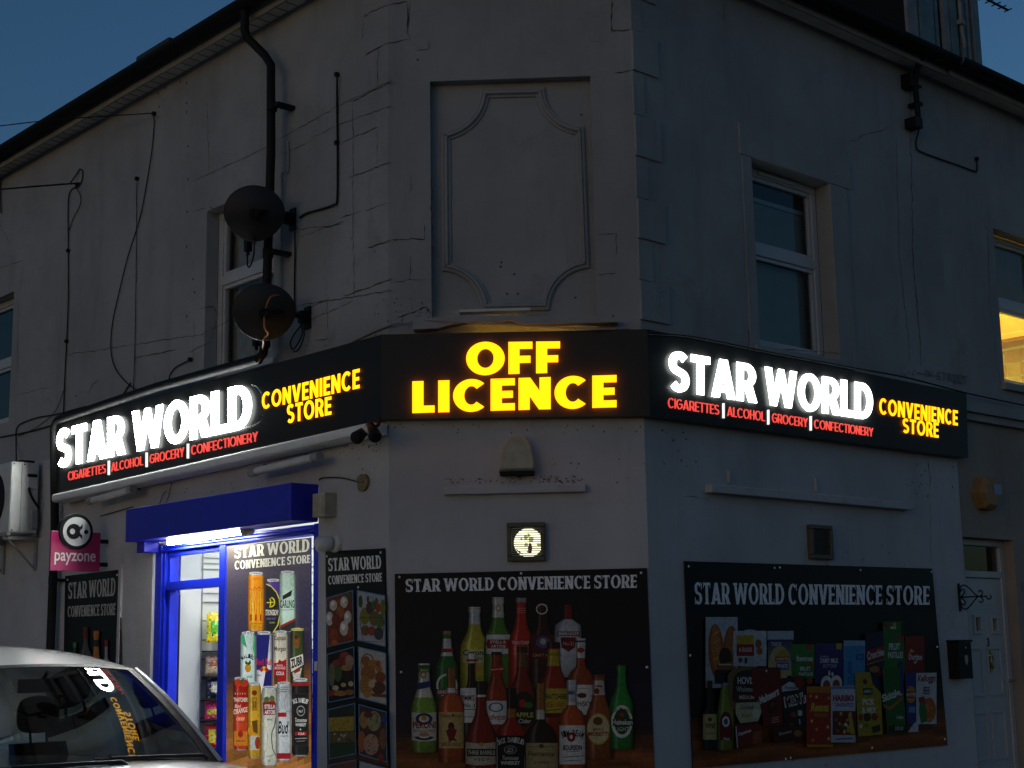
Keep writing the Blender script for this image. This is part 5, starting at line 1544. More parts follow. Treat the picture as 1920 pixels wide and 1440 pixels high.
def grille(w, q, label, lit):
    """square louvred vent; q = picture corners TL TR BR BL"""
    P = [uz(w,*p,.03) for p in q]
    u0, u1 = (P[0][0]+P[3][0])/2, (P[1][0]+P[2][0])/2; z0, z1 = (P[2][1]+P[3][1])/2, (P[0][1]+P[1][1])/2
    t = thing('extractor_vent', label, 'vent', w, (u0+u1)/2, z0, 0, 'louvred wall vents')
    f = .028
    mb = MB(w)
    mb.box(u0,u1,-.04,0,z0,z0+f); mb.box(u0,u1,-.04,0,z1-f,z1); mb.box(u0,u0+f,-.04,0,z0+f,z1-f); mb.box(u1-f,u1,-.04,0,z0+f,z1-f)
    mb.build('frame', 'vent_brown', t, .006)
    mb = MB(w); n = 13
    for k in range(n):
        z = z0+f+(z1-z0-2*f)*(k+.5)/n
        mb.add([(u0+f,-.034,z-.0035),(u1-f,-.034,z-.0035),(u1-f,-.022,z+.0025),(u0+f,-.022,z+.0025)], [(0,1,2,3)])
        mb.add([(u0+f,-.034,z-.0035),(u1-f,-.034,z-.0035),(u1-f,-.034,z+.0015),(u0+f,-.034,z+.0015)], [(0,1,2,3)])
    mb.build('louvre', 'aged_plastic' if lit else 'vent_brown', t)
    mb = MB(w); mb.quad((u0+f,-.004,z0+f),(u1-f,-.004,z0+f),(u1-f,-.004,z1-f),(u0+f,-.004,z1-f)); mb.build('back', 'dark_room', t)
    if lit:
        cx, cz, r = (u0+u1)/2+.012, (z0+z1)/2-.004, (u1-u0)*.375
        mb = MB(w); mb.lathe([(r,0),(r,.003)], (cx,-.006,cz), (0,-1,0), 30); mb.build('glow_disc', 'fan_glow', t)  # glowing disc stands in for the lit shop behind
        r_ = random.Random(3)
        for k in range(9):                        # dim glowing patches stand in for the shop seen through the fan
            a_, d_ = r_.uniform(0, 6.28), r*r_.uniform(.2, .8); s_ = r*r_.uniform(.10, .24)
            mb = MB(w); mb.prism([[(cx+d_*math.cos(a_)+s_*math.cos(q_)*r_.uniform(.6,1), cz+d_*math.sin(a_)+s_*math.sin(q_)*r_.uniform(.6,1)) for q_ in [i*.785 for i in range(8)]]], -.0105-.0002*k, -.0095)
            mb.build('fan_view_piece', 'fan_dim', t)
        mb = MB(w)
        mb.prism([[(cx+.006,cz-.0),(cx+.016,cz-.004),(cx+.024,cz-.03),(cx+.018,cz-r*.7),(cx+.0,cz-r*.74),(cx-.004,cz-.03)]], -.014, -.010)
        mb.prism([[(cx-r*.95,cz-.03),(cx-.05,cz-.05),(cx-.03,cz-.07),(cx-r*.62,cz-r*.72)]], -.014, -.010)
        mb.build('fan_view_piece', 'tail_lens', t)
    return t
grille('C', [(950,980),(1022,979),(1023,1052),(951,1053)], 'square vent lit from behind above the bottle poster on the cut corner', True)
grille('R', [(1519,984),(1560,985),(1562,1049),(1521,1048)], 'dark louvred vent above the grocery poster on the right wall', False)

# hexagonal alarm box on the house
q = [uz('R',x,y,.08) for x,y in ((1849,893),(1874,896),(1884,922),(1871,956),(1852,952),(1842,922))]
ha = thing('hexagonal_alarm_box', 'orange brown hexagonal alarm box with a pale sticker on the house wall', 'alarm box', 'R', q[4][0], q[3][1], 0)
mb = MB('R'); cx_ = sum(p[0] for p in q)/6; cz_ = sum(p[1] for p in q)/6
q1 = [(cx_+(p[0]-cx_)*.74, cz_+(p[1]-cz_)*.74) for p in q]
rows = [[(x,.01,z) for x,z in q],[(x,-.055,z) for x,z in q],[(x,-.085,z) for x,z in q1]]
mb.grid([r+[r[0]] for r in rows], 0, False); mb.add(rows[-1], [tuple(range(6))])
mb.build('cover', 'tan_plastic', ha, .004)
mb = MB('R'); a = uz('R',1863,907,.088); b = uz('R',1879,928,.088); mb.quad((a[0],-.088,b[1]),(b[0],-.088,b[1]),(b[0],-.088,a[1]),(a[0],-.088,a[1])); mb.build('sticker', 'sticker', ha)

# letter box and basket bracket
a = uz('R',1796,1204,.09); b = uz('R',1825,1272,.09)
lb = thing('letter_box', 'black wall letter box left of the white front door', 'letter box', 'R', (a[0]+b[0])/2, b[1], 0)
mb = MB('R'); mb.prism([[(a[0],b[1]),(b[0],b[1]),(b[0],a[1]),(a[0],a[1])]], -.09, .011); mb.build('body', 'black_metal', lb, .006)
mb = MB('R'); mb.box(a[0]-.008,b[0]+.008,-.102,.011,a[1]+.001,a[1]+.016); mb.build('lid', 'black_metal', lb, .004)
mb = MB('R'); cx_, cz_ = (a[0]+b[0])/2+.01, (a[1]+b[1])/2
mb.prism([[(cx_-.022,cz_+.035),(cx_+.022,cz_+.035),(cx_+.018,cz_-.01),(cx_,cz_-.035),(cx_-.018,cz_-.01)]], -.0925, -.0905); mb.lathe([(.008,0),(.008,.004),(0,.004)], (cx_,-.091,a[1]-.04), (0,-1,0), 10)
mb.build('crest', 'grey_plastic', lb)
bu = U('R',1798,1120)
hb = thing('basket_bracket', 'black scrolled iron hanging basket bracket beside the front door', 'bracket', 'R', bu, 1.82, 0)
zc = Z('R',1799,1120)
mb = MB('R')
mb.box(bu-.012,bu+.012,-.008,-.0,zc-.10,zc+.10)
def sc(pts, r=.005): mb.tube(smooth_path([(bu, -v, zc+z) for v, z in pts], 6), r, 6)
mb.tube([(bu,-.005,zc),(bu,-.22,zc)], .006, 6)
sc([(.22,.0),(.225,-.012),(.232,-.02),(.25,-.018),(.258,-.004),(.250,.004)])
for s_ in (1, -1):
    sc([(.01,.03*s_),(.02,.075*s_),(.055,.085*s_),(.09,.06*s_),(.13,.02*s_),(.16,.0),(.185,.012*s_),(.19,.034*s_),(.172,.042*s_),(.162,.03*s_)])
    sc([(.01,.0),(.03,.012*s_),(.048,.034*s_),(.04,.055*s_),(.022,.052*s_),(.02,.04*s_)])
mb.build('scrollwork', 'black_metal', hb)
# ------------------------------------------------------------------ printed advertising boards
def board(name, label, w, q, off, screws, mats='sign_black'):
    P = [uz(w,*p,off) for p in q]
    t = thing(name, label, 'poster', w, (P[3][0]+P[2][0])/2, min(P[2][1],P[3][1]), 0, 'printed posters on the shop walls')
    mb = MB(w); mb.prism([[P[3],P[2],P[1],P[0]]], -off, -off+.009); mb.build('board', mats, t)
    if screws:
        mb = MB(w)
        for x, y in screws: mb.lathe([(.0075,0),(.0075,.003),(.004,.006),(0,.006)], at(w,x,y,off+.004), (0,-1,0), 10)
        mb.build('screw', 'screw_white', t)
    return t
BLK, NVY = rgb(8,8,12), rgb(18,20,44)
TXT = rgb(240,240,245)
K = rgb(14,14,14)
WH = rgb(225,225,220)
GOLD = rgb(190,150,60)

# --- bottles on the cut corner
q = [(740,1076),(1213,1065),(1232,1560),(744,1560)]
pb = board('poster', 'wide poster of beer and spirit bottles on the cut corner under the lit vent', 'C', q, .014, [(749,1082),(977,1075),(1202,1074),(752,1260),(1213,1251)])
p = Print('C', .0145)
p.backdrop(q, [(0,BLK),(.25,rgb(14,14,26)),(.5,rgb(24,24,52)),(.62,rgb(40,28,34)),(.70,rgb(135,76,36)),(1,rgb(165,92,40))], .60, 60, 22, 3)
p.text('STAR WORLD CONVENIENCE STORE', [(760,1086),(1194,1077.5),(1194,1102),(761,1110)], TXT, 'serif')
GRN_, DGRN, AMB, BRN, REDB, CLR, YELB = rgb(110,150,50), rgb(30,110,45), rgb(185,85,30), rgb(120,50,22), rgb(190,40,30), rgb(190,195,200), rgb(190,180,50)
def bottle(cx, top, bot, half, kind, col, capc=None, capt=.94, neck=None, neckt=(.62,.9), hl=.35):
    """printed bottle: body, cap band, paper neck label"""
    prof = kind
    def cf(t):
        if capc and t >= capt: return capc
        if neck and neckt[0] <= t <= neckt[1]: return neck
        return tuple(c*(.62+.5*t) for c in col)
    full = sorted({*[a for a, _ in prof], *( [capt-.001, capt] if capc else [] ), *([neckt[0]-.001, neckt[0], neckt[1], neckt[1]+.001] if neck else [])})
    def wd(t):
        for (a, b), (c, d_) in zip(prof[:-1], prof[1:]):
            if a <= t <= c: return b+(d_-b)*(t-a)/max(1e-6, c-a)
        return prof[-1][1]
    fine = []
    for a, b in zip(full[:-1], full[1:]):
        n = max(1, int((b-a)/.06))
        fine += [a+(b-a)*i/n for i in range(n)]
    fine.append(full[-1])
    p.shade(cx, top, bot, [(t, wd(t)) for t in fine], half, cf, (-.45,hl))
# back row
bottle(890,1138,1300,27,BEER,YELB,WH,.985,rgb(200,205,210),(.80,.975))
p.label(890,1217,1242,22,rgb(215,205,150)); p.text('Corona', (868,1218,912,1229), K, 'f', .05); p.text('EXTRA', (880,1231,906,1238), rgb(40,60,120), 'f', .03); p.ell(890,1252,14,9,GOLD)
bottle(934,1120,1300,27,BEER,rgb(80,130,40),WH,.99,rgb(215,215,205),(.79,.985))
p.ell(934,1140,5,7,GOLD,.6); p.label(934,1190,1226,22,WH); p.poly([[(914,1199),(954,1199),(957,1207),(954,1216),(914,1216),(911,1207)]], rgb(150,25,25)); p.text('STELLA', (919,1201,949,1206.5), WH, 'f', .05); p.text('ARTOIS', (920,1209,948,1214.5), WH, 'f', .05)
bottle(977,1121,1300,24,BEER,REDB,rgb(150,155,165),.955); p.text('THATCHERS', (960,1202,996,1208), WH, 'f', .03); p.text('BLOOD', (963,1212,994,1219), rgb(230,180,160), 'f', .02, .3); p.text('ORANGE', (963,1222,994,1228), rgb(230,180,160), 'f', .02)
for i in range(3): p.line([(970,1141+4*i),(986,1140+4*i)], 1.1, rgb(220,150,140))
bottle(1017,1132,1290,26,BEER,rgb(60,22,16),rgb(90,30,30),.96); p.ell(1016,1142,11,10,WH,.8); p.label(1017,1190,1236,24,rgb(90,24,26)); p.ell(1018,1204,13,11,rgb(70,90,130)); p.ell(1018,1203,6,6,rgb(190,170,150)); p.text('CRAFT ALE', (999,1226,1034,1231), rgb(200,170,120), 'f', .02)
bottle(1065,1134,1270,25,[(0,.92),(.02,.97),(.6,1),(.72,.96),(.78,.5),(.8,.34),(.97,.33),(1,.33)],CLR,rgb(130,20,25),.80,hl=.15)
p.rect(1045,1184,1087,1193,rgb(120,20,24)); p.text('SMIRNOFF', (1047,1185.5,1085,1191.5), WH, 'f', .05); p.poly([[(1051,1195),(1080,1195),(1078,1214),(1066,1222),(1053,1214)]], rgb(110,18,22)); p.text('No.21', (1056,1203,1076,1210), rgb(200,160,150), 'f', .03)
# second row
bottle(838,1183,1330,21,BEER,DGRN,rgb(150,120,70),.955,rgb(205,210,210),(.68,.9)); p.rect(829,1216,850,1223,rgb(160,30,34)); p.ell(838,1285,20,22,WH,.82); p.rect(819,1292,860,1303,rgb(140,20,28)); p.text('KINGFISHER', (821,1294,858,1301), WH, 'f', .04)
bottle(884,1226,1400,21,BRANDY,rgb(40,16,14),WH,.90); p.rect(874,1236,896,1240,rgb(160,35,35)); p.label(880,1290,1355,17,WH); p.text("PIMM'S", (864,1303,890,1314), rgb(120,20,22), 'f', .05); p.text('No 1', (869,1319,890,1326), K, 'f', .03); p.line([(864,1330),(894,1330)], 1.5, rgb(150,30,30)); p.line([(864,1344),(894,1344)], 1.0, K)
bottle(931,1222,1400,23,BEER,rgb(150,52,22),rgb(60,25,20),.965); p.rect(920,1250,944,1262,rgb(165,35,30)); p.line([(920,1256),(944,1254)], 1, WH); p.label(929,1313,1358,22,WH); p.ell(930,1326,14,9,rgb(70,80,150),.75); p.text('Budweiser', (910,1338,950,1350), rgb(150,25,25), 'f', .03, .3); p.line([(909,1313),(951,1313)], 2, rgb(150,30,30))
bottle(979,1212,1400,24,BEER,rgb(130,36,20),rgb(50,55,25),.94,rgb(120,85,40),(.80,.935)); p.ell(982,1330,24,34,rgb(26,34,22)); p.ell(980,1319,7,8,rgb(170,30,26)); p.ell(991,1322,8,6,rgb(60,110,40)); p.rect(963,1335,1002,1346,rgb(40,44,26)); p.text('APPLE', (966,1336,1000,1345), rgb(200,190,90), 'f', .05); p.text('Cider', (972,1348,996,1356), WH, 'f', .02, .3)
bottle(1038,1204,1390,29,BEER,rgb(150,40,22),rgb(50,22,18),.94,rgb(190,165,40),(.76,.925)); p.text('THATCHERS', (1026,1224,1052,1230), rgb(110,60,10), 'f', .03); p.label(1041,1291,1345,24,rgb(185,165,50)); p.text('THATCHERS', (1019,1301,1063,1311), K, 'f', .05); p.text('Gold', (1026,1315,1058,1326), rgb(180,90,20), 'f', .04, .3); p.line([(1020,1333),(1062,1329)], 2, rgb(90,110,30)); p.rect(1018,1337,1064,1345,rgb(90,20,16))
bottle(1089,1197,1400,25,SPIRIT,rgb(150,66,26),rgb(205,205,205),.925,rgb(215,215,212),(.82,.92)); p.line([(1078,1203),(1100,1202)], 3, K); p.ell(1089,1219,7,5,rgb(150,50,24)); p.label(1091,1284,1340,20,WH); p.ell(1091,1304,9,5,rgb(120,30,20)); p.text('WHISKY', (1073,1315,1109,1324), rgb(110,24,20), 'f', .05); p.line([(1075,1292),(1107,1290)], 1, GOLD)
# front row
bottle(795,1244,1411,24,STUB,rgb(130,165,60),WH,.965,rgb(215,212,195),(.62,.9)); p.rect(784,1247,807,1254,rgb(40,90,50)); p.ell(794,1265,6,7,rgb(150,110,60),.55); p.quad([(782,1281),(808,1276),(808,1288),(783,1293)], rgb(40,44,110))
p.label(795,1335,1388,23,rgb(220,215,200),.1,2); p.ell(795,1348,16,11,rgb(40,50,100),.6); p.ell(795,1346,5,5,GOLD); p.text('PERONI', (774,1353,817,1366), rgb(120,22,26), 'f', .07); p.text('NASTRO AZZURRO', (775,1368,815,1372.5), rgb(120,22,26), 'f', .02); p.ell(795,1377,10,4,rgb(190,140,90)); p.ell(795,1380,19,8,rgb(30,36,80),.55,24,10,170)
bottle(846,1253,1430,24,SPIRIT,rgb(190,84,34),rgb(150,95,45),.80,WH,(.74,.79)); p.label(846,1335,1403,23,rgb(205,175,110)); p.text('Captain Morgan', (826,1338,866,1347), rgb(70,30,16), 'f', .03); p.ell(846,1362,6,8,rgb(60,30,22)); p.poly([[(836,1371),(846,1362),(857,1369),(852,1384),(859,1390),(848,1388),(842,1392),(840,1382)]], rgb(120,26,24)); p.text('SPICED GOLD', (828,1392,865,1399), rgb(100,40,16), 'f', .04)
bottle(902,1277,1470,30,BRANDY,rgb(130,30,20),rgb(24,34,26),.87,WH,(.845,.865)); p.label(901,1391,1432,28,rgb(195,185,160),.12,3); p.rect(875,1404,930,1418,rgb(30,44,36)); p.text('THREE BARRELS', (877,1407,928,1415), rgb(205,200,180), 'f', .04); p.text('V S O P', (888,1421,918,1427), K, 'f', .04); p.ell(902,1396,4,4,GOLD)
bottle(959,1290,1480,29,[(0,1),(.45,1),(.56,.97),(.62,.80),(.66,.45),(.70,.32),(.95,.31),(1,.31)],rgb(150,30,16),rgb(14,14,14),.80,rgb(150,100,40),(.71,.79)); p.label(958,1379,1480,28,rgb(16,16,16),.08); p.line([(932,1382),(932,1478)], 1, rgb(190,190,185)); p.line([(984,1382),(984,1478)], 1, rgb(190,190,185))
p.arctext("JACK DANIEL'S", 958, 1447, 60, 115, 65, 10, rgb(215,215,210), .05); p.ell(957,1406,12,8,rgb(150,150,145),.85); p.text('OLD', (952,1402,962,1405), WH, 'f', .03); p.text('No.7', (951,1406,963,1411), WH, 'f', .03); p.text('Tennessee', (942,1417,972,1425), rgb(205,205,200), 'f', .02, .25); p.text('WHISKEY', (939,1427,975,1434), WH, 'f', .05)
bottle(1013,1281,1480,31,[(0,.9),(.3,.94),(.42,1),(.50,.97),(.58,.72),(.63,.36),(.66,.28),(.97,.27),(1,.29)],rgb(40,24,16),rgb(150,100,45),.755,rgb(195,192,180),(.66,.75)); p.label(1016,1393,1440,30,rgb(170,155,110)); p.text('Hennessy', (990,1408,1040,1421), rgb(70,50,30), 'f', .03, .2); p.line([(990,1400),(1042,1400)], 1, rgb(90,70,40)); p.ell(1015,1399,5,4,rgb(90,70,40)); p.text('COGNAC', (1002,1427,1030,1432), rgb(70,50,30), 'f', .02)
bottle(1072,1275,1470,25,SPIRIT,rgb(185,80,28),rgb(190,195,200),.80,rgb(215,215,215),(.76,.795)); p.ell(1071,1299,7,4,rgb(90,100,130)); p.label(1073,1360,1433,24,WH); p.arctext('JIM BEAM', 1073, 1420, 46, 118, 62, 12, K, .06); p.ell(1071,1382,8,9,rgb(130,24,28)); p.ell(1071,1382,3,4,WH); p.text('BOURBON', (1056,1397,1091,1407), K, 'f', .06); p.line([(1061,1410),(1086,1409)], 1, K); p.line([(1055,1420),(1094,1417)], 1.2, K); p.line([(1058,1427),(1091,1425)], 1, rgb(90,90,90))
bottle(1123,1265,1424,25,STUB,rgb(150,80,32),rgb(110,70,40),.965,rgb(205,195,185),(.76,.93)); p.ell(1119,1296,5,6,rgb(140,30,30)); p.label(1123,1285,1288,6,rgb(140,40,36)); p.ell(1122,1367,22,30,rgb(205,190,140)); p.ell(1122,1367,22,30,GOLD,.92); p.ell(1121,1352,9,8,rgb(110,70,34)); p.text('BIRRA', (1112,1365,1132,1370), rgb(130,22,22), 'f', .05); p.text('MORETTI', (1103,1372,1141,1380), rgb(140,22,22), 'f', .07)
bottle(1165,1247,1405,22,BEER,rgb(34,140,50),rgb(30,110,44),.98); p.ell(1166,1353,20,31,WH); p.ell(1166,1353,17,27,rgb(20,70,34)); p.ell(1166,1353,17,27,WH,.9); p.rect(1148,1348,1186,1361,rgb(24,64,36)); p.text('Heineken', (1148,1349,1186,1359), WH, 'f', .05); p.text('LIGHT', (1154,1363,1179,1371), rgb(190,215,190), 'f', .02)
p.poly([[(1166+6*math.cos(rad(90+36*k))*(1 if k % 2 == 0 else .42), 1340-6*math.sin(rad(90+36*k))*(1 if k % 2 == 0 else .42)) for k in range(10)]], rgb(190,40,30)); p.arctext('BREWED IN HOLLAND', 1166, 1353, 24, 150, 30, 4.5, K, .03)
p.gain = 0.72
p.done(pb)

# --- groceries on the right wall
q = [(1284,1052),(1748,1066),(1777,1397),(1300,1441)]
pg = board('poster', 'wide poster of bread, sweets, crisps and groceries on the right wall', 'R', q, .014, [(1291,1062),(1452,1065),(1462,1064),(1613,1069),(1746,1072),(1294,1229),(1757,1213),(1473,1423),(1482,1421),(1635,1402),(1771,1386)])
p = Print('R', .0145)
p.backdrop(q, [(0,BLK),(.55,rgb(10,10,18)),(.74,rgb(22,18,20)),(.82,rgb(115,60,30)),(1,rgb(150,80,38))], .76, 54, 20, 5)
p.text('STAR WORLD CONVENIENCE STORE', [(1302,1092),(1743,1099),(1743,1134),(1303,1133)], TXT, 'serif')
def pack(x0, y0, x1, y1, col, top=None, sl=0.0, crimp=None):
    p.rect(x0, y0, x1, y1, col, top, sl)
    if crimp: p.rect(x0, y0, x1, y0+3, crimp, None, sl)
W2 = rgb(200,205,210)
pack(1323,1157,1383,1290,rgb(165,175,185),rgb(190,198,205))
p.ell(1343,1222,15,52,rgb(165,90,36),rot=-3); p.ell(1343,1216,9,44,rgb(190,115,52),rot=-3); p.ell(1369,1215,13,42,rgb(150,80,34),rot=4); p.ell(1368,1210,7,34,rgb(175,100,46),rot=4)
for i in range(4): p.line([(1337,1190+16*i),(1349,1183+16*i)], 1.5, rgb(225,180,110))
p.ell(1360,1232,12,18,rgb(60,26,16)); p.poly([[(1343,1247),(1375,1240),(1380,1250),(1375,1258),(1345,1257)]], rgb(130,80,50)); p.rect(1340,1256,1376,1282,rgb(30,20,18))
for i in range(5): p.ell(1350+5*i,1246,2,1.5,rgb(225,205,150))
pack(1375,1183,1437,1249,rgb(180,188,195),rgb(205,210,215)); p.ell(1406,1216,32,36,rgb(190,198,204),.9); p.rect(1381,1191,1414,1208,rgb(190,160,40)); p.rect(1381,1208,1414,1230,rgb(150,28,28)); p.text('6 EGGS', (1386,1214,1410,1222), WH, 'f', .04); p.ell(1422,1207,6,8,rgb(150,80,44)); p.ell(1424,1221,6,7,rgb(170,95,52)); p.ell(1388,1238,4,5,rgb(140,40,40)); p.rect(1396,1233,1401,1244,rgb(60,50,50))
pack(1439,1183,1488,1200,rgb(185,195,205)); pack(1440,1199,1486,1267,rgb(180,165,110),rgb(40,46,100)); p.ell(1462,1245,20,34,rgb(190,172,110)); p.text('TOASTIE', (1446,1204,1465,1211), WH, 'f', .03); p.poly([[(1455,1231),(1463,1219),(1472,1219),(1478,1231)]], rgb(190,150,40)); p.rect(1453,1231,1479,1240,rgb(160,40,36)); p.text('WARBURTONS', (1454,1233,1478,1238), WH, 'f', .03); p.rect(1455,1242,1479,1256,rgb(60,80,150)); p.text('WHITE', (1457,1245,1477,1253), WH, 'f', .05)
pack(1484,1208,1527,1272,rgb(40,110,40),rgb(60,135,50)); p.text('Rowntrees', (1494,1229,1524,1240), WH, 'f', .06); p.text('FRUIT', (1500,1250,1520,1258), WH, 'f', .05); p.text('PASTILLES', (1498,1261,1524,1267), WH, 'f', .05); p.ell(1518,1213,6,5,rgb(170,50,60)); p.ell(1488,1240,4,5,rgb(60,60,140)); p.ell(1521,1246,5,4,rgb(190,40,40))
pack(1528,1206,1583,1283,rgb(38,26,84),rgb(62,46,120)); p.rect(1568,1206,1578,1217,rgb(190,165,50)); p.text('Cadbury', (1538,1229,1554,1233), rgb(200,190,220), 'f', .02, .2); p.text('DAIRY MILK', (1538,1234,1572,1243), WH, 'f', .05); p.text('BUTTONS', (1543,1245,1569,1252), rgb(170,160,210), 'f', .05, .2)
p.ell(1550,1283,11,16,WH); p.ell(1568,1282,11,16,WH); p.ell(1550,1286,7,11,rgb(140,60,40)); p.ell(1568,1285,7,11,rgb(140,60,40)); p.ell(1555,1262,2,5,WH); p.ell(1561,1264,2,4,WH)
pack(1582,1201,1622,1290,rgb(60,130,190),rgb(150,190,220)); p.rect(1583,1211,1621,1289,rgb(70,145,200)); p.text('ICE', (1605,1226,1620,1238), rgb(30,70,140), 'f', .06); p.text('CUBES', [(1590,1282),(1590,1240),(1597,1240),(1597,1282)], rgb(30,70,140), 'f', .04)
p.poly([[(1622,1188),(1634,1186),(1656,1182),(1660,1300),(1626,1300)]], rgb(30,28,64)); p.quad([(1623,1220),(1658,1211),(1660,1232),(1626,1244)], rgb(140,30,44)); p.text('Crunchies', [(1626,1223),(1657,1214),(1658,1228),(1627,1238)], WH, 'f', .05); p.line([(1626,1246),(1658,1236)], 1.5, GOLD); p.ell(1640,1255,10,6,rgb(170,110,50)); p.ell(1652,1262,6,5,rgb(150,40,40))
p.poly([[(1655,1166),(1694,1165),(1698,1275),(1660,1280)]], rgb(46,115,46)); p.text('FRUIT', (1667,1206,1688,1219), WH, 'f', .08); p.text('PASTILLES', (1665,1222,1693,1234), WH, 'f', .08); p.rect(1670,1175,1680,1179,WH); p.ell(1662,1172,5,4,rgb(150,40,44)); p.ell(1677,1172,3,5,rgb(190,170,60)); p.ell(1690,1195,5,7,rgb(170,40,44)); p.rect(1690,1166,1694.5,1192,rgb(20,30,24))
pack(1697,1193,1733,1262,rgb(120,22,20),rgb(150,30,26)); p.text('Doritos', (1704,1226,1729,1237), WH, 'f', .06); p.poly([[(1712,1239),(1716,1246),(1722,1236),(1719,1236),(1716,1241)]], rgb(230,200,150)); p.poly([[(1708,1216),(1716,1222),(1704,1224)]], rgb(230,160,50))
# front row
bottle(1331,1276,1406,14,BRANDY,rgb(22,16,18),rgb(80,20,24),.90,hl=.2); p.label(1331,1339,1387,13,rgb(195,180,110)); p.text('WINE', (1322,1356,1341,1366), K, 'f', .05); p.ell(1331,1349,4,4,rgb(120,40,30)); p.line([(1322,1376),(1340,1375)], 1, K)
bottle(1361,1280,1407,16,[(0,.95),(.02,1),(.55,1),(.9,.62),(.94,.45),(1,.4)],rgb(130,140,40),rgb(120,150,190),.96); p.ell(1361,1360,12,26,rgb(110,22,28)); p.rect(1350,1360,1373,1388,rgb(110,22,28)); p.ell(1361,1353,7,10,WH); p.ell(1361,1353,4,6,rgb(80,90,120)); p.text('70cl', (1356,1383,1368,1388), WH, 'f', .04)
p.poly([[(1364,1300),(1364,1266),(1374,1254),(1396,1249),(1420,1250),(1428,1300),(1425,1330),(1372,1330)]], rgb(120,95,50)); p.poly([[(1373,1310),(1375,1272),(1384,1260),(1400,1256),(1420,1258),(1420,1318),(1378,1318)]], rgb(34,22,20)); p.text('HOVIS', (1383,1269,1413,1283), WH, 'f', .06); p.text('Wholemeal', (1381,1287,1414,1297), rgb(200,190,180), 'f', .03); p.rect(1376,1299,1418,1318,rgb(70,18,20)); p.text('MEDIUM', (1386,1304,1414,1311), rgb(225,205,190), 'f', .05)
p.poly([[(1380,1318),(1424,1316),(1428,1335),(1422,1352),(1388,1356),(1379,1338)]], rgb(190,185,150)); p.text('Lurpak', (1388,1322,1414,1332), rgb(70,80,60), 'f', .05, .2); p.text('butter', (1390,1337,1410,1345), rgb(150,140,50), 'f', .05, .2); p.ell(1418,1338,7,9,rgb(215,212,190))
p.poly([[(1408,1252),(1463,1251),(1469,1360),(1432,1362),(1426,1312),(1412,1306)]], rgb(110,20,24)); p.ell(1437,1258,1.5,2.5,WH); p.text('Maltesers', [(1423,1307),(1459,1287),(1461,1303),(1426,1321)], WH, 'f', .08); p.ell(1448,1325,9,13,rgb(60,22,18),rot=20); p.ell(1449,1322,4,6,rgb(110,60,40),rot=20)
for i in range(3): p.line([(1447,1347+4*i),(1461,1344+4*i)], 1, rgb(220,190,180))
p.poly([[(1464,1272),(1508,1268),(1516,1372),(1472,1376)]], rgb(40,24,20)); p.poly([[(1466,1287),(1480,1278),(1497,1283),(1498,1293),(1466,1297)]], W2); p.text('Funsize', [(1472,1286),(1497,1285),(1498,1292),(1473,1293)], K, 'f', .04); p.text("M&M's", [(1469,1306),(1511,1296),(1512,1318),(1472,1328)], WH, 'f', .12); p.text("M&M's", [(1471,1308.5),(1509,1299),(1510,1315.5),(1474,1325)], rgb(70,40,30), 'f', .02); p.ell(1488,1340,6,5,rgb(150,60,40)); p.rect(1496,1332,1504,1342,W2); p.ell(1484,1358,4,3,rgb(120,60,40)); p.line([(1499,1348),(1500,1358)], 2, W2)
p.ell(1498,1278,9,12,rgb(120,22,24)); p.ell(1518,1277,6,6,rgb(150,50,40))
pack(1512,1287,1561,1400,rgb(165,45,26),rgb(175,50,28)); p.rect(1513,1287,1561,1299,rgb(190,120,30)); p.text('Reeses', (1520,1318,1554,1334), rgb(225,205,60), 'f', .06, .3); p.text('PIECES', (1527,1338,1550,1344), rgb(190,140,50), 'f', .03)
for i, (x, y) in enumerate(((1520,1305),(1531,1307),(1545,1306),(1554,1309),(1522,1352),(1548,1350),(1531,1368),(1552,1363),(1541,1380),(1524,1388),(1554,1385))): p.ell(x, y, 2.4, 3, (rgb(220,150,50),rgb(230,205,90),rgb(120,60,30))[i % 3])
p.rect(1513,1396,1562,1401,rgb(200,130,30))
pack(1558,1286,1604,1392,rgb(190,192,200),rgb(200,205,215)); p.rect(1559,1287,1604,1292,rgb(120,140,190)); p.text('HARIBO', (1562,1303,1601,1315), rgb(40,30,110), 'f', .11); p.text('HARIBO', (1563,1304,1600,1314), rgb(160,30,34), 'f', .06); p.text('TANGFASTICS', (1565,1318,1599,1325), rgb(80,40,120), 'f', .05); p.rect(1561,1333,1605,1378,rgb(110,24,28))
for i in range(14):
    x, y = RNG.uniform(1565,1602), RNG.uniform(1337,1374); p.ell(x, y, 2.6, 3.4, RNG.choice([rgb(225,225,215),rgb(200,180,60),rgb(60,130,60),rgb(230,140,60)]))
p.poly([[(1590,1338),(1596,1334),(1599,1352),(1603,1376),(1594,1376),(1592,1356)]], rgb(190,170,50)); p.line([(1566,1386),(1600,1384)], 2, rgb(60,60,110))
p.poly([[(1603,1261),(1631,1260),(1636,1282),(1652,1300),(1655,1377),(1609,1381)]], rgb(170,150,36)); p.text('PICK', (1617,1310,1640,1322), WH, 'f', .09); p.text('& MIX', (1616,1326,1643,1337), WH, 'f', .09); p.rect(1618,1290,1636,1303,rgb(50,80,40)); p.text('SWEETS', (1620,1294,1634,1299), WH, 'f', .04); p.ell(1622,1278,4,5,rgb(60,40,30)); p.ell(1626,1345,7,8,rgb(40,46,30)); p.ell(1640,1344,6,7,rgb(140,50,30)); p.ell(1614,1345,4,7,rgb(150,50,40)); p.quad([(1634,1363),(1650,1358),(1651,1370),(1637,1375)], rgb(40,50,36)); p.ell(1614,1362,3,4,W2); p.ell(1624,1360,5,4,rgb(110,120,40))
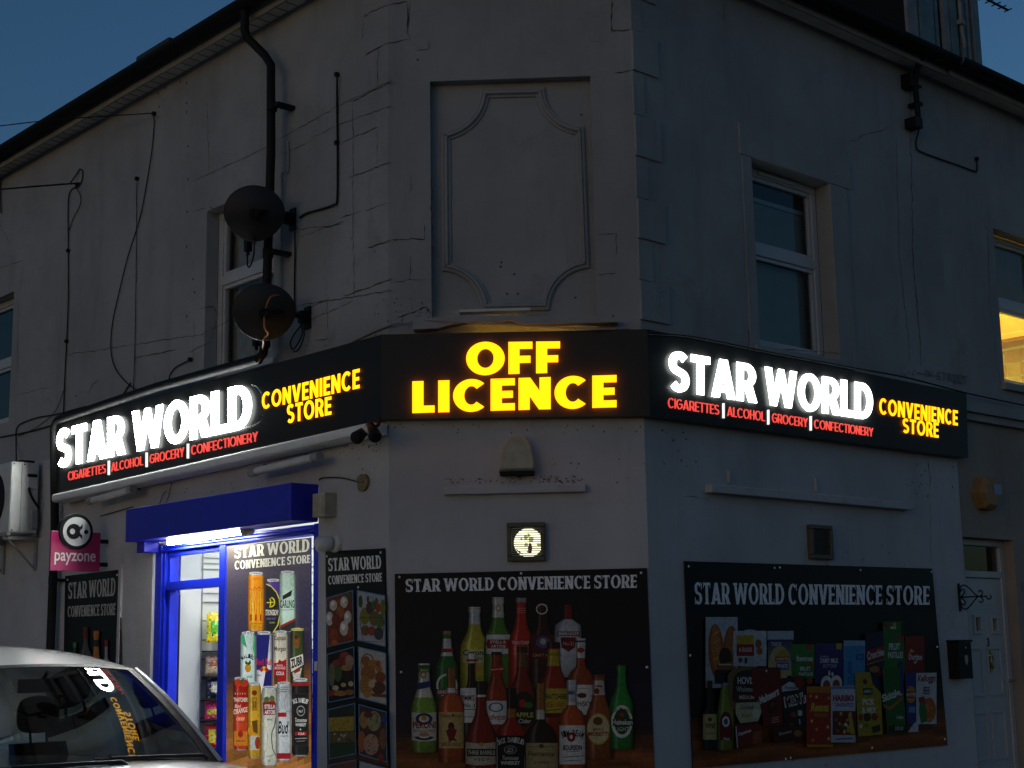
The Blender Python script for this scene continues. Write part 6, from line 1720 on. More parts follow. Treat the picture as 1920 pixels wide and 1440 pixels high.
p.poly([[(1654,1252),(1692,1250),(1699,1372),(1664,1376)]], rgb(40,105,38)); p.text('Skittles', [(1653,1303),(1691,1288),(1692,1303),(1655,1317)], WH, 'f', .08); p.poly([[(1655,1318),(1668,1326),(1692,1306),(1690,1314),(1669,1332),(1657,1326)]], rgb(180,110,50)); p.ell(1685,1306,4,3,rgb(170,50,50)); p.text('136g', (1681,1342,1695,1350), WH, 'f', .05, .2); p.rect(1666,1360,1698,1374,rgb(24,50,28)); p.text('SOUR', (1678,1362,1694,1369), rgb(190,205,190), 'f', .04, .2); p.rect(1688,1240,1694,1300,rgb(40,50,120))
p.poly([[(1697,1262),(1720,1260),(1724,1300),(1722,1370),(1701,1372)]], rgb(40,52,130)); p.ell(1708,1302,9,16,rgb(190,140,50)); p.rect(1699,1296,1718,1309,rgb(140,36,30)); p.text('McVITIES', (1700,1299,1717,1306), WH, 'f', .05); p.rect(1704,1325,1716,1336,rgb(110,140,190)); p.rect(1701,1356,1722,1372,rgb(90,40,34)); p.poly([[(1714,1356),(1722,1350),(1722,1372),(1702,1373)]], W2)
pack(1718,1262,1756,1358,rgb(205,208,212),rgb(210,213,216),-.02); p.text('Kelloggs', [(1720,1266),(1754,1264),(1755,1282),(1720,1282)], rgb(150,22,26), 'f', .07, .3); p.rect(1731,1288,1743,1302,rgb(60,70,80)); p.text('CORN', (1732,1290,1742,1294), WH, 'f', .04); p.text('FLAKES', (1732,1296,1742,1300), WH, 'f', .04); p.ell(1742,1331,13,23,rgb(190,100,40)); p.poly([[(1725,1310),(1735,1308),(1738,1352),(1727,1357),(1723,1335)]], rgb(44,120,60)); p.poly([[(1722,1308),(1732,1305),(1735,1316),(1724,1320)]], rgb(160,40,34))
for i in range(9): p.ell(RNG.uniform(1736,1752), RNG.uniform(1314,1350), 2.2, 2.0, rgb(215,150,70))
p.poly([[(1378,1362),(1428,1359),(1430,1394),(1381,1402)]], rgb(120,34,24)); p.text('Digestives', [(1384,1374),(1408,1366),(1409,1374),(1385,1381)], WH, 'f', .06, .2); p.poly([[(1411,1378),(1416,1371),(1427,1370),(1428,1392),(1412,1395)]], rgb(150,80,40)); p.line([(1380,1362),(1383,1402)], 2, W2)
p.poly([[(1448,1364),(1506,1360),(1508,1384),(1452,1394)]], rgb(70,22,20)); p.text('Digestives', [(1460,1374),(1484,1368),(1485,1375),(1461,1381)], rgb(200,180,180), 'f', .05, .2); p.ell(1496,1375,7,6,rgb(150,110,50))
p.gain = 0.72
p.done(pg)

# --- food photographs right of the shop door
q = [(610,1034),(720,1028),(733,1560),(615,1620)]
pf = board('poster', 'tall narrow poster of eggs, vegetables and bread right of the shop door', 'L', q, .014, [(613,1043),(714,1036),(672,1101),(717,1272)])
p = Print('L', .0145)
p.backdrop(q, [(0,rgb(16,15,16)),(.62,rgb(24,22,24)),(.72,rgb(110,66,40)),(1,rgb(120,70,40))], .69, 30, 6, 9)
p.text('STAR WORLD', [(615,1047),(714,1041),(715,1066),(616,1071)], rgb(235,235,232), 'serif')
p.text('CONVENIENCE STORE', [(615,1080),(716,1074),(716,1090),(616,1096)], rgb(235,235,232), 'serif')
FR = rgb(90,140,180)
def frame(a, b, c, d, col):
    p.quad([a,b,c,d], FR)
    m = (sum(x[0] for x in (a,b,c,d))/4, sum(x[1] for x in (a,b,c,d))/4)
    ins = lambda q_: (q_[0]+(1.6 if q_[0] < m[0] else -1.6), q_[1]+(2 if q_[1] < m[1] else -2))
    p.quad([ins(a),ins(b),ins(c),ins(d)], col)
frame((611,1121),(662,1106),(664,1202),(613,1214),rgb(120,60,36))
for x,y,rx,ry,c in ((636,1110+22,7,10,rgb(150,70,40)),(625,1135,7,10,rgb(210,205,195)),(645,1129,7,11,rgb(215,208,195)),(638,1147,7,12,rgb(165,95,50)),(618,1160,7,13,rgb(212,208,200)),(652,1157,7,12,rgb(210,205,195)),(630,1163,8,12,rgb(130,50,30)),(645,1178,8,14,rgb(218,212,200)),(626,1190,8,11,rgb(150,70,40)),(655,1118,5,6,rgb(60,90,40)),(656,1187,5,9,rgb(150,70,44)),(627,1205,7,5,rgb(180,90,50))):
    p.ell(x,y,rx,ry,c); p.ell(x-1.5,y-3,rx*.45,ry*.4,tuple(min(.9,k*1.25) for k in c))
frame((669,1106),(722,1116),(723,1213),(670,1201),rgb(175,178,185))
for x,y,rx,ry,c in ((676,1128,4,12,rgb(60,90,30)),(684,1155,9,16,rgb(130,125,40)),(694,1140,8,12,rgb(90,60,60)),(709,1140,5,9,rgb(170,60,30)),(718,1140,5,16,rgb(110,120,40)),(701,1135,4,9,rgb(80,110,40)),(702,1160,10,14,rgb(110,100,50)),(712,1165,8,14,rgb(90,110,50)),(697,1183,7,9,rgb(160,60,34)),(685,1182,8,10,rgb(120,90,50)),(710,1188,9,12,rgb(70,70,74)),(690,1124,2,7,rgb(60,40,30)),(706,1127,3,6,rgb(70,100,40))): p.ell(x,y,rx,ry,c)
p.line([(673,1158),(721,1158)], 1, rgb(60,55,50)); p.line([(675,1178),(720,1180)], 1, rgb(60,55,50)); p.line([(691,1140),(698,1116),(705,1140)], 1, rgb(60,50,45)); p.line([(674,1158),(680,1202),(716,1204),(721,1160)], 1, rgb(60,55,50))
frame((613,1226),(664,1212),(666,1308),(615,1318),rgb(34,22,18))
for x,y,rx,ry,c in ((646,1230,9,8,rgb(150,60,60)),(655,1240,8,12,rgb(170,130,110)),(640,1240,8,8,rgb(130,40,40)),(630,1245,7,8,rgb(150,60,50)),(622,1265,6,22,rgb(110,110,80)),(634,1262,7,16,rgb(70,90,50)),(650,1252,11,6,rgb(160,120,70)),(653,1270,11,10,rgb(50,34,26)),(629,1290,6,5,rgb(200,190,150)),(644,1284,5,4,rgb(190,170,130)),(658,1282,5,5,rgb(180,170,120)),(637,1300,14,5,rgb(170,120,60)),(655,1298,10,5,rgb(150,100,50)),(620,1300,6,6,rgb(150,50,40))): p.ell(x,y,rx,ry,c)
frame((671,1212),(724,1224),(725,1322),(673,1309),rgb(180,178,172))
p.ell(689,1243,13,18,rgb(120,80,40),.86)
for x,y,rx,ry,c in ((686,1240,8,10,rgb(150,90,44)),(699,1246,8,10,rgb(165,115,60)),(690,1262,14,15,rgb(150,95,45)),(686,1285,12,18,rgb(170,120,60)),(709,1244,5,6,rgb(150,85,40)),(711,1254,6,6,rgb(165,105,50)),(713,1270,10,11,rgb(140,70,34)),(710,1290,13,12,rgb(90,50,28)),(697,1282,6,8,rgb(205,180,140)),(689,1300,8,9,rgb(170,125,60))): p.ell(x,y,rx,ry,c)
p.quad([(697,1300),(724,1302),(724,1308),(697,1306)], rgb(120,66,34))
for i in range(5): p.line([(676,1272+6*i),(697,1270+6*i)], .8, rgb(110,70,34))
frame((614,1330),(666,1318),(668,1414),(617,1424),rgb(44,50,36))
p.quad([(616,1346),(664,1343),(664,1370),(617,1372)], rgb(170,145,50)); p.quad([(618,1374),(665,1371),(665,1391),(618,1394)], rgb(110,100,60)); p.quad([(618,1396),(666,1393),(666,1412),(618,1421)], rgb(40,70,40))
for i in range(36): p.ell(RNG.uniform(619,662), RNG.uniform(1347,1369), 1.4, 1.4, RNG.choice([rgb(200,170,60),rgb(140,110,36)]))
for i in range(22): p.ell(RNG.uniform(620,662), RNG.uniform(1376,1392), 1.8, 2.2, RNG.choice([rgb(170,50,40),rgb(190,180,160),rgb(60,110,50),rgb(40,60,40)]))
frame((672,1320),(725,1334),(726,1430),(673,1415),rgb(70,40,34))
for x,y,rx,ry,c in ((682,1350,8,16,rgb(160,120,60)),(701,1352,13,19,rgb(150,140,100)),(678,1390,7,20,rgb(170,90,50)),(696,1396,14,20,rgb(175,135,110)),(718,1385,7,20,rgb(120,80,50)),(714,1420,5,8,rgb(150,44,34)),(690,1340,8,6,rgb(90,50,36)),(721,1348,5,8,rgb(40,60,140))): p.ell(x,y,rx,ry,c)
for i in range(16): p.ell(RNG.uniform(688,712), RNG.uniform(1340,1412), 1.3, 1.3, rgb(70,44,36))
p.line([(694,1350),(700,1336),(708,1342),(706,1356)], 1.6, rgb(40,34,30))
frame((616,1434),(668,1424),(670,1520),(618,1530),rgb(120,70,40)); frame((673,1426),(726,1440),(728,1536),(674,1522),rgb(180,176,170))
p.gain = 0.8
p.done(pf)
# --- small bottles poster left of the door
q = [(122,1080),(224,1068),(230,1420),(116,1440)]
pl_ = board('poster', 'small dark poster with four bottle necks, behind the parked car', 'L', q, .014, [(127,1087),(220,1078)])
p = Print('L', .0145)
p.backdrop(q, [(0,rgb(16,14,14)),(.4,rgb(20,18,24)),(.8,rgb(60,36,24)),(1,rgb(110,62,30))], .72, 24, 6, 13)
p.text('STAR WORLD', [(128,1093),(217,1083),(216,1117),(128,1123)], rgb(205,203,200), 'serif')
p.text('CONVENIENCE STORE', [(127,1137),(217,1131),(216,1153),(127,1157)], rgb(205,203,200), 'serif')
bottle(140,1205,1300,10,BRANDY,rgb(30,70,36),rgb(90,150,60),.90); bottle(160,1176,1330,17,[(0,1),(.5,1),(.62,.9),(.74,.4),(.8,.26),(1,.30)],rgb(90,90,90),rgb(120,30,30),.86); bottle(180,1183,1330,17,BRANDY,rgb(200,130,40),rgb(210,120,36),.90,rgb(40,34,40),(.80,.885)); bottle(199,1200,1330,9,SPIRIT,rgb(170,170,175),rgb(170,34,34),.90)
p.text('TEQUILA', (168,1250,192,1262), K, 'f', .05)
p.gain = 0.8
p.done(pl_)
# --- cans on the pane beside the open door
fo = -.019
q = [(425,1024),(582,1008),(584,1520),(424,1590)]
pc = board('poster', 'bright poster of drinks cans filling the pane beside the open door', 'L', q, fo, None, 'blue_shutter')
p = Print('L', fo+.0005)
p.backdrop(q, [(0,rgb(92,86,84)),(.10,rgb(78,72,86)),(.28,rgb(62,57,84)),(.44,rgb(56,48,64)),(.50,rgb(120,80,46)),(.66,rgb(158,104,52)),(1,rgb(180,120,60))], .52, 50, 12, 21)
p.text('STAR WORLD', [(440,1026),(580,1010),(580,1034),(440,1047)], rgb(235,235,215), 'serif')
p.text('CONVENIENCE STORE', [(440,1052),(582,1040),(582,1055),(440,1068)], rgb(235,235,215), 'serif')
def can(cx, top, bot, half, col, topc=None, hl=.3):
    full = [t for t, _ in CAN]
    def cf(t):
        if t > .955: return rgb(205,208,205)
        if t < .018: return rgb(150,150,150)
        return topc if (topc and t > .5) else col
    p.shade(cx, top, bot, [(0,.80),(.015,.84),(.018,.86),(.05,.99),(.07,1),(.3,1),(.499,1),(.501,1),(.75,1),(.90,1),(.93,.98),(.953,.90),(.957,.88),(.985,.85),(1,.86)], half, cf, (-.45,hl))
    p.ell(cx, top+1.6, half*.84, 2.4, rgb(225,228,225)); p.ell(cx, top+1.8, half*.70, 1.6, rgb(150,155,155))
OR1 = rgb(250,160,25)
can(480,1073,1184,15,OR1); p.line([(467,1105),(470,1102),(474,1106),(478,1101),(482,1105),(486,1100),(490,1104),(493,1101)], 1.6, rgb(200,60,10))
for x in (470,479,488): p.line([(x,1106),(x+1.5,1120),(x-.5,1136),(x+1,1152),(x+.5,1164)], 3.6, rgb(190,70,14)); p.line([(x,1107),(x+1.3,1120),(x-.3,1136),(x+.8,1152)], 2.0, rgb(255,190,50))
p.text('KHAOS', (474,1083,487,1087), rgb(190,70,20), 'f', .04); p.text('JUICE', (469,1168,493,1179), rgb(60,30,10), 'f', .13); p.text('JUICE', (470,1169,492,1178), rgb(255,190,40), 'f', .04)
can(512,1086,1190,13.5,rgb(44,44,42),rgb(96,64,160)); p.poly([[(498.5,1096),(507,1098),(518,1108),(524,1122),(525,1150),(522,1170),(514,1184),(499,1188)]], rgb(44,44,42)); p.line([(499,1095),(508,1099),(518,1110),(524,1124),(525.3,1150),(521,1172),(512,1186)], 2, rgb(225,215,90)); p.ell(507,1129,9,10,rgb(225,215,60),.76,20,-80,80); p.line([(500,1130),(515,1129)], 2, rgb(225,215,60)); p.line([(506,1122),(508,1129),(506,1139)], 2, rgb(225,215,60)); p.text('STRONGBOW', (498,1143,522,1154), rgb(225,220,205), 'f', .08); p.text('DARK FRUIT', (500,1158,517,1162), rgb(130,110,190), 'f', .04); p.text('CIDER', (505,1166,515,1169), rgb(170,190,90), 'f', .03)
can(539,1071,1185,15,rgb(195,225,205),hl=.15); p.poly([[(530,1117),(548,1106),(546,1117),(530,1125)]], rgb(40,42,40)); p.text('CARLING', (525,1125,552,1140), rgb(40,46,44), 'f', .05); p.line([(528,1144),(550,1143)], 1, rgb(90,100,95)); p.poly([[(525,1173),(554,1159),(554,1163),(525,1178)]], rgb(170,40,34)); p.poly([[(525,1178),(554,1163),(554,1181),(540,1184),(526,1181)]], rgb(50,52,54))
# middle row
can(465,1185,1290,14,rgb(205,232,225)); p.poly([[(452,1192),(458,1190),(463,1215),(453,1206)]], rgb(60,170,120)); p.poly([[(476,1190),(479,1194),(479,1240),(474,1216)]], rgb(80,170,110)); p.arctext('MALIBU', 465, 1246, 16, 140, 40, 8, K, .06); p.ell(465,1252,6,9,rgb(200,150,40)); p.poly([[(459,1244),(461,1238),(465,1243),(469,1237),(471,1244),(466,1247)]], rgb(50,70,30)); p.text('Cocktail', (458,1265,474,1271), rgb(70,90,90), 'f', .03, .3); p.line([(462,1190),(463,1184),(467,1183),(469,1190)], 1.5, rgb(225,228,225))
can(495,1184,1302,14.5,rgb(225,228,232)); p.poly([[(481,1190),(506,1190),(500,1256),(481,1256)]], rgb(40,40,120)); p.poly([[(498,1256),(509.5,1256),(509.5,1296),(492,1296)]], rgb(40,36,110)); p.text('Red Bull', (481,1235,510,1247), rgb(190,34,50), 'f', .06); p.ell(495,1254,4,5,rgb(230,190,40)); p.poly([[(485,1256),(491,1250),(494,1255),(491,1261)]], rgb(190,40,40)); p.poly([[(505,1256),(499,1250),(496,1255),(499,1261)]], rgb(190,40,40)); p.text('ENERGY', (482,1264,492,1268), rgb(60,60,60), 'f', .02)
can(526,1183,1300,14,rgb(215,208,185)); p.text('Captain', (514,1192,536,1203), rgb(60,56,44), 'f', .04); p.text('Morgan', (514,1212,536,1223), rgb(60,56,44), 'f', .04); p.poly([[(513,1243),(520,1243),(524,1236),(528,1240),(537,1236),(537,1280),(514,1284)]], rgb(175,30,30)); p.text('ORIGINAL', (518,1246,531,1249), WH, 'f', .03); p.text('SPICED GOLD', (515,1250,535,1255), WH, 'f', .05); p.text('COLA', (518,1259,533,1266), WH, 'f', .08); p.poly([[(514,1268),(519,1265),(521,1280),(514,1284)]], rgb(90,60,40))
for i in range(18): p.line([(537.5,1194+4.5*i),(540,1194+4.5*i)], 1, rgb(90,84,70))
can(557,1178,1285,12.5,rgb(50,64,40),rgb(60,76,40)); p.ell(556,1202,6,14,rgb(130,84,36)); p.ell(556,1194,4,5,rgb(80,50,24)); p.rect(546,1178,569,1182,rgb(200,180,60)); p.poly([[(544,1235),(568,1226),(569,1246),(546,1260)]], rgb(225,222,205)); p.text('ZUBR', [(545,1237),(567,1229),(568,1246),(546,1254)], K, 'f', .1); p.poly([[(548,1262),(566,1252),(562,1272),(552,1276)]], rgb(210,208,190)); p.quad([(551,1258),(563,1253),(563,1258),(552,1263)], rgb(170,34,30))
# front row
can(452,1270,1407,14.5,rgb(190,66,30),rgb(175,36,24)); p.ell(447,1280,7,7,rgb(200,60,30)); p.ell(458,1281,8,7,rgb(195,54,28)); p.poly([[(452,1274),(458,1272),(456,1280),(451,1283)]], rgb(60,100,40)); p.text('THATCHERS', (438,1308,466,1316), rgb(240,225,200), 'f', .07); p.text('Blood', (440,1320,452,1327), rgb(240,220,200), 'f', .04, .3); p.text('ORANGE', [(438,1330),(464,1325),(464,1335),(438,1340)], rgb(240,225,200), 'f', .07); p.text('CIDER', (443,1345,459,1351), rgb(235,205,170), 'f', .05, .1); p.rect(439,1371,464,1398,rgb(215,130,40)); p.ell(451,1376,5,6,rgb(170,44,26)); p.text('BITTER SWEET', (443,1388,459,1391), K, 'f', .03)
for k in range(5): p.line([(441+4.6*k,1299),(441+4.6*k,1302)], .8, rgb(240,220,190))
can(477,1279,1422,12.5,rgb(195,150,40),rgb(210,160,44)); p.rect(473,1308,482,1332,rgb(120,80,24)); p.rect(474,1309.5,481,1330.5,rgb(195,150,44)); p.text('II', (475,1314,480,1328), rgb(100,64,20), 'f', .05); p.ell(477,1299,5,5,rgb(120,50,24)); p.rect(469,1380,485,1406,rgb(200,200,190)); p.ell(483,1393,5,12,rgb(160,60,34)); p.ell(472,1370,7,9,rgb(220,150,40)); p.poly([[(472,1352),(483,1350),(483,1376),(475,1372)]], rgb(110,74,26))
can(505,1287,1437,15,rgb(205,208,190)); p.poly([[(493,1318),(498,1312),(505,1315),(512,1310),(517,1318),(517,1340),(494,1341)]], rgb(150,26,26)); p.ell(500,1312,5,6,rgb(90,100,50)); p.ell(510,1310,5,6,rgb(110,110,60)); p.text('STELLA', (496,1321,516,1329), WH, 'f', .09); p.text('ARTOIS', (496,1331,516,1339), WH, 'f', .09); p.text('Unfiltered', (499,1347,511,1351), K, 'f', .03, .2); p.line([(494,1345),(496,1360),(501,1373),(502,1384),(500,1404),(494,1416)], 1, rgb(190,160,80)); p.line([(517,1345),(515,1360),(510,1373),(509,1384),(511,1404),(517,1416)], 1.6, rgb(40,44,36)); p.line([(499,1418),(511,1417)], 1, rgb(80,80,70)); p.text('5%', (503,1424,508,1428), K, 'f', .03)
can(532,1279,1428,14,rgb(195,200,200)); p.ell(540,1318,7,18,rgb(150,156,156),.86); p.ell(522,1322,5,12,rgb(150,156,156),.84); p.rect(521,1336,537,1344,rgb(165,34,40)); p.text('Bud', (521,1352,541,1376), K, 'f', .05, .25); p.text('LIGHT', (526,1378,540,1382), rgb(90,96,96), 'f', .02); p.rect(519,1412,545,1423,rgb(165,34,40))
for k in range(3): p.line([(520,1292+4*k),(530,1288+4*k),(544,1290+4*k)], 1.2, rgb(90,96,96))
can(563,1272,1418,16,rgb(36,35,34),hl=.12); p.rect(548,1280,579,1286,rgb(165,34,34)); p.rect(549,1300,578,1398,rgb(60,60,58)); p.rect(550,1301,577,1397,rgb(34,33,32)); p.arctext("JACK DANIEL'S", 563, 1346, 33, 116, 64, 9, WH, .06); p.ell(564,1333,8,10,rgb(150,150,146),.8); p.text('No.7', (560,1331,568,1336), WH, 'f', .05); p.text('Tennessee', (553,1346,575,1354), rgb(215,212,205), 'f', .04, .2); p.text('WHISKEY', (554,1356,574,1362), WH, 'f', .06); p.text('&', (562,1366,565,1369), WH, 'f', .04); p.rect(553,1372,575,1379,rgb(170,34,34)); p.text('COLA', (559,1373.5,571,1378), WH, 'f', .06); p.line([(553,1385),(576,1384)], 1, rgb(200,200,195)); p.line([(556,1390),(572,1389)], .8, rgb(170,170,165))
p.done(pc, 'glow_print')
# ------------------------------------------------------------------ the parked car (x forward, y to its left, z up)
_k = Vector((-2.55, -.86, 0)) + Matrix.Rotation(rad(-45), 3, 'Z') @ Vector((.76, .69, 0)) - Matrix.Rotation(rad(-38), 3, 'Z') @ Vector((.76, .69, 0))
WF['K'] = Matrix.Translation(_k) @ Matrix.Rotation(rad(-38), 4, 'Z')
car = thing('parked_car', 'silver hatchback at the kerb, its windscreen mirroring the lit sign', 'car', 'K', 0, 0, 0)
# plan half width, belt height and roof line along the body
def lerp(T, x):
    for (a, b), (c, d_) in zip(T[:-1], T[1:]):
        if a <= x <= c:
            t = (x-a)/(c-a); t = t*t*(3-2*t) if False else t
            return b+(d_-b)*t
    return T[0][1] if x < T[0][0] else T[-1][1]
HWD = [(-2.0,.62),(-1.9,.74),(-1.6,.83),(-1.0,.865),(.4,.87),(1.0,.855),(1.5,.80),(1.8,.70),(1.93,.50)]
TOPZ = [(-2.0,.80),(-1.93,.96),(-1.75,1.03),(-1.3,1.06),(0,1.04),(.78,1.058),(1.0,1.046),(1.2,.99),(1.5,.86),(1.75,.74),(1.93,.60)]
BOTZ = [(-2.0,.42),(-1.85,.26),(-1.5,.22),(1.5,.20),(1.8,.22),(1.93,.34)]
xs_ = [-2.0,-1.96,-1.9,-1.8,-1.65,-1.5,-1.25,-1.0,-.7,-.4,-.1,.2,.45,.65,.80,.95,1.1,1.25,1.4,1.55,1.68,1.8,1.88,1.93]
mb = MB('K')
P = []
WHEELS = ((1.22,.345),(-1.28,.345))
for x in xs_:
    h, tz, bz = lerp(HWD, x), lerp(TOPZ, x), lerp(BOTZ, x)
    row = []
    sec = [(0,bz),(.60,bz),(.94,bz+.03),(1.0,bz+.16),(1.0,(bz+tz)/2),(.995,tz-.20),(.975,tz-.09),(.93,tz-.03),(.80,tz+.005),(.45,tz+.035),(0,tz+.045)]
    for k, (f_, z) in enumerate(sec): row.append((x, h*f_, z))
    row += [(x, -y, z) for (x, y, z) in row[-2::-1]]
    P.append(row)
mb.grid(P, 0, True)
for k, r_ in ((0, P[0]), (1, P[-1])): mb.add(r_, [tuple(range(len(r_)))[::(1 if k else -1)]], 0)
body = mb.build('body', ['silver_paint', 'car_trim'], car)
sb = body.modifiers.new('smooth', 'SUBSURF'); sb.levels = 1; sb.render_levels = 1
# greenhouse: the windscreen, roof and pillars follow these outlines
def wsc(s, t):
    """windscreen surface: s -1..1 across (to the car's left), t 0 cowl .. 1 header"""
    bow = 1-s*s
    x = .76 + .07*bow - .68*t
    y = s*(.69 - .06*t)
    z = 1.055 + .005*bow + (.475+.03*bow)*t + .12*t*(1-t)
    return (x, y, z)
mb = MB('K'); mb.grid([[wsc(-1+2*j/20, i/14) for j in range(21)] for i in range(15)], 0, True); ws = mb.build('windscreen', 'car_glass', car)
mb = MB('K')                                           # black printed border of the glass
def off_ws(s, t, d=.004):
    a = Vector(wsc(s,t)); return a + Vector((.62,0,.78))*d
for k in range(20):
    s0, s1 = -1+k*.1, -1+(k+1)*.1
    mb.quad(off_ws(s0,0), off_ws(s1,0), off_ws(s1,.05), off_ws(s0,.05)); mb.quad(off_ws(s0,.965), off_ws(s1,.965), off_ws(s1,1.0), off_ws(s0,1.0))
for k in range(14):
    t0, t1 = k/14, (k+1)/14
    for a, b in ((-1,-.955),(.90,1.0)): mb.quad(off_ws(a,t0), off_ws(b,t0), off_ws(b,t1), off_ws(a,t1))
mb.build('windscreen_border', 'car_trim', ws)
RX0 = wsc(0,1)[0]
def roof(s, x):
    """roof skin from the header back to the tail"""
    t = (wsc(s,1)[0]-x)/(wsc(s,1)[0]+1.55)
    y = s*(.63 + .015*math.sin(math.pi*t) - .10*max(0,t-.6))
    z = wsc(s,1)[2] + .125*math.sin(min(1,t*1.15)*math.pi*.62) - .10*max(0,t-.45)**1.4
    return (x, y, z)
mb = MB('K')
P = []
for i in range(15):
    row = []
    for j in range(17):
        s_ = -1+2*j/16; x0 = wsc(s_,1)[0]; x = x0 + (-1.55-x0)*i/14
        row.append(roof(s_, x))
    P.append(row)
mb.grid(P, 0, True)
mb.build('roof', 'silver_paint', car)
for sd in (1, -1):
    def rail_pt(x): return Vector(roof(sd, x))
    # A pillar: from the wing up beside the windscreen, running into the roof rail
    mb = MB('K')
    pil = []
    for i in range(9):
        t = i/8; a = Vector(wsc(sd, t)); pil.append(a)
    rw = []
    for i, a in enumerate(pil):
        w_ = .075
        rw.append([a+Vector((.006,-.004*sd,.003)), a+Vector((.01,.018*sd,.010)), a+Vector((-.005,.045*sd,-.008)), a+Vector((-w_,.058*sd,-.028)), a+Vector((-w_-.03,.03*sd,-.03))])
    mb.grid(rw if sd > 0 else [r[::-1] for r in rw], 0, True)
    rr = []
    for i in range(12):
        x = wsc(sd,1)[0] + (-1.5-wsc(sd,1)[0])*i/11; a = rail_pt(x)
        rr.append([a+Vector((0,-.004*sd,.002)), a+Vector((0,.018*sd,-.001)), a+Vector((0,.042*sd,-.020)), a+Vector((0,.055*sd,-.045)), a+Vector((0,.03*sd,-.05))])
    mb.grid(rr if sd > 0 else [r[::-1] for r in rr], 0, True)
    mb.build('pillar', 'silver_paint', car)
    # side glass below the rail down to the belt line
    top = [(rail_pt(x) + Vector((0,.046*sd,-.04))) for x in (0.02,-.35,-.75,-1.15,-1.42)]
    bot = [Vector((x, sd*(lerp(HWD,x)-.105), lerp(TOPZ,x)-.005)) for x in (.60,-.05,-.55,-1.15,-1.62)]
    mb = MB('K'); mb.grid([bot, [(a+b)/2+Vector((0,.018*sd,0)) for a, b in zip(bot, top)], top], 0, True); mb.build('side_window', 'car_glass', car)
    mb = MB('K')
    for k, w_ in ((2,.05),(4,.09)):
        mb = MB('K')
        a, b = bot[k]+Vector((0,.006*sd,0)), top[k]+Vector((0,.006*sd,0)); m = (a+b)/2+Vector((0,.02*sd,0)); d = Vector((w_,0,0))
        mb.grid([[a-d, a+d],[m-d, m+d],[b-d, b+d]], 0, True)
        mb.build('window_pillar', 'car_trim', car)
    # door mirror, wheels, lamps
    mb = MB('K'); c = Vector((.12, sd*.93, 1.04))
    mb.lathe([(0,-.09),(.05,-.085),(.085,-.04),(.09,.02),(.082,.06),(.07,.062)], c, (-1,0,0), 16, 0, 1.0); mb.tube([c+Vector((.0,-.05*sd,-.03)), c+Vector((.03,-.14*sd,-.07))], .022, 8); mb.build('door_mirror', 'silver_paint', car)
    for wx, r_ in WHEELS:
        yb = sd*.84
        mb = MB('K'); mb.lathe([(r_*.62,-.10),(r_*.93,-.10),(r_,-.06),(r_,.06),(r_*.93,.095),(r_*.66,.10)], (wx, sd*.77, .315), (0,sd,0), 32); wh = mb.build('wheel', 'rubber', car)
        mb = MB('K'); mb.lathe([(r_*.66,.098),(r_*.60,.075),(r_*.58,.06)], (wx, sd*.77, .315), (0,sd,0), 32)
        for k in range(7):
            q_ = 2*math.pi*k/7; e = Vector((math.cos(q_),0,math.sin(q_))); n_ = Vector((-math.sin(q_),0,math.cos(q_))); c = Vector((wx, sd*(.77+.075), .315))
            mb.quad(c+e*.03-n_*.022, c+e*r_*.62-n_*.03, c+e*r_*.62+n_*.03, c+e*.03+n_*.022)
        mb.lathe([(.05,.07),(.05,.085),(0,.09)], (wx, sd*.77, .315), (0,sd,0), 14); mb.build('rim', 'chrome', wh)
        mb = MB('K'); mb.lathe([(r_*1.12,-.02),(r_*1.12,.015),(r_*1.02,.02)], (wx, sd*.845, .32), (0,sd,0), 30); mb.build('wheel_arch', 'car_trim', car)
    mb = MB('K'); mb.grid([[(1.60+.16*math.cos(a)*.5-.10*i, sd*(.52+.20*math.sin(a)*.6+.10*i), .70+.02*i+.07*math.cos(a)) for a in (0,.6,1.2,1.8,2.4,3.1)] for i in range(3)], 0, True); mb.lathe([(.10,-.02),(.10,.02),(.06,.05),(0,.06)], (1.68, sd*.58, .68), (.8,.45*sd,.25), 18, 0, 1.3); mb.build('headlight', 'lamp_lens', car)
    mb = MB('K'); mb.lathe([(.09,-.02),(.09,.03),(.0,.05)], (-1.88, sd*.66, .92), (-.85,.5*sd,.1), 16); mb.build('tail_light', 'tail_lens', car)
    mb = MB('K')
    for xa in (.45,-.52): mb.box(xa-.30,xa-.16,sd*.872-.008,sd*.872+.008,.86,.885)
    mb.build('door_handle', 'silver_paint', car, .004)
    mb = MB('K')
    for xa in (.62,-.36,-1.05): mb.box(xa-.003,xa+.003,sd*(lerp(HWD,xa)-.006),sd*(lerp(HWD,xa)+.0015),.36,.92)
    mb.build('door_gap', 'car_trim', car)
# tailgate glass, bonnet shut lines, cowl, wipers
mb = MB('K'); mb.grid([[(-1.55-.30*t, s_*(.55+.10*t), roof(s_*1.0,-1.55)[2]-.01-(roof(s_,-1.55)[2]-1.04)*t) for s_ in (-1,-.5,0,.5,1)] for t in (0,.5,1)], 0, True); mb.build('rear_window', 'car_glass', car)
def bz(x, y):
    h = lerp(HWD, x); tz = lerp(TOPZ, x); f_ = min(1, abs(y)/h)
    T = [(0,.040),(.45,.030),(.80,.002),(.93,-.035),(1,-.1)]
    return tz + lerp(T, f_)
mb = MB('K')
for sd in (1,-1):
    pts_ = [(.74,.74),(.95,.725),(1.2,.69),(1.45,.63),(1.66,.52)]
    for (xa,ya),(xb,yb) in zip(pts_[:-1], pts_[1:]):
        mb.quad((xa,sd*ya-.004,bz(xa,ya)+.003),(xb,sd*yb-.004,bz(xb,yb)+.003),(xb,sd*yb+.004,bz(xb,yb)+.003),(xa,sd*ya+.004,bz(xa,ya)+.003))
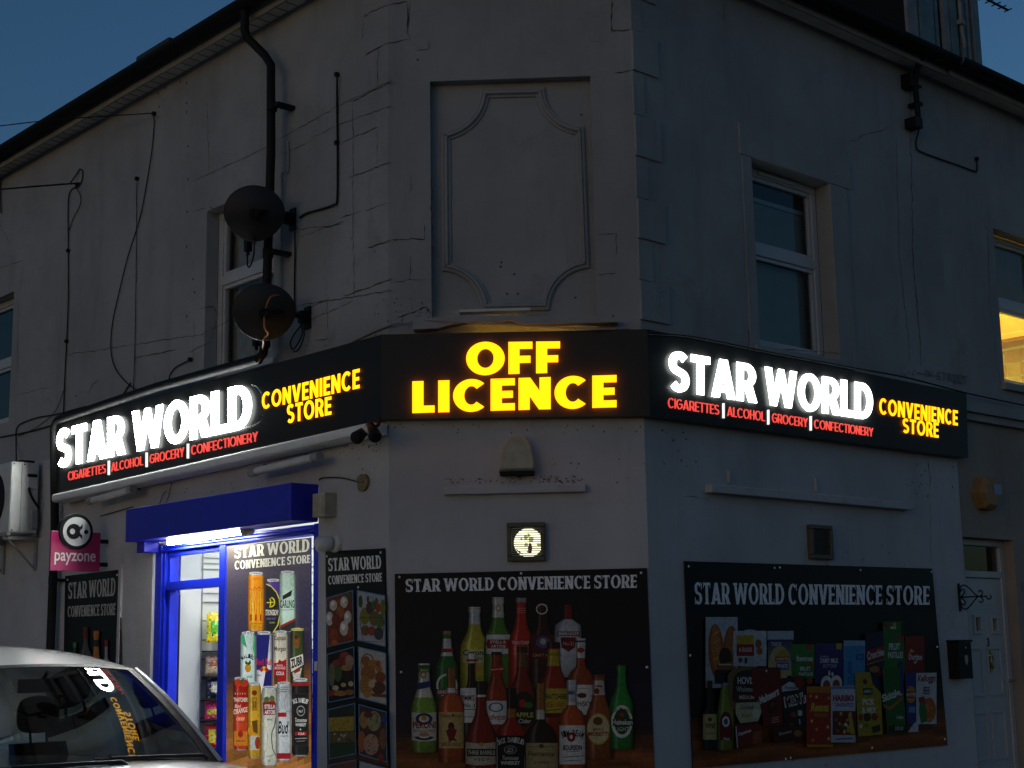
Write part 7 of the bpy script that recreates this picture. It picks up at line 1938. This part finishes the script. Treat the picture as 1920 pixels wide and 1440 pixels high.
mb.build('bonnet_gap', 'car_trim', car)
mb = MB('K'); P = []
for i, dx in enumerate((-.06,.02,.06,.085)):
    P.append([(wsc(s_,0)[0]+dx, wsc(s_,0)[1]*1.03, (1.050,1.052,1.050,1.040)[i]+.012*(1-s_*s_)) for s_ in [k/10-1 for k in range(21)]])
mb.grid(P[::-1], 0, True); mb.build('cowl', 'car_trim', car)
for k, (sa, sb_, ta) in enumerate(((.80,.02,.07),(.05,-.72,.06))):
    A, B = Vector(off_ws(sa,.0,.03))+Vector((.05,0,-.0)), Vector(off_ws(sb_,ta,.02))
    mb = MB('K'); mb.tube([A, A+Vector((-.02,-.02,.02)), (A+B)/2+Vector((.012,0,.012)), B], [.014,.012,.009,.007], 8)
    C0, C1 = Vector(off_ws(sa-.25,.035,.012)), Vector(off_ws(sb_-.12,ta+.01,.012)); mb.tube([C0, (C0+C1)/2+Vector((.004,0,.0)), C1], .006, 6); mb.build('wiper', 'car_trim', car)
mb = MB('K'); mb.box(1.86,1.96,-.42,.42,.40,.56); mb.build('grille', 'car_trim', car, .02)
# inside: dash, wheel, seats, mirror, papers on the dash
mb = MB('K'); mb.grid([[(x, y, z+.012*math.cos(y*3)) for y in (-.66,-.4,-.2,0,.2,.4,.66)] for x, z in ((.88,1.00),(.70,1.005),(.46,1.0),(.36,.96),(.32,.80),(.34,.5))], 0, True)
mb.box(.30,.5,.20,.56,.99,1.045)
mb.build('dashboard', 'car_dash', car)
mb = MB('K'); ring = []
cw = Vector((.18,.36-.72,.93)); ax = Vector((-.85,0,.52)).normalized(); sx = Vector((0,1,0)); sz = ax.cross(sx)
for k in range(25): ring.append(cw + sx*.18*math.cos(2*math.pi*k/24) + sz*.18*math.sin(2*math.pi*k/24))
mb.tube(ring, .016, 8, 0, False); mb.tube([cw-sx*.17, cw, cw+sx*.17], .018, 6); mb.tube([cw, cw-ax*.22], .03, 8); mb.build('steering_wheel', 'car_trim', car)
for sd in (1,-1):
    for xr in (-.18,-1.02):
        mb = MB('K'); y0 = sd*.36
        back = []
        for i, t in enumerate((0,.2,.45,.7,.9,1.0)):
            w_ = .235*(1-.22*t); xx = xr-.20*t; zz = .52+.62*t
            back.append([(xx+.05*math.cos(a)-.02, y0+w_*math.sin(a)*1.0, zz+.0*a) for a in [rad(d) for d in range(0,361,30)]])
        mb.grid(back, 0, True); mb.add(back[-1], [tuple(range(12))])
        mb.box(xr-.05,xr+.46,y0-.24,y0+.24,.36,.54)
        hr = []
        for i, (r_, zz) in enumerate(((.0,1.19),(.75,1.195),(1,1.235),(1,1.33),(.8,1.385),(.0,1.395))):
            hr.append([(xr-.225+.055*r_*math.cos(a), y0+.135*r_*math.sin(a), zz) for a in [rad(d) for d in range(0,361,24)]])
        mb.grid(hr, 0, True)
        for o_ in (-.05,.05): mb.tube([(xr-.205,y0+o_,1.10),(xr-.22,y0+o_,1.22)], .008, 6)
        st = mb.build('seat', 'car_seat', car); sm_ = st.modifiers.new('smooth', 'SUBSURF'); sm_.levels = 1; sm_.render_levels = 2
mb = MB('K'); c = Vector(wsc(0,.86))+Vector((-.07,0,-.05)); mb.box(c.x-.012,c.x+.012,c.y-.12,c.y+.12,c.z-.035,c.z+.035); mb.tube([c+Vector((.01,0,.02)), c+Vector((.07,0,.07))], .01, 6); mb.build('rear_view_mirror', 'car_trim', car, .006)
mb = MB('K'); mb.add([(.72,.30,1.03),(.60,.12,1.032),(.56,.16,1.12),(.66,.34,1.11)], [(0,1,2,3)]); mb.add([(.74,.55,1.03),(.58,.34,1.03),(.56,.38,1.10),(.62,.47,1.13),(.70,.55,1.09)], [(0,1,2,3,4)])
mb.build('dash_papers', 'paper', car)
mb = MB('K'); mb.box(-1.7,.8,-.7,.7,.30,.34); mb.build('floor', 'car_trim', car)
